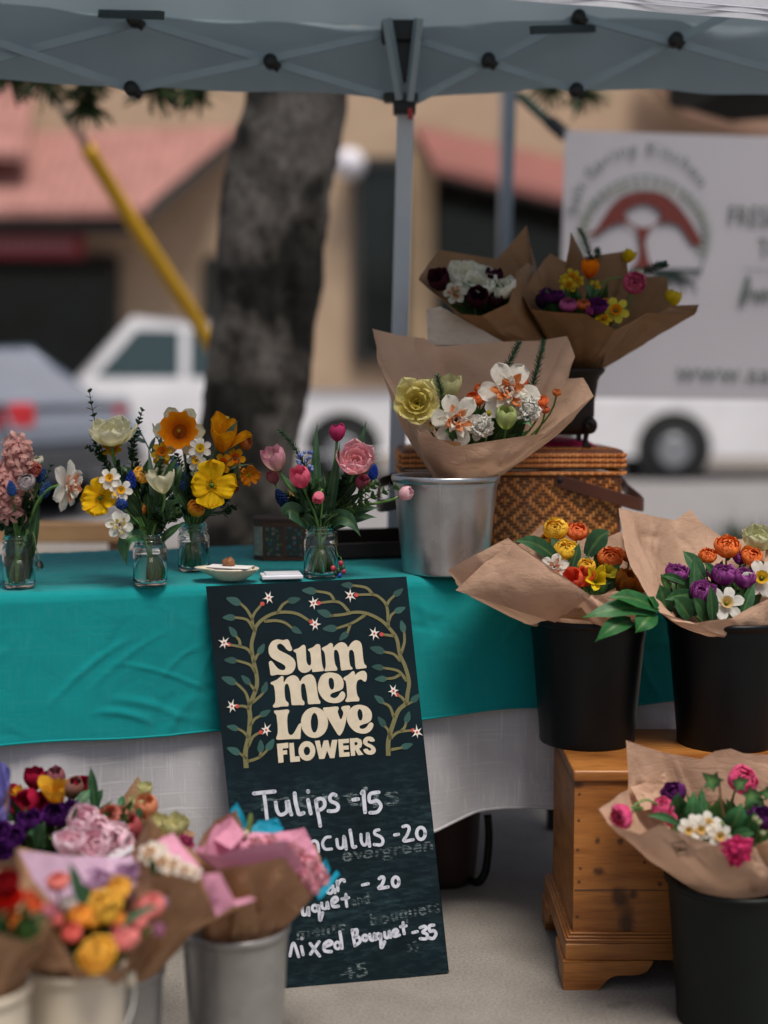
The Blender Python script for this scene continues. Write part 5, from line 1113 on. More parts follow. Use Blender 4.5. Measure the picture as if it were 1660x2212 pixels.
def boxsprig(mb, p0, p1, n=10, L=.017, bend=(0, 0, 0), c0=C('1f3a22'), c1=C('47693b'), wid=.34):
    p0, p1 = V(p0), V(p1); b = V(bend); q = bez(p0, lerp(p0, p1, .35) + b, lerp(p0, p1, .7) + b, p1, 12); tube(mb, q, [lerp(.0016, .0008, i / 12) for i in range(13)], 5, C('46522f'))
    for i in range(n):
        t = .12 + .88 * (i + .5) / n; k = min(11, int(t * 12)); p = lerp(q[k], q[k + 1], t * 12 - k); d = (q[k + 1] - q[k]).normalized(); a0 = i * 1.57 + .4
        for sgn in (0, pi):
            a = a0 + sgn; s = (d.cross(V((sin(a) * .4 + cos(a), cos(a) * .8, sin(a))))).normalized(); l = L * rnd(.75, 1.15) * (1.1 - .45 * t); e = p + (s * .9 + d * rnd(.3, .9)).normalized() * l
            blade(mb, p, e, d * l * .06, l * wid, d - s * .3, c0, mixc(c0, c1, rnd(.3, 1)), 5, .18, 1.0, 0, .2)
def stemmb(base, d, end, r=.0022, mids=None, bow=.35):
    mb = MB(); base, end = V(base), V(end); L = (base - end).length; c = stemc()
    pts = bez(base, base - d * L * bow, lerp(end, base, .25) + V((0, 0, L * .1)), end, 12) if mids is None else catmull([base, base - d * L * .12] + [V(m) for m in mids] + [end], 6)
    tube(mb, pts, r, 7, c); return mb
FCOUNT = [0]
def jflower(key, kind, px, py, dy, rpx, face, c0, c1, label, cat=None, sr=.0022, mids=None, name=None, **k):
    """a loose cut flower standing in a jar: a thing of its own"""
    J, r, h, nr = JARS[key]; Y = J.y + dy; base, d, rr_, ms = bloom(kind, px, py, Y, rpx, face, c0, c1, **k)
    FCOUNT[0] += 1; a = FCOUNT[0] * 2.4; bot = J + V((cos(a) * r * .62, sin(a) * r * .62, .010)); tx_ = (base.x - J.x); nk = J + V((max(-.62, min(.62, tx_ * 6)) * nr, max(-.6, min(.6, dy * 7)) * nr, h * rnd(.93, 1.0)))
    bot.x = J.x - (nk.x - J.x) * .9 + cos(a) * r * .2
    o = thing(name or kind, base, label, cat or kind.replace('_', ' '), GROUPS[key]); first = True
    for part, m in ms.items(): build(part, m, MAT['petal'], o)
    L = (base - nk).length; pts = bez(base, base - d * L * .38, nk + V((tx_ * .1, 0, L * .35)), nk, 10) if mids is None else catmull([base, base - d * L * .1] + [V(m) for m in mids] + [nk], 5)
    pts += bez(nk, nk + (nk - pts[-2]).normalized() * .02, bot + V((0, 0, .03)), bot, 6)[1:]
    mb = MB(); tube(mb, pts, sr, 7, stemc())
    if kind in ('ranunculus', 'poppy', 'tulip', 'double_tulip'): sepal(mb, base, d, rr_ * .7)
    build('stem', mb, MAT['stem'], o); return o
GROUPS = {'A': 'stems in the left jar', 'B': 'stems in the front jar', 'C': 'stems in the back jar', 'D': 'stems in the tulip jar'}
def jgreen(key, name, mb, p0, label, cat, mat='leaf'):
    o = build(name, mb, MAT[mat], loc=p0); return tag(o, label, cat, GROUPS[key])
def neck(key, fx=0, fy=0): J, r, h, nr = JARS[key]; return J + V((fx * nr, fy * nr, h * .9))

# ---------------------------------------------------------------- wrapped bouquets
def resample(pts, n):
    m = len(pts); L = [(pts[(i + 1) % m] - pts[i]).length for i in range(m)]; T = sum(L); k = [max(1, int(n * l / T)) for l in L]
    while sum(k) < n: q = max(range(m), key=lambda i: L[i] / k[i]); k[q] += 1
    while sum(k) > n: q = max(range(m), key=lambda i: k[i]); k[q] -= 1
    return [lerp(pts[i], pts[(i + 1) % m], j / k[i]) for i in range(m) for j in range(k[i])]
def wrapmb(B, rb, rim, n=210, nv=34, wr=.006, bulge=.012, fold=.010, seed=0.0, pinch=.55):
    B = at(*B) if not isinstance(B, V) else B; rp = [at(*p) for p in rim]; rs = resample(rp, n); cen = sum(rs, V()) / n
    area = sum((a.x - cen.x) * (b.y - cen.y) - (b.x - cen.x) * (a.y - cen.y) for a, b in zip(rs, rs[1:] + rs[:1])); sg = 1 if area > 0 else -1
    a0 = math.atan2(rs[0].y - cen.y, rs[0].x - cen.x); mb = MB(); vs = []; hh = (cen - B).length; per = sum((rs[(q + 1) % n] - rs[q]).length for q in range(n))
    sg_ = []
    for q in range(int(per * 34)): an = rnd(0, pi); sg_.append((rnd(0, per), rnd(.1, 1) * hh, cos(an), sin(an), rnd(.02, .09), rnd(.004, .010), rnd(-.0045, .0045) * min(1.6, wr / .005)))
    for j in range(nv + 1):
        t = j / nv
        for i in range(n):
            a = a0 + sg * 2 * pi * i / n; b = B + V((cos(a) * rb, sin(a) * rb, 0)); p = lerp(b, rs[i], t); ax = lerp(B, cen, t); d = (p - ax); d.z *= .3
            d = d.normalized() if d.length > 1e-6 else V((1, 0, 0)); s = i / n
            f = fold * sin(pi * min(1, t * 1.05)) * nz(cos(a) * 3.2 + seed, sin(a) * 3.2, t * .7) * 1.6 + wr * .5 * (nz(p.x * 16 + seed, p.y * 16, p.z * 16))
            f += wr * 2.4 * (.25 - abs(nz(p.x * 6 + seed, p.y * 6, p.z * 5 + seed))) + wr * .8 * (.25 - abs(nz(p.x * 15, p.y * 15 + seed, p.z * 12)))
            for cu, cz, cc_1, ss_1, hl, wd, am in sg_:
                dx = s * per - cu; dz = t * hh - cz; al = dx * cc_1 + dz * ss_1
                if abs(al) < hl:
                    ac = abs(dz * cc_1 - dx * ss_1) / wd
                    if ac < 1: f += am * (1 - ac) * (1 - (al / hl) ** 2)
            f += -abs(nz(cos(a) * 5 + seed, sin(a) * 5, 1.3)) ** .5 * fold * .5 * (1 - t)
            vs.append(p + d * (f * min(1, .25 + t * 1.5) + bulge * sin(pi * t)) )
    fs = [(j * n + i, j * n + (i + 1) % n, (j + 1) * n + (i + 1) % n, (j + 1) * n + i) for j in range(nv) for i in range(n)]
    return mb.add(vs, fs)
def sheetmb(q, n=26, wr=.004, bow=.0, seed=0.0):
    a, b, c, d = [at(*p) for p in q]; nm = (b - a).cross(d - a).normalized(); mb = MB()
    def fn(u, v):
        p = lerp(lerp(a, b, u), lerp(d, c, u), v); return p + nm * (bow * sin(pi * u) * sin(pi * (.15 + .7 * v)) + wr * nz(p.x * 14 + seed, p.y * 14, p.z * 14) + wr * .5 * nz(p.x * 38 + seed, p.y * 38, p.z * 38) + wr * 1.2 * (.25 - abs(nz(p.x * 12 + seed, p.y * 12, p.z * 10))))
    grid(mb, fn, n, n); return mb
def wrapmb_solid(o, t=.0006):
    return o
class Bq:
    def __init__(s, B, rb, label, cat='bouquet', group='kraft-wrapped bouquets in buckets'):
        s.B = at(*B); s.rb = rb; s.o = thing('wrapped_bouquet', s.B, label, cat, group)
    def wrap(s, rim, mat='kraft', name='wrapping_paper', **k):
        return wrapmb_solid(build(name, wrapmb(s.B, s.rb, rim, **k), MAT[mat], s.o))
    def sheet(s, q, mat='kraft', name='wrapping_paper', **k): return wrapmb_solid(build(name, sheetmb(q, **k), MAT[mat], s.o))
    def fl(s, kind, px, py, Y, rpx, face, c0, c1, sr=.0021, mids=None, nostem=False, **k):
        base, d, r, ms = bloom(kind, px, py, Y, rpx, face, c0, c1, **k); root = None
        for part, m in ms.items():
            if root is None: root = build(kind, m, MAT['petal'], s.o)
            else: build(part, m, MAT['petal'], root)
        end = s.B + V((rnd(-.4, .4) * s.rb, rnd(-.4, .4) * s.rb, -.02)); mb = stemmb(base, d, end, sr, mids); sepal(mb, base, d, r * .6); build('stem', mb, MAT['stem'], root); return root
    def leaf(s, p0, p1, W, nrm=(0, -1, .3), bend=(0, 0, .01), c0='22452a', c1='3f6b3c', name='leaf', **k):
        mb = MB(); blade(mb, at(*p0), at(*p1), bend, W * PX(p0[2]), nrm, cv(c0), cv(c1), **k); return build(name, mb, MAT['leaf'], s.o)
    def fill(s, cx_, cy_, Y, w_, h_, n=14, dy=.05):   # short dark foliage between the blooms
        mb = MB()
        for _ in range(n):
            p1 = at(cx_ + rnd(-w_, w_), cy_ + rnd(-h_, h_), Y + rnd(-dy, dy)); p0 = lerp(s.B, p1, .62); blade(mb, p0, p1, V((rnd(-.01, .01), rnd(-.01, .01), 0)), rnd(.007, .015), (rnd(-.6, .6), -1, .4), C('173219'), mixc(C('2c5228'), C('55803c'), rnd(0, 1)))
        return build('foliage', mb, MAT['leaf'], s.o)
# ---------------------------------------------------------------- left jar
W1, W2 = 'e9e6da', 'f0ede4'
jflower('A', 'hyacinth', 36, 1010, -.01, 46, (.12, -.25, 1), 'd59a92', 'ecbcb2', 'large pink hyacinth spike at the left edge above the jar', sr=.004, ln=1.9)
jflower('A', 'hyacinth', 4, 1062, -.03, 42, (-.3, -.3, 1), 'c88c86', 'e0aca4', 'lower pink hyacinth cut by the left edge', sr=.004, n=34, ln=1.8)
jflower('A', 'ranunculus', 57, 1040, -.045, 22, 'fu', '5e8048', 'b9a9ae', 'green and mauve pistachio ranunculus below the pink hyacinth', core='c8a8b8')
jflower('A', 'ranunculus', 74, 1013, -.005, 19, 'fr', 'a83a30', 'c05a48', 'brick red ranunculus tucked beside the pink hyacinth')
jflower('A', 'ranunculus', 80, 994, .02, 16, 'u', 'd8d4b8', 'e2dcc8', 'cream ranunculus peeping above the brick red one')
jflower('A', 'grape_hyacinth', 101, 1054, -.01, 11, (.5, -.2, 1), '2c477e', '4c6ea0', 'blue grape hyacinth nearest the white daffodil in the left jar')
jflower('A', 'grape_hyacinth', 92, 1026, .02, 10, (.35, 0, 1), '27427a', '45669a', 'upper blue grape hyacinth in the left jar')
jflower('A', 'grape_hyacinth', 25, 1052, -.06, 10, (-.1, -.2, 1), '264a8e', '3f6aa8', 'blue grape hyacinth in front of the hyacinth at the left edge')
jflower('A', 'hyacinth', 38, 1082, -.05, 13, (.2, -1, .2), 'b8847c', 'd2a298', 'few pink hyacinth bells hanging low above the left jar rim', n=9, ln=1.2)
jflower('A', 'double_daffodil', 148, 1050, -.03, 56, (1, -.30, -.12), W1, W2, 'big white double daffodil turned right between the two jars', sr=.003, cor0='d8825a', cor1='e8a888')
for i, (x, y, lbl) in enumerate(((112, 1002, 'dark leafy tip rising beside the blue flowers in the left jar'), (12, 1120, 'small leafy sprig low at the left jar rim'))):
    mb = MB(); p0 = neck('A', .3 - i * .9); boxsprig(mb, p0, at(x, y, p0.y), 9, .016, (.005, 0, .01), C('1c3324'), C('3d5a40')); jgreen('A', 'leafy_sprig', mb, p0, lbl, 'foliage')
for i, (x0, y0, w_, lbl) in enumerate(((88, 1070, 11, 'broad green leaf leaning right inside the left jar'), (52, 1062, 12, 'upright dark green leaf in the middle of the left jar'), (14, 1080, 11, 'upright dark leaf at the left edge of the left jar'))):
    mb = MB(); p0 = JARS['A'][0] + V(((i - 1) * -.012, .004, .015)); blade(mb, p0, at(x0, y0, p0.y - .01), (0, 0, 0), w_ * PX(p0.y), (.2, -1, .1), C('1c3a25'), C('33593a'), 12, .5); jgreen('A', 'leaf', mb, p0, lbl, 'leaf')
mb = MB(); J = JARS['A'][0]; q = catmull([neck('A', .8, -.3), at(72, 1150, J.y - .03), at(79, 1185, J.y - .04), at(86, 1212, J.y - .045)], 6); tube(mb, q, .0012, 5, C('5c6a40'))
tube(mb, [q[9], at(64, 1188, J.y - .03), at(60, 1200, J.y - .03)], .0009, 5, C('39452f'))
for _ in range(16): p = q[-1] + V((rnd(-.008, .008), rnd(-.006, .006), rnd(-.008, .006))); blade(mb, q[-1], p + V((rnd(-.004, .006), -.002, -.012)), (0, 0, 0), .0035, (0, -1, 0), C('141c1c'), C('2a3c34'), 5)
jgreen('A', 'wilted_sprig', mb, q[0], 'wilted dark sprig hanging over the left jar side', 'foliage')

# ---------------------------------------------------------------- front jar
jflower('B', 'double_tulip', 241, 936, -.01, 38, (.05, -.35, 1), 'ddd7a8', 'f0ecce', 'round cream double tulip topmost in the front jar', sr=.003, open=.5)
jflower('B', 'double_daffodil', 243, 968, .02, 24, (0, -.5, .6), 'd89a10', 'e8b01c', 'yellow flower hidden just beneath the round cream tulip')
jflower('B', 'poppy', 218, 1076, -.03, 41, (-.25, -1, .2), 'ecb00c', 'fac918', 'yellow poppy facing forward beside the white daffodil', sr=.002)
jflower('B', 'daffodil', 237, 1032, -.055, 24, (-.1, -1, .35), W1, W2, 'small white narcissus with yellow cup above the left yellow poppy', name='narcissus', cs=.36, ch=.2, cor0='e0a018', cor1='e8a41c', frill=.05)
jflower('B', 'daffodil', 262, 1058, -.055, 24, (.25, -1, .15), W1, W2, 'lower white narcissus with yellow cup right of the left poppy', name='narcissus', cs=.36, ch=.2, cor0='e0a018', cor1='e8a41c', frill=.05)
jflower('B', 'grape_hyacinth', 283, 1034, -.03, 12, (.1, -.2, 1), '1c2f86', '3350b0', 'deep blue grape hyacinth beside the small yellow ranunculus')
jflower('B', 'grape_hyacinth', 263, 1088, -.055, 13, (.1, -1, .3), '24408e', '4a6cb4', 'round blue grape hyacinth facing forward below the narcissus', ln=1.6, n=40)
jflower('B', 'ranunculus', 305, 1026, -.005, 20, (.6, -.8, .5), 'e0960c', 'e8ac18', 'golden ranunculus between the blue flower and cream tulip')
jflower('B', 'tulip', 350, 1040, -.04, 28, (-.12, -.35, 1), 'dcd8b0', 'f0ebca', 'cream tulip opening upward in the middle of the front jar', sr=.003, open=.55)
jflower('B', 'double_daffodil', 259, 1134, -.06, 30, (.1, -1, .1), W1, W2, 'white double daffodil drooping over the front jar', cor0='e4dfc8', cor1='d8c070')
jflower('B', 'ranunculus', 306, 1100, .0, 16, (-.4, -.6, .6), 'd07a10', 'e0901c', 'orange ranunculus half hidden among the front jar stems')
for i, (x0, y0, x1, y1, n, bx, lbl) in enumerate(((232, 1012, 193, 842, 11, -.004, 'tall leafy sprig rising top left of the cream tulip'), (285, 1010, 309, 884, 11, -.006, 'tall leafy sprig right of the cream tulip'), (238, 1000, 188, 965, 8, .004, 'short leafy sprig reaching left under the cream tulip'), (250, 1040, 200, 935, 12, -.006, 'dark leafy sprig behind the cream tulip stem'), (290, 1060, 280, 925, 12, .002, 'dark leafy sprig in the centre of the front jar'))):
    mb = MB(); Y = JARS['B'][0].y + .02; nk = neck('B', -.2 + i * .1, .3); tube(mb, bez(nk, nk + V((0, 0, .04)), at(x0, y0 + 40, Y), at(x0, y0, Y), 8), .0014, 5, C('3d4d2c')); boxsprig(mb, at(x0, y0, Y), at(x1, y1, Y), n, .0185, (bx, 0, 0), C('17301d'), C('40603a')); jgreen('B', 'leafy_sprig', mb, nk, lbl, 'foliage')
mb = MB(); p0 = neck('B', -.3, -.75); p0.z += .006; blade(mb, p0, at(276, 1224, p0.y - .02), V((-.016, -.012, .022)), .0165, (-.45, -1, .3), C('2d5738'), C('3f6f48'), 14, .2, 1.6); jgreen('B', 'tulip_leaf', mb, p0, 'broad green tulip leaf folded down over the front jar', 'leaf')
for i, (x0, y0, x1, y1, wd, lbl) in enumerate(((300, 1145, 268, 1010, 9, 'upright leaf left of centre in the front jar'), (330, 1150, 390, 1062, 8, 'leaf leaning right out of the front jar'), (345, 1150, 320, 960, 9, 'long grey-green leaf rising behind the cream tulips'), (318, 1150, 300, 1085, 11, 'short dark leaf low in the front jar'), (336, 1150, 400, 1128, 9, 'short leaf spilling right over the front jar rim'))):
    mb = MB(); Y = JARS['B'][0].y + .01 * (i % 2); p0 = at(x0, y0 + 30, Y); blade(mb, p0, at(x1, y1, Y - .01), (0, 0, .004), wd * PX(Y), (.1, -1, .3), C('1e3b24'), C('3c6138') if i != 2 else C('6a8274'), 10, .35); jgreen('B', 'leaf', mb, p0, lbl, 'leaf')

# ---------------------------------------------------------------- back jar
jflower('C', 'daffodil', 388, 932, -.02, 55, (.02, -1, .22), 'e2dcae', 'ebe6c2', 'largest daffodil with cream petals and frilled orange trumpet', sr=.0035, cs=.70, ch=.42, cor0='d86404', cor1='fb940c', frill=.16)
jflower('C', 'lily_tulip', 482, 954, -.02, 50, (.15, -.55, 1), 'd88414', 'f8aa10', 'tall pointed orange-yellow tulip at the top of the back jar', sr=.0035)
jflower('C', 'daffodil', 481, 903, .01, 17, (.2, -.6, .9), 'e8c84a', 'e8d060', 'little yellow narcissus above the pointed orange tulip', name='narcissus', cor0='e09010', cor1='e08810')
jflower('C', 'ranunculus', 531, 952, .01, 22, (.8, -.5, .4), 'b85a0c', 'd8780f', 'dark orange ranunculus at the right of the pointed tulip', core='8a4a10')
jflower('C', 'daffodil', 433, 968, -.07, 25, (.15, -1, .3), W1, W2, 'upper white narcissus in front of the orange trumpet daffodil', name='narcissus', cs=.38, ch=.2, cor0='e0b428', cor1='e8b82c', frill=.04)
jflower('C', 'daffodil', 423, 994, -.07, 23, (-.4, -1, .1), W1, W2, 'lower white narcissus just under the upper one in the back jar', name='narcissus', cs=.38, ch=.2, cor0='e0b428', cor1='e8a418', frill=.04)
jflower('C', 'daffodil', 421, 1024, -.06, 20, (-.8, -.6, -.4), W1, W2, 'white narcissus seen from the side below the other two', name='narcissus', cs=.36, ch=.25, cor0='e0d8c0', cor1='e8dcb0', frill=.04)
jflower('C', 'poppy', 458, 1048, -.08, 47, (.12, -1, .22), 'f0b40c', 'fccb1a', 'large frilly yellow poppy facing forward at the right', sr=.0022)
jflower('C', 'daffodil', 350, 976, -.04, 23, (0, -1, .3), 'd8a824', 'e0b030', 'upper small golden daffodil left of the orange trumpet', name='narcissus', cs=.45, cor0='d87a10', cor1='d86a0c')
jflower('C', 'daffodil', 349, 1003, -.03, 22, (-.3, -1, 0), 'd09a20', 'd8a428', 'lower small golden daffodil left of the orange trumpet', name='narcissus', cs=.45, cor0='d87a10', cor1='d86a0c')
jflower('C', 'daffodil', 508, 990, -.03, 24, (.3, -1, .2), 'd89414', 'dc9c18', 'small orange daffodil at the right beneath the pointed tulip', name='narcissus', cs=.45, cor0='c86408', cor1='d0640a')
jflower('C', 'daffodil', 482, 1000, -.04, 22, (0, -1, .25), 'd89414', 'dc9c18', 'small orange daffodil just above the frilly yellow poppy', name='narcissus', cs=.45, cor0='c86408', cor1='d0640a')
jflower('C', 'grape_hyacinth', 376, 1003, -.04, 10, (.1, -.2, 1), '3a5a9a', '6c8cc0', 'light blue grape hyacinth under the orange trumpet daffodil')
jflower('C', 'grape_hyacinth', 397, 1038, -.02, 11, (.2, -.2, 1), '2c4474', '44629a', 'dusky blue grape hyacinth left of the frilly yellow poppy')
jflower('C', 'ranunculus', 425, 1098, -.05, 23, (.55, -.6, .75), 'f09a06', 'fbb014', 'bright orange ranunculus bowing low above the back jar')
jflower('C', 'ranunculus', 498, 1046, -.01, 22, (.5, -.8, .1), '8e2a12', 'a8401a', 'rust red ranunculus behind the frilly yellow poppy')
jflower('C', 'poppy', 538, 1026, -.01, 22, (.7, -1, 0), 'c86a0c', 'dc861a', 'orange poppy at the far right of the back jar')
mb = MB(); q = [at(460, 1062, JARS['C'][0].y - .03), at(490, 1000, JARS['C'][0].y - .05), at(516, 990, JARS['C'][0].y - .06), at(513, 1008, JARS['C'][0].y - .06)]; q = catmull([neck('C', .3, -.3)] + q, 6); tube(mb, q, .0012, 5, C('4a5638'))
for i in range(6): a = i * 1.05; petal(mb, .024, .007, a, -50, -120, 0, 0, .4, 0, C('2c2c24'), C('5a5a36'), 2, 6, 4)
k0 = len(mb.v) - 6 * 35; mb.v[k0:] = [q[-1] + p for p in mb.v[k0:]]
jgreen('C', 'fritillary', mb, q[0], 'dark nodding fritillary bell at the right of the yellow poppy', 'fritillary')
for i, (x0, y0, x1, y1, wd, nm, lbl) in enumerate(((470, 985, 516, 908, 8, 'leaf', 'grey-green leaf tip behind the pointed orange tulip'), (455, 1010, 548, 938, 3, 'leaf', 'thin upper leaf blade reaching right across the orange flowers'), (455, 1030, 550, 1002, 3, 'leaf', 'thin lower leaf blade reaching right across the orange flowers'), (400, 1100, 420, 980, 8, 'leaf', 'upright green leaf under the white narcissus'), (415, 1130, 500, 1062, 9, 'leaf', 'green leaf leaning right behind the bowing orange ranunculus'), (405, 1130, 360, 1040, 9, 'leaf', 'green leaf leaning left out of the back jar'))):
    mb = MB(); Y = JARS['C'][0].y - .02 - .008 * (i % 3); p0 = neck('C', (i - 3) * .15, 0) if i > 2 else at(x0, y0, Y); blade(mb, p0, at(x1, y1, Y), (0, 0, .006), wd * PX(Y), (.1, -1, .3), C('27452e'), C('557257'), 10, .3, 1.1); 
    if i <= 2: tube(mb, bez(neck('C', .1, 0), neck('C', .1, 0) + V((0, 0, .05)), p0 - V((.02, 0, .03)), p0, 7), .0012, 5, C('41603a'))
    jgreen('C', 'leaf', mb, neck('C', 0, 0), lbl, 'leaf')
for i, (x0, y0, x1, y1, lbl) in enumerate(((345, 1040, 300, 925, 'dusty silver-grey leaf left of the back jar blooms'), (350, 1050, 330, 915, 'dusty silver-grey leaf beneath the orange trumpet daffodil'))):
    mb = MB(); Y = JARS['C'][0].y + .02; p0 = neck('C', -.4, .2)
    for kx_ in range(9): t = .35 + .65 * kx_ / 9; p = lerp(p0, at(x1, y1, Y), t); e = p + V((rnd(-.03, .03), rnd(-.012, .012), rnd(.012, .03))); blade(mb, p, e, (0, 0, 0), .0045, (0, -1, 0), C('4f655c'), C('7d9086'), 6, .1, 1.2)
    tube(mb, [p0, lerp(p0, at(x1, y1, Y), .5), at(x1, y1, Y)], .0015, 5, C('60756a')); jgreen('C', 'silver_leaf', mb, p0, lbl, 'leaf')

# ---------------------------------------------------------------- tulip jar
jflower('D', 'tulip', 729, 934, .0, 20, (.05, -.2, 1), 'b82a60', 'd44a80', 'magenta tulip topmost in the tulip jar', sr=.003, open=.1)
jflower('D', 'tulip', 594, 992, -.01, 28, (-.35, -.45, 1), 'e0c8a0', 'f4b8c4', 'pale pink and cream tulip at the left of the tulip jar', sr=.003, open=.3, edge=C('cf8aa0'))
jflower('D', 'tulip', 650, 1032, -.05, 25, (-.25, -.55, 1), 'd84a72', 'f07490', 'rose pink tulip in front of the blue rosemary', sr=.003, open=.15)
jflower('D', 'double_tulip', 768, 997, -.04, 35, (.1, -.75, .8), 'ecd8b0', 'f49cb0', 'full pink double tulip at the right of the tulip jar', sr=.003, open=.35, core=C('e0668a'), edge=C('f8ccd0'))
jflower('D', 'tulip', 689, 1074, -.06, 15, (-.3, -.8, -.8), 'e89aa8', 'f0809a', 'small pink tulip bud hanging downward in the centre', open=.05)
jflower('D', 'tulip', 783, 1043, -.01, 18, (.2, -.5, .8), 'b8526a', 'd06a80', 'pink tulip tucked below the full pink double tulip')
jflower('D', 'tulip', 877, 1066, -.03, 18, (.85, -.4, .45), 'f0bcc6', 'f8d0d6', 'pale pink tulip leaning far right in front of the metal bucket', sr=.0028, open=.02)
jflower('D', 'tulip', 590, 1030, .03, 17, (-.3, -.3, 1), 'a85a5c', 'b86a70', 'dusky pink tulip behind the left pale tulip')
jflower('D', 'grape_hyacinth', 808, 1018, .01, 10, (.2, -.2, 1), '1c3aa0', '2a50b8', 'vivid blue grape hyacinth right of the full pink tulip')
jflower('D', 'grape_hyacinth', 606, 1072, -.01, 12, (-.5, -.3, 1), '142448', '22386a', 'navy blue grape hyacinth low on the left of the tulip jar')
LG = [((708, 1125), (792, 906), 17, (.012, 0, .0), 'longest tulip leaf pointing up right in the tulip jar'), ((700, 1110), (686, 908), 11, (-.008, 0, 0), 'narrow tulip leaf pointing up beside the magenta tulip'), ((715, 1110), (735, 955), 12, (0, 0, 0), 'upright tulip leaf below the magenta tulip'), ((676, 1125), (602, 1020), 13, (.012, 0, .012), 'tulip leaf rising left behind the rose tulip'),
      ((690, 1125), (622, 1018), 9, (0, 0, .01), 'second tulip leaf rising left behind the rose tulip'), ((670, 1140), (612, 1122), 20, (-.012, -.02, .030), 'broad leaf arching down over the keepsake box'), ((715, 1120), (788, 1062), 12, (0, 0, .01), 'leaf leaning right under the full pink tulip'), ((720, 1130), (822, 1098), 12, (0, 0, .014), 'long leaf reaching right toward the metal bucket'),
      ((716, 1140), (780, 1160), 18, (.0, -.02, .034), 'rounded leaf drooping right of the jar'), ((720, 1140), (815, 1118), 12, (.0, -.01, .012), 'lower grey-green leaf at the right of the jar'), ((690, 1130), (700, 1020), 10, (0, 0, 0), 'dark leaf in the middle of the tulip jar')]
for i, (a, b, wd, bd, lbl) in enumerate(LG):
    mb = MB(); Y = JARS['D'][0].y + (.012 if i % 2 else -.015); p0 = neck('D', (a[0] - 692) * .02, -.2 if i % 2 else .2); blade(mb, p0, at(b[0], b[1], Y - .03 * (i % 3) + .02), bd, wd * PX(Y), (.25 * (1 if i % 2 else -1), -1, .35), C('20402c'), C('45694a'), 14, .3, 1.2); jgreen('D', 'tulip_leaf', mb, p0, lbl, 'leaf')
mb = MB(); Y = JARS['D'][0].y + .005; p0 = neck('D', -.3); tube(mb, bez(p0, p0 + V((0, 0, .06)), at(665, 1060, Y), at(662, 1010, Y), 8), .0014, 5, C('46522f')); rosemary(mb, at(662, 1015, Y), at(606, 930, Y), 110, .017, (.004, 0, .006))
for _ in range(26): ball(mb, at(659 + rnd(-16, 16), 997 + rnd(-22, 20), Y - rnd(.008, .02)), .0042, mixc(C('5a6ea8'), C('8898c8'), rnd(0, 1)), 6, 4)
jgreen('D', 'rosemary_sprig', mb, p0, 'rosemary sprig with small blue flowers left in the tulip jar', 'rosemary')
for i, (x0, y0, x1, y1, lbl) in enumerate(((740, 1100, 856, 1052, 'fresh green leafy sprig reaching right toward the bucket'), (730, 1110, 790, 1085, 'short fresh green sprig right of the jar neck'), (668, 1110, 648, 1060, 'feathery green sprig below the rose tulip'), (760, 1080, 815, 1045, 'upper fresh green sprig by the full pink tulip'))):
    mb = MB(); Y = JARS['D'][0].y - .035; p0 = neck('D', .2 - .4 * (i == 2), -.4); tube(mb, bez(p0, p0 + V((0, -.005, .03)), at(x0, y0 + 6, Y), at(x0, y0, Y), 6), .0013, 5, C('50693a'))
    (boxsprig if i != 2 else rosemary)(mb, at(x0, y0, Y), at(x1, y1, Y), *((8, .026) if i != 2 else (80, .013)), **({'c0': C('30552c'), 'c1': C('6f9450')} if i != 2 else {})); jgreen('D', 'leafy_sprig', mb, p0, lbl, 'foliage')
mb = MB(); Y = JARS['D'][0].y - .05; q = catmull([neck('D', .9, -.3), at(729, 1196, Y + .02), at(737, 1205, Y), at(738, 1216, Y)], 5); tube(mb, q, .0012, 5, C('4f6a40'))
for x, y, c, r in ((737, 1217, 'b03a48', .0055), (720, 1228, 'b8404c', .0055), (743, 1234, 'b04258', .005), (734, 1243, '2a4aa0', .005), (731, 1232, '2e4a34', .006), (741, 1226, '35523a', .005), (726, 1238, '2c4630', .005)):
    p = at(x, y, Y); ball(mb, p, r, C(c), 8, 5, (1, 1, 1.2)); tube(mb, [q[-1], p], .0008, 4, C('4a5c3a'))
jgreen('D', 'lungwort_sprig', mb, q[0], 'tiny red and blue bells hanging over the tulip jar side', 'sprig')

def filler(key, cx_, y0, y1, sx, n, seed, label, c0='16301c', c1='3a5a34'):
    J, r, h, nr = JARS[key]; mb = MB()
    for i in range(n):
        p1 = at(cx_ + rnd(-sx, sx), rnd(y0, y1), J.y + rnd(-.035, .05)); p0 = lerp(J + V((0, 0, h * .95)), p1, rnd(.45, .7)); p0.x += rnd(-.006, .006)
        k = random.random()
        if k < .45: blade(mb, p0, p1, V((rnd(-.008, .008), rnd(-.01, .004), rnd(0, .012))), rnd(.005, .013), (rnd(-.7, .7), -1, rnd(0, .8)), C(c0), mixc(C(c0), C(c1), rnd(.4, 1)), 8, .25, 1.1)
        elif k < .75: boxsprig(mb, p0, p1, 7, .019, (rnd(-.004, .004), 0, 0), C(c0), C(c1))
        tube(mb, bez(J + V((rnd(-.5, .5) * nr, rnd(-.5, .5) * nr, h * .9)), J + V((0, 0, h * 1.2)), lerp(p0, p1, .2), lerp(p0, p1, .3), 6), .0013, 5, mixc(C('2f5228'), C('54783c'), rnd(0, 1)))
    jgreen(key, 'filler_foliage', mb, neck(key), label, 'foliage')
filler('B', 315, 985, 1140, 80, 84, 1, 'dense dark green foliage between the blooms of the front jar')
filler('C', 440, 965, 1110, 75, 66, 2, 'dense dark green foliage between the blooms of the back jar')
filler('A', 40, 1060, 1140, 48, 40, 3, 'dark green stems and foliage under the pink hyacinth')
filler('D', 700, 1010, 1120, 88, 74, 4, 'dense dark green foliage between the pink tulips')
YH = .09   # the metal bucket stands this far behind its first estimate
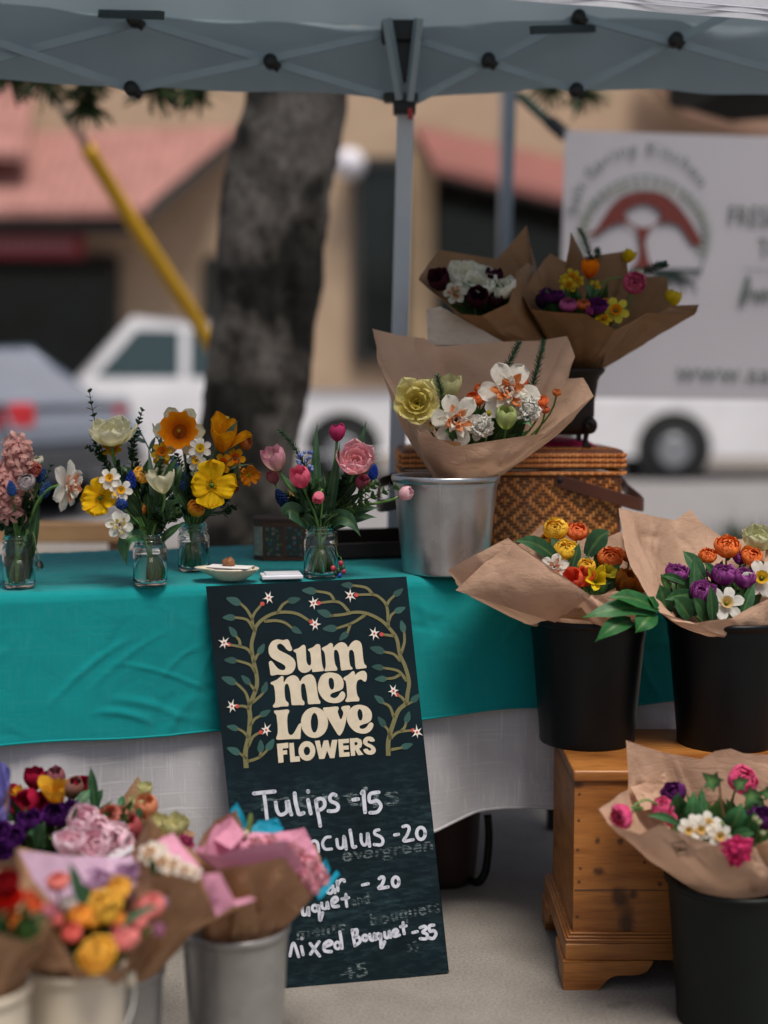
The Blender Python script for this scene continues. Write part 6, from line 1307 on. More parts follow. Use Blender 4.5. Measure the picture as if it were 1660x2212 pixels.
# ---------------------------------------------------------------- metal-bucket bouquet: cream, white and orange
b = Bq((1003, 1052, 3.06), .052, 'kraft bouquet of white and orange double daffodils in the metal bucket')
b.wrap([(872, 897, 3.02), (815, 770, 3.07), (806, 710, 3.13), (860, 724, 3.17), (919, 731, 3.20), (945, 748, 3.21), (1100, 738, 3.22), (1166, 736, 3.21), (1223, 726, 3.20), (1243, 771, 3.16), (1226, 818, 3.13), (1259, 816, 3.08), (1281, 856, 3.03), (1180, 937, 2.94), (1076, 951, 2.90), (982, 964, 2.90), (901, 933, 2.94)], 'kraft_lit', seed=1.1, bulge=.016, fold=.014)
b.sheet([(921, 668, 3.22), (952, 662, 3.23), (1095, 742, 3.235), (925, 745, 3.21)], 'parch', 'parchment_sheet', seed=3, bow=.01)
b.sheet([(905, 930, 2.955), (995, 958, 2.905), (1000, 1000, 2.97), (940, 1000, 2.99)], 'kraft', seed=8, bow=-.012, wr=.006)
b.fill(1040, 900, 3.03, 110, 40, 50)
b.fl('double_tulip', 901, 868, 2.98, 36, 'f', 'ecdc84', 'faf0b4', open=.75, core=C('d0c050'))
b.fl('tulip', 968, 840, 3.04, 30, 'u', 'd4d08c', 'e2dfaa', open=.4); b.fl('tulip', 930, 838, 3.06, 20, 'ul', 'd0cc80', 'ddd89c', open=.3)
b.fl('double_daffodil', 1098, 846, 2.98, 66, 'f', 'e8e2d2', 'efeadd', cor0='d8601c', cor1='e49058')
b.fl('double_daffodil', 986, 908, 2.95, 56, (-.1, -1, .12), 'e8e2d2', 'efeadd', cor0='d8601c', cor1='e8a070')
b.fl('carnation', 1040, 922, 2.955, 31, 'f', 'e4e2d8', 'efece4'); b.fl('carnation', 1142, 884, 2.97, 32, 'f', 'e4e2d8', 'efece4'); b.fl('carnation', 1146, 858, 3.0, 20, 'fu', 'e4e2d8', 'efece4')
b.fl('tulip', 1094, 902, 2.95, 27, (0, -.45, 1), '8fae4e', 'c4cf8a', open=.12)
b.fl('ranunculus', 1027, 860, 3.03, 22, 'uf', 'dc5a0c', 'f87a1c'); b.fl('ranunculus', 1040, 838, 3.06, 17, 'uf', 'e0600c', 'fa7e1c'); b.fl('ranunculus', 1170, 866, 3.0, 17, 'uf', 'e0600c', 'fa7a1c'); b.fl('ranunculus', 1203, 847, 3.03, 11, 'uf', 'd06a10', 'e08020'); b.fl('ranunculus', 1130, 824, 3.06, 15, 'uf', 'c84c10', 'e4681c'); b.fl('ranunculus', 1178, 884, 2.98, 12, 'uf', 'b84810', 'd0601c')
b.fl('flower_bud', 1056, 893, 2.97, 7, 'u', '8a8a20', 'c8b030'); b.fl('daffodil', 933, 914, 2.98, 24, 'd', 'e2dccc', 'e8e4d6', cor0='e0c080', cor1='e0c8a0')
for p0, p1, n in (((960, 905, 3.0), (944, 812, 3.0), 90), ((1081, 822, 3.05), (1121, 740, 3.07), 100), ((1148, 842, 3.05), (1174, 736, 3.08), 130)):
    mb = MB(); rosemary(mb, at(*p0), at(*p1), n, .019, (.003, 0, .004), C('274a36'), C('5f8062')); tube(mb, [b.B, at(*p0)], .0014, 5, C('4b5a35')); build('rosemary_sprig', mb, MAT['leaf'], b.o)
for q in (((938, 905, 3.0), (965, 880, 2.99)), ((985, 955, 2.95), (960, 935, 2.93)), ((1120, 915, 2.97), (1150, 922, 2.95))): b.leaf(*q, 10)

# ---------------------------------------------------------------- planter bouquets
b = Bq((1196, 806, 3.37), .022, 'brown kraft bouquet of maroon tulips and white daffodils in the iron planter')
b.wrap([(905, 604, 3.28), (944, 539, 3.40), (1075, 560, 3.45), (1110, 520, 3.46), (1137, 486, 3.47), (1154, 575, 3.42), (1140, 568, 3.35), (1114, 590, 3.27), (1098, 655, 3.22), (1040, 682, 3.20), (985, 678, 3.20)], 'kraft_shaded', seed=5.2, bulge=.004, fold=.010)
b.fill(1030, 630, 3.3, 65, 26, 26)
b.fl('tulip', 950, 606, 3.27, 26, (-.4, -.8, .7), '2c0f18', '451a28', open=.3); b.fl('tulip', 1031, 645, 3.23, 25, (.1, -.9, .6), '260c16', '3c1524', open=.25); b.fl('tulip', 1068, 600, 3.32, 22, 'u', '2a0e18', '42182a', open=.2); b.fl('tulip', 1070, 650, 3.25, 17, 'uf', '2a0e18', '3c1624', open=.2)
b.fl('double_tulip', 1012, 596, 3.33, 34, 'uf', 'f4eedc', 'fcf8e8', open=.5); b.fl('double_tulip', 1034, 620, 3.28, 30, 'uf', 'f4eedc', 'fcf8e8', open=.5); b.fl('double_tulip', 1090, 626, 3.27, 27, 'ul', 'f4eedc', 'fcf8e8', open=.4)
b.fl('double_daffodil', 984, 632, 3.24, 26, (-.3, -1, .3), 'd8d4c2', 'deDACA', cor0='c86a2c', cor1='d08a50')
b2 = Bq((1262, 806, 3.38), .03, 'brown kraft bouquet of orange and yellow mixed flowers in the iron planter')
b = b2
b.wrap([(1126, 633, 3.28), (1160, 585, 3.33), (1193, 548, 3.38), (1225, 566, 3.41), (1234, 500, 3.44), (1262, 556, 3.46), (1353, 542, 3.46), (1360, 598, 3.44), (1441, 598, 3.42), (1446, 660, 3.38), (1511, 658, 3.35), (1503, 680, 3.31), (1400, 676, 3.24), (1330, 712, 3.20), (1265, 678, 3.18), (1190, 674, 3.19), (1144, 668, 3.22)], 'kraft_shaded', seed=2.2, bulge=.002, fold=.016)
b.sheet([(1322, 712, 3.205), (1448, 664, 3.30), (1505, 676, 3.315), (1300, 790, 3.34)], 'kraft_shaded', seed=4, bow=-.006)
b.fill(1240, 640, 3.3, 80, 34, 36)
b.fl('tulip', 1275, 580, 3.36, 21, (.05, -.3, 1), 'f06c08', 'ff9010', open=.25)
for x, y, Y, r in ((1236, 598, 3.33, 19), (1229, 616, 3.31, 18), (1248, 606, 3.33, 15), (1284, 619, 3.33, 15), (1222, 606, 3.33, 14)): b.fl('daffodil', x, y, Y, r, 'f', 'd0b020', 'dcc234', cor0='d08a10', cor1='d88a14')
b.fl('double_tulip', 1193, 641, 3.27, 22, 'u', '3c1444', '5c2260'); b.fl('double_tulip', 1290, 664, 3.24, 20, 'uf', '48164a', '722a70'); b.fl('tulip', 1170, 650, 3.27, 16, 'u', '220c22', '3a163c')
b.fl('ranunculus', 1228, 657, 3.24, 22, 'uf', 'b03a7a', 'cc5a98'); b.fl('ranunculus', 1261, 657, 3.235, 17, 'uf', 'c84a10', 'e06a18'); b.fl('carnation', 1274, 673, 3.22, 10, 'f', 'b0357a', 'c85a98')
b.fl('daffodil', 1331, 670, 3.24, 29, (-.1, -1, .25), 'dcc832', 'e6d850', cor0='d87a0c', cor1='e08a10', cs=.40, ch=.28); b.fl('daffodil', 1305, 688, 3.22, 18, 'fu', 'd8b018', 'e0bc24', cor0='c8780c', cor1='d08414'); b.fl('daffodil', 1308, 650, 3.27, 16, 'u', 'd8b018', 'e0bc24')
b.fl('ranunculus', 1371, 612, 3.30, 27, (.15, -1, .15), 'c0285e', 'd84a78', core='8aa05a', mids=[at(1340, 600, 3.33), at(1300, 615, 3.34), at(1278, 680, 3.35)]); b.fl('ranunculus', 1375, 588, 3.36, 17, 'u', 'c8cfa8', 'dadcc4'); b.fl('tulip', 1358, 553, 3.45, 16, (.5, -.3, 1), 'd8b410', 'e6c822'); b.fl('tulip', 1453, 645, 3.40, 20, (.3, -.3, 1), 'd8b618', 'e8cc30')
for p0, p1, n in (((1278, 572, 3.40), (1252, 495, 3.42), 80), ((1285, 570, 3.40), (1290, 540, 3.42), 40), ((1385, 592, 3.38), (1438, 570, 3.40), 70)):
    mb = MB(); rosemary(mb, at(*p0), at(*p1), n, .019, (.004, 0, .006), C('1f3a2c'), C('3f5c46')); tube(mb, [b.B, at(*p0)], .0014, 5, C('4b5a35')); build('rosemary_sprig', mb, MAT['leaf'], b.o)
for q in (((1255, 670, 3.28), (1245, 630, 3.25)), ((1280, 650, 3.27), (1300, 630, 3.26)), ((1240, 660, 3.27), (1254, 640, 3.24)), ((1275, 640, 3.26), (1268, 618, 3.27))): b.leaf(*q, 6)

# ---------------------------------------------------------------- chest bucket, left
b = Bq((1272, 1372, 2.90), .072, 'kraft bouquet of yellow and orange ranunculus on the pine chest')
b.wrap([(963, 1232, 2.82), (1030, 1196, 2.79), (1101, 1162, 2.79), (1190, 1225, 2.745), (1277, 1287, 2.73), (1330, 1276, 2.76), (1392, 1290, 2.84), (1376, 1200, 3.0), (1342, 1148, 3.04), (1300, 1166, 3.05), (1250, 1160, 3.05), (1170, 1135, 3.03), (1130, 1172, 3.0), (1060, 1215, 2.93), (985, 1262, 2.87)], 'kraft_lit', seed=7.7, bulge=.022, fold=.012, wr=.007)
b.sheet([(1100, 1165, 2.786), (1277, 1287, 2.727), (1200, 1345, 2.79), (985, 1275, 2.80)], 'kraft_lit', seed=2.5, bow=-.022)
b.sheet([(1205, 1335, 2.775), (1330, 1270, 2.755), (1345, 1310, 2.775), (1300, 1345, 2.785)], 'kraft', seed=12, bow=-.008)
b.fill(1260, 1232, 2.96, 95, 45, 60, .03)
for x, y, Y, r, f, c0, c1 in ((1268, 1222, 2.90, 22, 'uf', 'f0b010', 'fccc20'), (1180, 1165, 3.0, 20, 'ul', 'f0a010', 'fcc420'), (1286, 1180, 2.98, 20, 'u', 'e0600c', 'f8801a'), (1202, 1141, 2.99, 31, (-.2, -.6, 1), 'f0b010', 'fcd024'), (1247, 1147, 2.99, 26, 'uf', 'e85c14', 'f8802a'), (1223, 1187, 2.95, 29, 'uf', 'f0b810', 'fcd41c'), (1318, 1204, 2.93, 31, 'uf', 'd4580a', 'f4801a'), (1300, 1212, 2.96, 18, 'ul', 'd8b430', 'e2c648'), (1360, 1200, 2.97, 20, 'u', 'c05a10', 'd8741a'), (1334, 1190, 2.98, 15, 'u', 'c8441c', 'd8602a')): b.fl('ranunculus', x, y, Y, r, f, c0, c1)
b.fl('double_daffodil', 1198, 1226, 2.86, 32, (-.2, -1, .4), 'e2dccf', 'eae4d8', cor0='e0703a', cor1='eab090')
b.fl('tulip', 1240, 1252, 2.83, 25, (-.4, -.8, .7), 'dc4024', 'f06a4c', open=.2); b.fl('tulip', 1262, 1248, 2.85, 23, (.2, -.7, .9), 'c83c28', 'ea6440', open=.2)
b.fl('lily_tulip', 1290, 1252, 2.84, 27, (.1, -1, .5), 'd0b818', 'f4dc2c'); b.fl('lily_tulip', 1312, 1240, 2.87, 20, (.4, -.8, .6), 'a89a1c', 'ccc038')
b.fl('tulip', 1352, 1254, 2.86, 28, (.3, -.5, 1), '3c3c22', '8a5a22', open=.12, edge=C('c87a24')); b.fl('tulip', 1380, 1262, 2.86, 24, (.4, -.5, 1), '3a3c22', '7a5022', open=.12, edge=C('c87a24'))
b.fl('ranunculus', 1016, 1238, 2.86, 18, 'ul', 'd88a10', 'e6a418')
for p0, p1, wd, bd in (((1210, 1218, 2.92), (1112, 1170, 2.88), 19, (0, 0, .016)), ((1270, 1200, 2.95), (1318, 1148, 2.95), 22, (0, 0, .01)), ((1235, 1230, 2.93), (1252, 1172, 2.94), 12, (0, 0, 0)), ((1310, 1260, 2.86), (1340, 1215, 2.9), 12, (0, 0, 0)), ((1215, 1195, 2.96), (1190, 1160, 2.97), 12, (0, 0, 0))): b.leaf(p0, p1, wd, (.1, -1, .6), bd, '1b3822', '2f5c34', fold=.15, base=.3, tip=1.2)
for p0, p1, wd, bd in (((1420, 1318, 2.73), (1312, 1292, 2.70), 21, (0, -.008, .012)), ((1418, 1322, 2.73), (1255, 1336, 2.695), 22, (0, -.01, .014)), ((1410, 1326, 2.73), (1372, 1368, 2.69), 24, (0, -.012, .006)), ((1365, 1342, 2.72), (1284, 1388, 2.685), 20, (0, -.012, .012)), ((1422, 1312, 2.735), (1400, 1288, 2.72), 12, (0, 0, 0))): b.leaf(p0, p1, wd, (.15, -.8, .75), bd, '184c22', '2f7034', fold=.2, base=.32, tip=1.0, wave=.12)
mb = MB(); tube(mb, catmull([at(1300, 1340, 2.80), at(1370, 1300, 2.76), at(1424, 1316, 2.73)], 6), .0018, 6, C('4a7a3a')); tube(mb, catmull([at(1420, 1317, 2.73), at(1390, 1332, 2.722), at(1362, 1343, 2.715)], 5), .0014, 6, C('4a7a3a')); build('leaf_stem', mb, MAT['stem'], b.o)
# ---------------------------------------------------------------- chest bucket, right
b = Bq((1562, 1372, 2.88), .082, 'kraft bouquet of purple tulips, orange ranunculus and white daffodils at the right edge')
b.wrap([(1342, 1098, 2.88), (1347, 1180, 2.82), (1362, 1225, 2.79), (1386, 1268, 2.765), (1425, 1324, 2.755), (1500, 1343, 2.755), (1580, 1335, 2.755), (1680, 1285, 2.80), (1745, 1220, 2.9), (1720, 1150, 3.0), (1600, 1165, 3.04), (1561, 1161, 3.05), (1515, 1128, 3.06), (1492, 1100, 3.06), (1458, 1124, 3.05), (1400, 1112, 2.98)], 'kraft_lit', seed=9.3, bulge=.010, fold=.010)
b.sheet([(1656, 1165, 2.98), (1700, 1150, 2.95), (1700, 1290, 2.82), (1645, 1255, 2.87)], 'kraft_lit', seed=3)
b.fill(1535, 1255, 2.93, 115, 50, 80, .03)
for x, y, r in ((1572, 1180, 31), (1529, 1199, 23), (1625, 1201, 27)): b.fl('ranunculus', x, y, 2.90, r, (-.1, -.75, 1), 'e8640a', 'fb861c')
for x, y, r, Y, f in ((1462, 1243, 26, 2.86, 'u'), (1516, 1284, 29, 2.80, (0, -.5, 1)), (1565, 1246, 29, 2.86, 'u'), (1608, 1254, 26, 2.85, 'u'), (1600, 1208, 18, 2.92, 'u'), (1548, 1240, 20, 2.89, 'ul')): b.fl('double_tulip', x, y, Y, r, f, '6a1c68', 'a03a96', open=.0, core=C('6c2468'), edge=C('c070b6'))
b.fl('daffodil', 1570, 1302, 2.785, 39, (0, -1, .5), 'dedad2', 'eae6dd', cor0='cfa050', cor1='dcc088', cs=.34, ch=.3, frill=.05); b.fl('daffodil', 1646, 1248, 2.84, 42, (-.2, -1, .4), 'dedad2', 'eae6dd', cor0='d8a820', cor1='e0b838', cs=.34, ch=.3, frill=.05); b.fl('double_tulip', 1640, 1166, 2.96, 34, 'u', 'd0cf98', 'e0dfb4', open=.4)
for p0, p1, wd in (((1500, 1330, 2.83), (1500, 1195, 2.86), 13), ((1440, 1330, 2.80), (1425, 1262, 2.79), 22), ((1490, 1335, 2.79), (1455, 1290, 2.775), 20), ((1528, 1345, 2.79), (1498, 1290, 2.765), 16), ((1540, 1345, 2.78), (1535, 1265, 2.77), 14), ((1600, 1340, 2.80), (1630, 1260, 2.82), 14), ((1590, 1330, 2.82), (1602, 1275, 2.79), 12), ((1520, 1250, 2.88), (1475, 1190, 2.90), 17), ((1480, 1260, 2.84), (1425, 1243, 2.80), 9), ((1550, 1250, 2.87), (1520, 1215, 2.87), 9), ((1500, 1285, 2.81), (1435, 1296, 2.77), 14), ((1575, 1210, 2.9), (1560, 1195, 2.88), 8)): b.leaf(p0, p1, wd, (.2, -1, .3), (0, 0, .004), '1f4228', '3d6b40', fold=.35, base=.3)

# ---------------------------------------------------------------- ground bucket, right
b = Bq((1577, 1905, 2.53), .085, 'kraft bouquet of hot pink ranunculus and white narcissus with ivy before the chest')
b.wrap([(1297, 1748, 2.44), (1330, 1722, 2.5), (1362, 1706, 2.58), (1352, 1599, 2.60), (1430, 1625, 2.625), (1514, 1641, 2.63), (1545, 1624, 2.63), (1579, 1618, 2.63), (1605, 1628, 2.63), (1660, 1633, 2.63), (1760, 1680, 2.60), (1745, 1780, 2.46), (1660, 1812, 2.40), (1626, 1830, 2.375), (1548, 1824, 2.37), (1480, 1800, 2.37), (1427, 1781, 2.385), (1384, 1802, 2.41), (1316, 1779, 2.41)], 'kraft_lit', seed=6.1, bulge=.014, fold=.012)
b.sheet([(1363, 1700, 2.575), (1436, 1672, 2.60), (1470, 1730, 2.585), (1390, 1750, 2.54)], 'kraft_lit', seed=5, bow=.01)
b.sheet([(1630, 1826, 2.374), (1664, 1808, 2.395), (1700, 1905, 2.44), (1628, 1905, 2.43)], 'kraft', seed=15, bow=-.008)
mb = MB(); pm = [at(1448, 1822, 2.393), at(1476, 1817, 2.388), at(1492, 1842, 2.394), at(1462, 1849, 2.402)]
nn_ = V((0, -.010, .003))
for i in range(4): bar(mb, pm[i] + nn_, pm[(i + 1) % 4] + nn_, .0012)
for k in (.25, .5, .75): bar(mb, lerp(pm[0], pm[3], k) + nn_, lerp(pm[1], pm[2], 1 - k * .6) + nn_, .0022)
build('ink_stamp', mb, m_plain('stamp_ink', C('6b5036'), .8), b.o, smooth=False)
b.fill(1540, 1755, 2.54, 110, 45, 56, .03)
for x, y, r, Y, f, k in ((1606, 1684, 37, 2.52, (.2, -.8, .7), {}), (1592, 1835, 37, 2.36, (-.1, -1, .2), {}), (1341, 1763, 31, 2.43, (-.75, -.5, -.1), {'mids': [at(1366, 1745, 2.44), at(1400, 1728, 2.46), at(1440, 1760, 2.48), at(1480, 1830, 2.5)]}), (1431, 1742, 27, 2.47, (-.3, -.7, .8), {}), (1450, 1770, 18, 2.46, 'f', {})):
    b.fl('carnation' if y == 1835 else 'ranunculus', x, y, Y, r, f, 'cc1c60', 'f0508c', core='e8709c', **k)
b.fl('double_tulip', 1458, 1716, 2.53, 29, 'ul', '3c1640', '6a2c6c', open=.05); b.fl('double_tulip', 1648, 1772, 2.46, 33, 'u', '45184c', '6f2f74', open=.1)
for x, y, r, f in ((1500, 1786, 31, 'fu'), (1530, 1780, 33, 'fu'), (1488, 1794, 24, 'f'), (1556, 1806, 28, 'f'), (1545, 1795, 22, 'fu'), (1515, 1792, 26, 'f')): b.fl('daffodil', x, y, 2.44 - (y - 1780) * .0012, r, f, 'e4dfd2', 'efebe0', cor0='dca850', cor1='e6bc74', cs=.36, ch=.26, frill=.05)
for p0, p1, wd, bd in (((1470, 1760, 2.50), (1466, 1712, 2.46), 22, (-.006, -.01, 0)), ((1490, 1780, 2.48), (1498, 1708, 2.48), 17, (0, -.01, 0)), ((1515, 1765, 2.52), (1516, 1700, 2.54), 10, (0, 0, 0)), ((1470, 1785, 2.45), (1398, 1763, 2.44), 9, (0, 0, .008)), ((1570, 1800, 2.46), (1602, 1734, 2.45), 27, (0, -.01, 0)), ((1600, 1810, 2.45), (1640, 1770, 2.43), 18, (0, 0, 0)), ((1610, 1800, 2.44), (1632, 1752, 2.43), 16, (0, 0, 0)), ((1580, 1820, 2.42), (1630, 1800, 2.41), 16, (0, 0, .006))): b.leaf(p0, p1, wd, (.1, -1, .4), bd, '1f4a2a', '3a7040', fold=.25, base=.35)
def ivy(bq, px, py, Y, s, rot):
    c = at(px, py, Y); k = PX(Y) * s; o = [(0, -.9), (.35, -.75), (.75, -.95), (.6, -.3), (1.0, .1), (.45, .25), (0, 1.15), (-.45, .25), (-1.0, .1), (-.6, -.3), (-.75, -.95), (-.35, -.75)]; mb = MB()
    vs = [c] + [c + V(((x * cos(rot) - y * sin(rot)) * k, -.004 * abs(x) - .002, (x * sin(rot) + y * cos(rot)) * k)) for x, y in o]; cols = [C('6f9a58')] + [mixc(C('123018'), C('245430'), rnd(0, 1)) for _ in o]
    mb.add(vs, [(0, i + 1, (i + 1) % 12 + 1) for i in range(12)], cols); build('ivy_leaf', mb, MAT['leaf'], bq.o)
for a_ in ((1536, 1684, 2.47, 24, .9), (1622, 1722, 2.47, 24, 2.6), (1600, 1690, 2.47, 20, -1.2), (1655, 1712, 2.5, 18, 1.5), (1640, 1733, 2.48, 15, 4)): ivy(b, *a_)
mb = MB(); tube(mb, catmull([at(1580, 1815, 2.45), at(1566, 1770, 2.46), at(1558, 1730, 2.465), at(1554, 1690, 2.47), at(1548, 1680, 2.47)], 6), .0021, 7, C('6a4a34')); tube(mb, catmull([at(1558, 1728, 2.465), at(1545, 1729, 2.465), at(1534, 1732, 2.465), at(1537, 1742, 2.465)], 5), .0011, 6, C('6a4a34')); tube(mb, catmull([at(1570, 1800, 2.45), at(1556, 1784, 2.44), at(1560, 1776, 2.44), at(1575, 1800, 2.43), at(1585, 1812, 2.42)], 5), .0018, 6, C('7c8a50')); tube(mb, catmull([at(1600, 1790, 2.47), at(1628, 1750, 2.47), at(1624, 1722, 2.47)], 5), .0013, 6, C('5a7a44')); build('ivy_stem', mb, MAT['stem'], b.o)
for x, y in ((1640, 1776), (1648, 1800), (1632, 1768)): b.fl('flower_bud', x, y, 2.42, 8, 'u', '8fa860', 'd0d4a8')

# ---------------------------------------------------------------- foreground: pink tissue bouquet in the zinc bucket
GF = 'tissue-lined bouquets in the foreground'
b = Bq((510, 2040, 2.30), .058, 'kraft bouquet with pink and teal tissue in front of the chalkboard', group=GF)
b.wrap([(416, 1861, 2.22), (432, 1800, 2.26), (455, 1768, 2.30), (500, 1742, 2.36), (530, 1800, 2.40), (600, 1800, 2.42), (687, 1822, 2.42), (702, 1868, 2.40), (690, 1925, 2.33), (676, 1931, 2.25), (613, 1852, 2.18), (540, 1868, 2.16), (473, 1876, 2.17)], 'kraft', seed=3.3, bulge=.002, fold=.018, wr=.008)
b.B, b.rb = at(535, 1940, 2.28), .045
b.wrap([(420, 1840, 2.225), (446, 1804, 2.28), (497, 1757, 2.33), (528, 1798, 2.365), (600, 1800, 2.38), (658, 1788, 2.385), (682, 1832, 2.38), (696, 1868, 2.36), (672, 1905, 2.28), (640, 1842, 2.20), (618, 1814, 2.182), (540, 1826, 2.172), (473, 1848, 2.18)], 'tissue_pink', 'tissue_paper', seed=2, bulge=-.004, fold=.004, wr=.004)
b.B, b.rb = at(510, 2040, 2.30), .058
b.sheet([(445, 1804, 2.30), (496, 1757, 2.34), (530, 1800, 2.34), (500, 1835, 2.27)], 'tissue_pink', 'tissue_paper', seed=4, bow=.004)
b.sheet([(540, 1808, 2.36), (658, 1788, 2.38), (690, 1850, 2.38), (560, 1850, 2.32)], 'tissue_pink', 'tissue_paper', seed=6, bow=.004)
b.sheet([(497, 1750, 2.37), (513, 1733, 2.38), (535, 1782, 2.39), (520, 1800, 2.37)], 'tissue_teal', 'tissue_paper', seed=7)
b.sheet([(528, 1806, 2.39), (560, 1772, 2.41), (614, 1787, 2.42), (600, 1812, 2.39)], 'tissue_teal', 'tissue_paper', seed=9)
b.sheet([(600, 1767, 2.42), (612, 1786, 2.42), (570, 1800, 2.41), (565, 1772, 2.41)], 'tissue_teal', 'tissue_paper', seed=9)
b.sheet([(728, 1882, 2.40), (735, 1890, 2.38), (690, 1944, 2.31), (680, 1930, 2.31)], 'tissue_teal', 'tissue_paper', seed=11)
b.sheet([(705, 1850, 2.40), (712, 1880, 2.40), (705, 1900, 2.37), (695, 1870, 2.38)], 'tissue_teal', 'tissue_paper', seed=13)
b.sheet([(480, 1890, 2.165), (545, 1905, 2.15), (560, 2010, 2.235), (500, 2020, 2.24)], 'kraft', seed=15, bow=-.014)
for x, y, r, Y, f in ((640, 1846, 24, 2.28, 'fu'), (668, 1868, 30, 2.27, 'f'), (690, 1896, 26, 2.28, 'fr'), (660, 1895, 22, 2.25, 'f'), (676, 1918, 18, 2.26, 'f'), (555, 1823, 24, 2.30, 'u'), (585, 1815, 20, 2.32, 'u'), (634, 1828, 16, 2.30, 'u')): b.fl('carnation', x, y, Y, r, f, 'ff5c84', 'ffb4c6', pale=1)
b.fl('flower_bud', 528, 1800, 2.36, 12, 'u', 'd8d8b0', 'e8e4c8'); b.leaf((538, 1815, 2.37), (544, 1755, 2.37), 6, c0='5a7a3c', c1='8aa058')

# ---------------------------------------------------------------- foreground: white daffodils in kraft and pink tissue
b = Bq((278, 2100, 2.15), .045, 'brown kraft bouquet of white and apricot daffodils with pale pink tissue', group=GF)
b.wrap([(303, 1838, 2.10), (318, 1800, 2.14), (321, 1757, 2.18), (350, 1800, 2.22), (420, 1840, 2.22), (474, 1884, 2.20), (550, 1938, 2.16), (470, 1980, 2.06), (433, 1910, 2.03), (388, 1892, 2.02), (331, 1891, 2.03), (300, 1880, 2.06)], 'kraft', seed=4.4, bulge=-.002, fold=.024, wr=.009)
b.sheet([(433, 1888, 2.045), (474, 1884, 2.06), (509, 1950, 2.06), (468, 1980, 2.052)], 'tissue_pink', 'tissue_paper', seed=3, bow=-.003)
b.sheet([(495, 1950, 2.07), (540, 1936, 2.08), (554, 1942, 2.08), (508, 1958, 2.06)], 'tissue_pink', 'tissue_paper', seed=3)
b.sheet([(340, 1818, 2.16), (374, 1798, 2.18), (440, 1885, 2.15), (400, 1885, 2.10)], 'tissue_pink', 'tissue_paper', seed=5, bow=.003)
for x, y, r, Y in ((325, 1842, 28, 2.11), (350, 1862, 26, 2.085), (375, 1868, 25, 2.085), (400, 1880, 22, 2.075), (345, 1838, 22, 2.13), (420, 1886, 18, 2.08)): b.fl('double_daffodil', x, y, Y, r, 'fu', 'ecE2d2', 'f4ece0', cor0='e8a030', cor1='eebc80')
b.leaf((335, 1890, 2.06), (322, 1866, 2.045), 9)

# ---------------------------------------------------------------- foreground: ranunculus in the cream bucket
b = Bq((165, 2130, 1.98), .052, 'kraft bouquet of yellow and coral ranunculus in the cream bucket', group=GF)
b.wrap([(38, 1838, 2.02), (42, 1830, 2.12), (150, 1850, 2.20), (290, 1868, 2.18), (318, 1925, 2.12), (330, 2010, 2.02), (275, 2092, 1.94), (210, 2092, 1.90), (165, 2090, 1.89), (115, 2010, 1.88), (85, 2000, 1.90), (60, 1960, 1.95)], 'kraft', seed=8.1, bulge=-.006, fold=.016)
b.sheet([(40, 1838, 2.04), (230, 1852, 2.16), (240, 1960, 2.07), (100, 1965, 2.0)], 'tissue_lilac', 'tissue_paper', seed=3, bow=.004)
b.sheet([(180, 1860, 2.17), (285, 1845, 2.17), (322, 1930, 2.10), (230, 1950, 2.08)], 'tissue_lilac', 'tissue_paper', seed=6, bow=.004)
b.sheet([(82, 2000, 1.895), (118, 2010, 1.875), (168, 2094, 1.885), (58, 2096, 1.90)], 'kraft', seed=10, bow=-.006)
for x, y, r, f, c0, c1, Y in ((211, 2060, 47, (0, -1, .7), 'ffb418', 'ffcc38', 1.88), (226, 1952, 44, (0, -.8, 1), 'ffb81c', 'ffd040', 1.96), (259, 1918, 33, 'uf', 'ffb01c', 'ffc838', 2.0), (174, 1977, 31, 'uf', 'f0980c', 'ffb01c', 1.93), (200, 1985, 28, 'u', 'e0960c', 'f2b020', 1.94), (232, 1976, 24, 'uf', 'd8a010', 'e8b818', 1.93),
        (124, 1903, 29, 'u', 'ec5a60', 'ff9a8c', 1.97), (325, 1956, 34, 'uf', 'ec5a60', 'ffa09a', 1.98), (155, 2014, 27, 'uf', 'dc4040', 'f87464', 1.90), (272, 2022, 36, 'uf', 'ea6068', 'ff9c98', 1.92)): b.fl('ranunculus', x, y, Y, r, f, c0, c1, core='f0b060' if c0[0] == 'd' else 'f4b020')
b.fl('ranunculus', 150, 1950, 1.95, 21, 'u', '9fae84', 'd8ccc8'); b.fl('carnation', 345, 2008, 1.94, 17, 'fr', 'c878a0', 'd89ab8'); b.fl('carnation', 356, 1948, 2.02, 14, 'r', 'c890b0', 'dab0c8'); b.fl('double_tulip', 275, 1890, 2.08, 24, 'u', 'b888b0', 'd0a8c8', open=.5); b.fl('double_tulip', 210, 1905, 2.10, 26, 'u', 'b890b4', 'd4b0cc', open=.5)
b.leaf((185, 1985, 1.96), (150, 1862, 1.98), 13, c0='22452f', c1='3c6248'); b.leaf((260, 2010, 1.93), (350, 1958, 1.93), 8, c0='3d6648', c1='54806a'); b.leaf((200, 1990, 1.95), (176, 1910, 2.0), 14, c0='22452f', c1='3c6248'); b.fill(200, 1980, 1.97, 95, 50, 56, .03)

for x, y, r, f, c0, c1, Y in ((190, 1940, 26, 'u', 'f0a008', 'ffbc20', 2.0), (250, 1985, 24, 'uf', 'f0980c', 'ffb01c', 1.95), (300, 1990, 22, 'uf', 'e05860', 'f89490', 1.96), (120, 1985, 20, 'uf', 'e0484c', 'f47c70', 1.93)): b.fl('ranunculus', x, y, Y, r, f, c0, c1, core='f0b060')
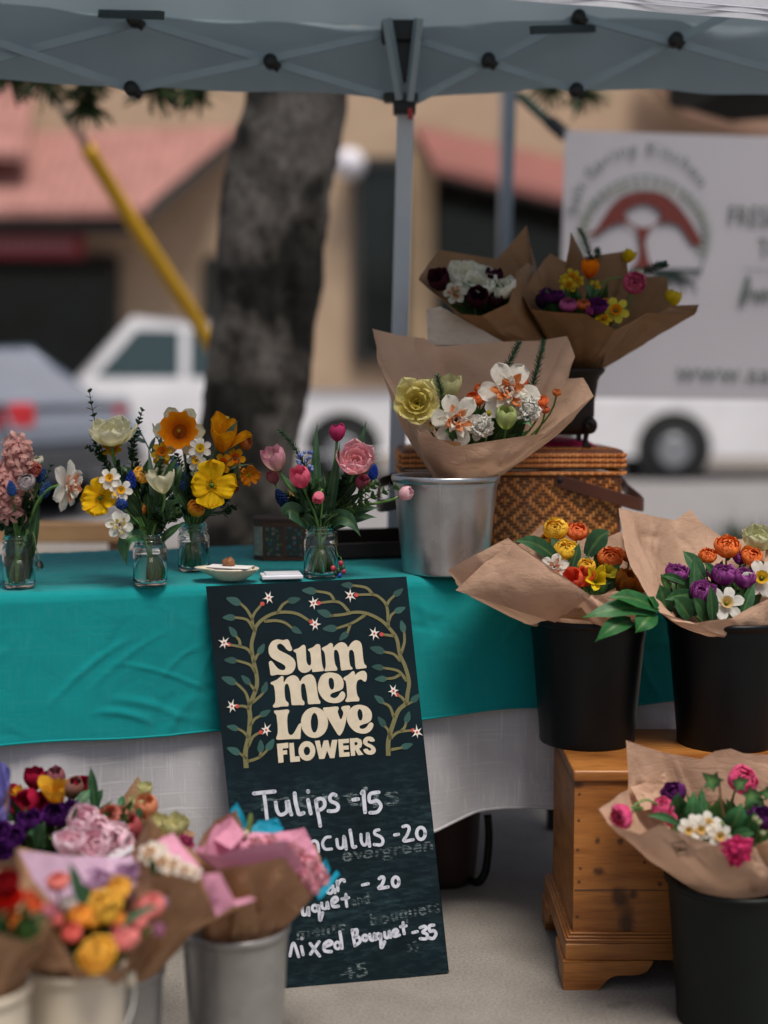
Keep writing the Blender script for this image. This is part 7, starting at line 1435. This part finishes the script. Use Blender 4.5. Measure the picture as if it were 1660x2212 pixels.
# ---------------------------------------------------------------- foreground: red and orange at the left edge
b = Bq((-35, 2150, 1.86), .046, 'kraft bouquet of red and orange flowers cut by the left edge', group=GF)
b.wrap([(-170, 1990, 1.86), (-120, 1890, 1.96), (-30, 1870, 2.0), (60, 1895, 1.97), (125, 1955, 1.90), (108, 2000, 1.83), (60, 2035, 1.79), (-20, 2010, 1.77), (-110, 2030, 1.79)], 'kraft', seed=9.9, bulge=-.004, fold=.016)
for x, y, r, kind, f, c0, c1 in ((24, 1938, 32, 'tulip', 'fu', 'd80c10', 'f42418'), (12, 1908, 30, 'double_tulip', 'u', '6e0a12', '9a141c'), (-6, 1950, 28, 'tulip', 'u', 'b01010', 'd02018'), (74, 1950, 23, 'ranunculus', 'ur', 'f4500c', 'ff741c'), (62, 1935, 18, 'ranunculus', 'u', 'd83810', 'ec5818'), (24, 1988, 26, 'ranunculus', 'fu', 'f47408', 'ff9814'), (112, 1966, 23, 'ranunculus', 'ur', 'c85068', 'd87a88')): b.fl(kind, x, y, 1.84, r, f, c0, c1)
b.leaf((40, 1990, 1.86), (92, 1935, 1.88), 8); b.leaf((20, 2020, 1.82), (-10, 1990, 1.80), 12); b.leaf((70, 2010, 1.82), (100, 1985, 1.82), 9); b.fill(30, 1985, 1.84, 60, 20, 16, .03)

# ---------------------------------------------------------------- foreground: mixed tulips behind
b = Bq((130, 1935, 2.46), .075, 'loosely wrapped bouquet of dark red, purple and pink tulips at lower left', group=GF)
b.wrap([(-60, 1800, 2.38), (-30, 1740, 2.5), (40, 1770, 2.56), (200, 1790, 2.58), (262, 1730, 2.58), (302, 1674, 2.58), (322, 1700, 2.56), (330, 1760, 2.5), (420, 1800, 2.5), (405, 1840, 2.42), (300, 1850, 2.34), (150, 1840, 2.30), (20, 1850, 2.32)], 'kraft', seed=12.4, bulge=.004, fold=.010)
b.sheet([(188, 1720, 2.50), (205, 1715, 2.52), (230, 1760, 2.50), (210, 1790, 2.46)], 'tissue_white', 'tissue_paper', seed=3)
b.sheet([(-20, 1752, 2.46), (28, 1765, 2.46), (36, 1790, 2.42), (-20, 1790, 2.40)], 'tissue_white', 'tissue_paper', seed=5)
b.sheet([(180, 1862, 2.31), (285, 1822, 2.33), (292, 1832, 2.32), (200, 1885, 2.28)], 'tissue_white', 'tissue_paper', seed=7)
RD = ('840f2a', 'b41c42')
for x, y, r, f, Y in ((76, 1682, 27, 'u', 2.52), (66, 1730, 30, 'fl', 2.44), (92, 1735, 28, 'fu', 2.44), (100, 1690, 22, 'u', 2.54), (174, 1700, 24, 'ur', 2.54), (30, 1712, 20, 'ul', 2.50), (40, 1740, 22, 'fl', 2.46)): b.fl('tulip', x, y, Y, r, f, *RD, open=.2)
b.fl('tulip', 122, 1678, 2.54, 24, 'u', '8e4a54', 'b06a74', open=.05); b.fl('tulip', 158, 1702, 2.52, 26, (.4, -.3, 1), '6a7a50', 'a87468', open=.0)
b.fl('lily_tulip', 122, 1722, 2.42, 45, (-.1, -.6, 1), 'dc8e14', 'ecb032'); b.fl('lily_tulip', 44, 1714, 2.48, 18, (-.5, -.4, 1), 'dc9414', 'e8ac24')
PU = ('34104a', '5c2474')
for x, y, r, f, Y in ((66, 1778, 28, 'u', 2.38), (120, 1764, 30, 'uf', 2.40), (154, 1748, 20, 'u', 2.44), (32, 1808, 26, 'fu', 2.34), (4, 1800, 26, 'fu', 2.34), (10, 1832, 24, 'f', 2.32), (98, 1760, 20, 'u', 2.44)): b.fl('double_tulip', x, y, Y, r, f, *PU, open=.1, core=C('3c1450'))
PK = ('dcA4b4', 'eab4c4')
for x, y, r, f, Y in ((155, 1822, 36, 'u', 2.32), (182, 1776, 36, 'uf', 2.38), (208, 1824, 33, 'fu', 2.32), (246, 1812, 33, 'fr', 2.34), (268, 1818, 22, 'r', 2.34), (215, 1792, 28, 'fu', 2.36)): b.fl('double_tulip', x, y, Y, r, f, 'fbe6ea', 'ffc6d8', open=.2, core=C('faa0c0'), edge=C('fff0f4'))
for x, y, r, f, Y in ((240, 1768, 31, 'uf', 2.40), (262, 1764, 24, 'u', 2.42), (318, 1744, 29, 'u', 2.46)): b.fl('tulip', x, y, Y, r, f, 'dc9c68', 'f2a47c' if x > 300 else 'ee9484', open=.15)
b.fl('tulip', 284, 1790, 2.40, 30, 'ul', 'b8484e', 'd0686a', open=.4)
for x, y, r, f, Y in ((344, 1782, 23, 'u', 2.44), (376, 1788, 27, 'u', 2.42), (394, 1780, 18, 'u', 2.44), (315, 1706, 17, 'u', 2.52), (296, 1735, 18, 'u', 2.48)): b.fl('tulip', x, y, Y, r, f, 'd8d088', 'eee8b0', open=.35)
b.fl('carnation', 402, 1822, 2.38, 22, 'fr', 'b83a6c', 'd0608c')
for p0, p1, wd in (((208, 1770, 2.48), (196, 1655, 2.48), 11), ((205, 1760, 2.50), (224, 1706, 2.50), 8), ((160, 1780, 2.44), (196, 1705, 2.48), 14), ((80, 1830, 2.34), (100, 1785, 2.32), 16), ((265, 1770, 2.46), (262, 1720, 2.5), 9), ((300, 1790, 2.40), (304, 1745, 2.40), 8), ((100, 1830, 2.36), (60, 1800, 2.34), 14)): b.leaf(p0, p1, wd, c0='24472f', c1='44704c')
b.fill(150, 1780, 2.42, 160, 60, 60, .05)
# lilac tissue of another bunch at the very edge
b = Bq((-90, 1900, 2.42), .05, 'periwinkle tissue-wrapped bunch mostly outside the left edge', group=GF)
b.wrap([(-180, 1700, 2.40), (-120, 1630, 2.5), (-30, 1622, 2.5), (18, 1660, 2.44), (16, 1715, 2.36), (-60, 1740, 2.30), (-140, 1740, 2.32)], 'tissue_peri', 'tissue_paper', seed=1.4)
b.sheet([(-30, 1760, 2.34), (6, 1725, 2.35), (24, 1690, 2.38), (10, 1790, 2.36)], 'kraft', seed=4)
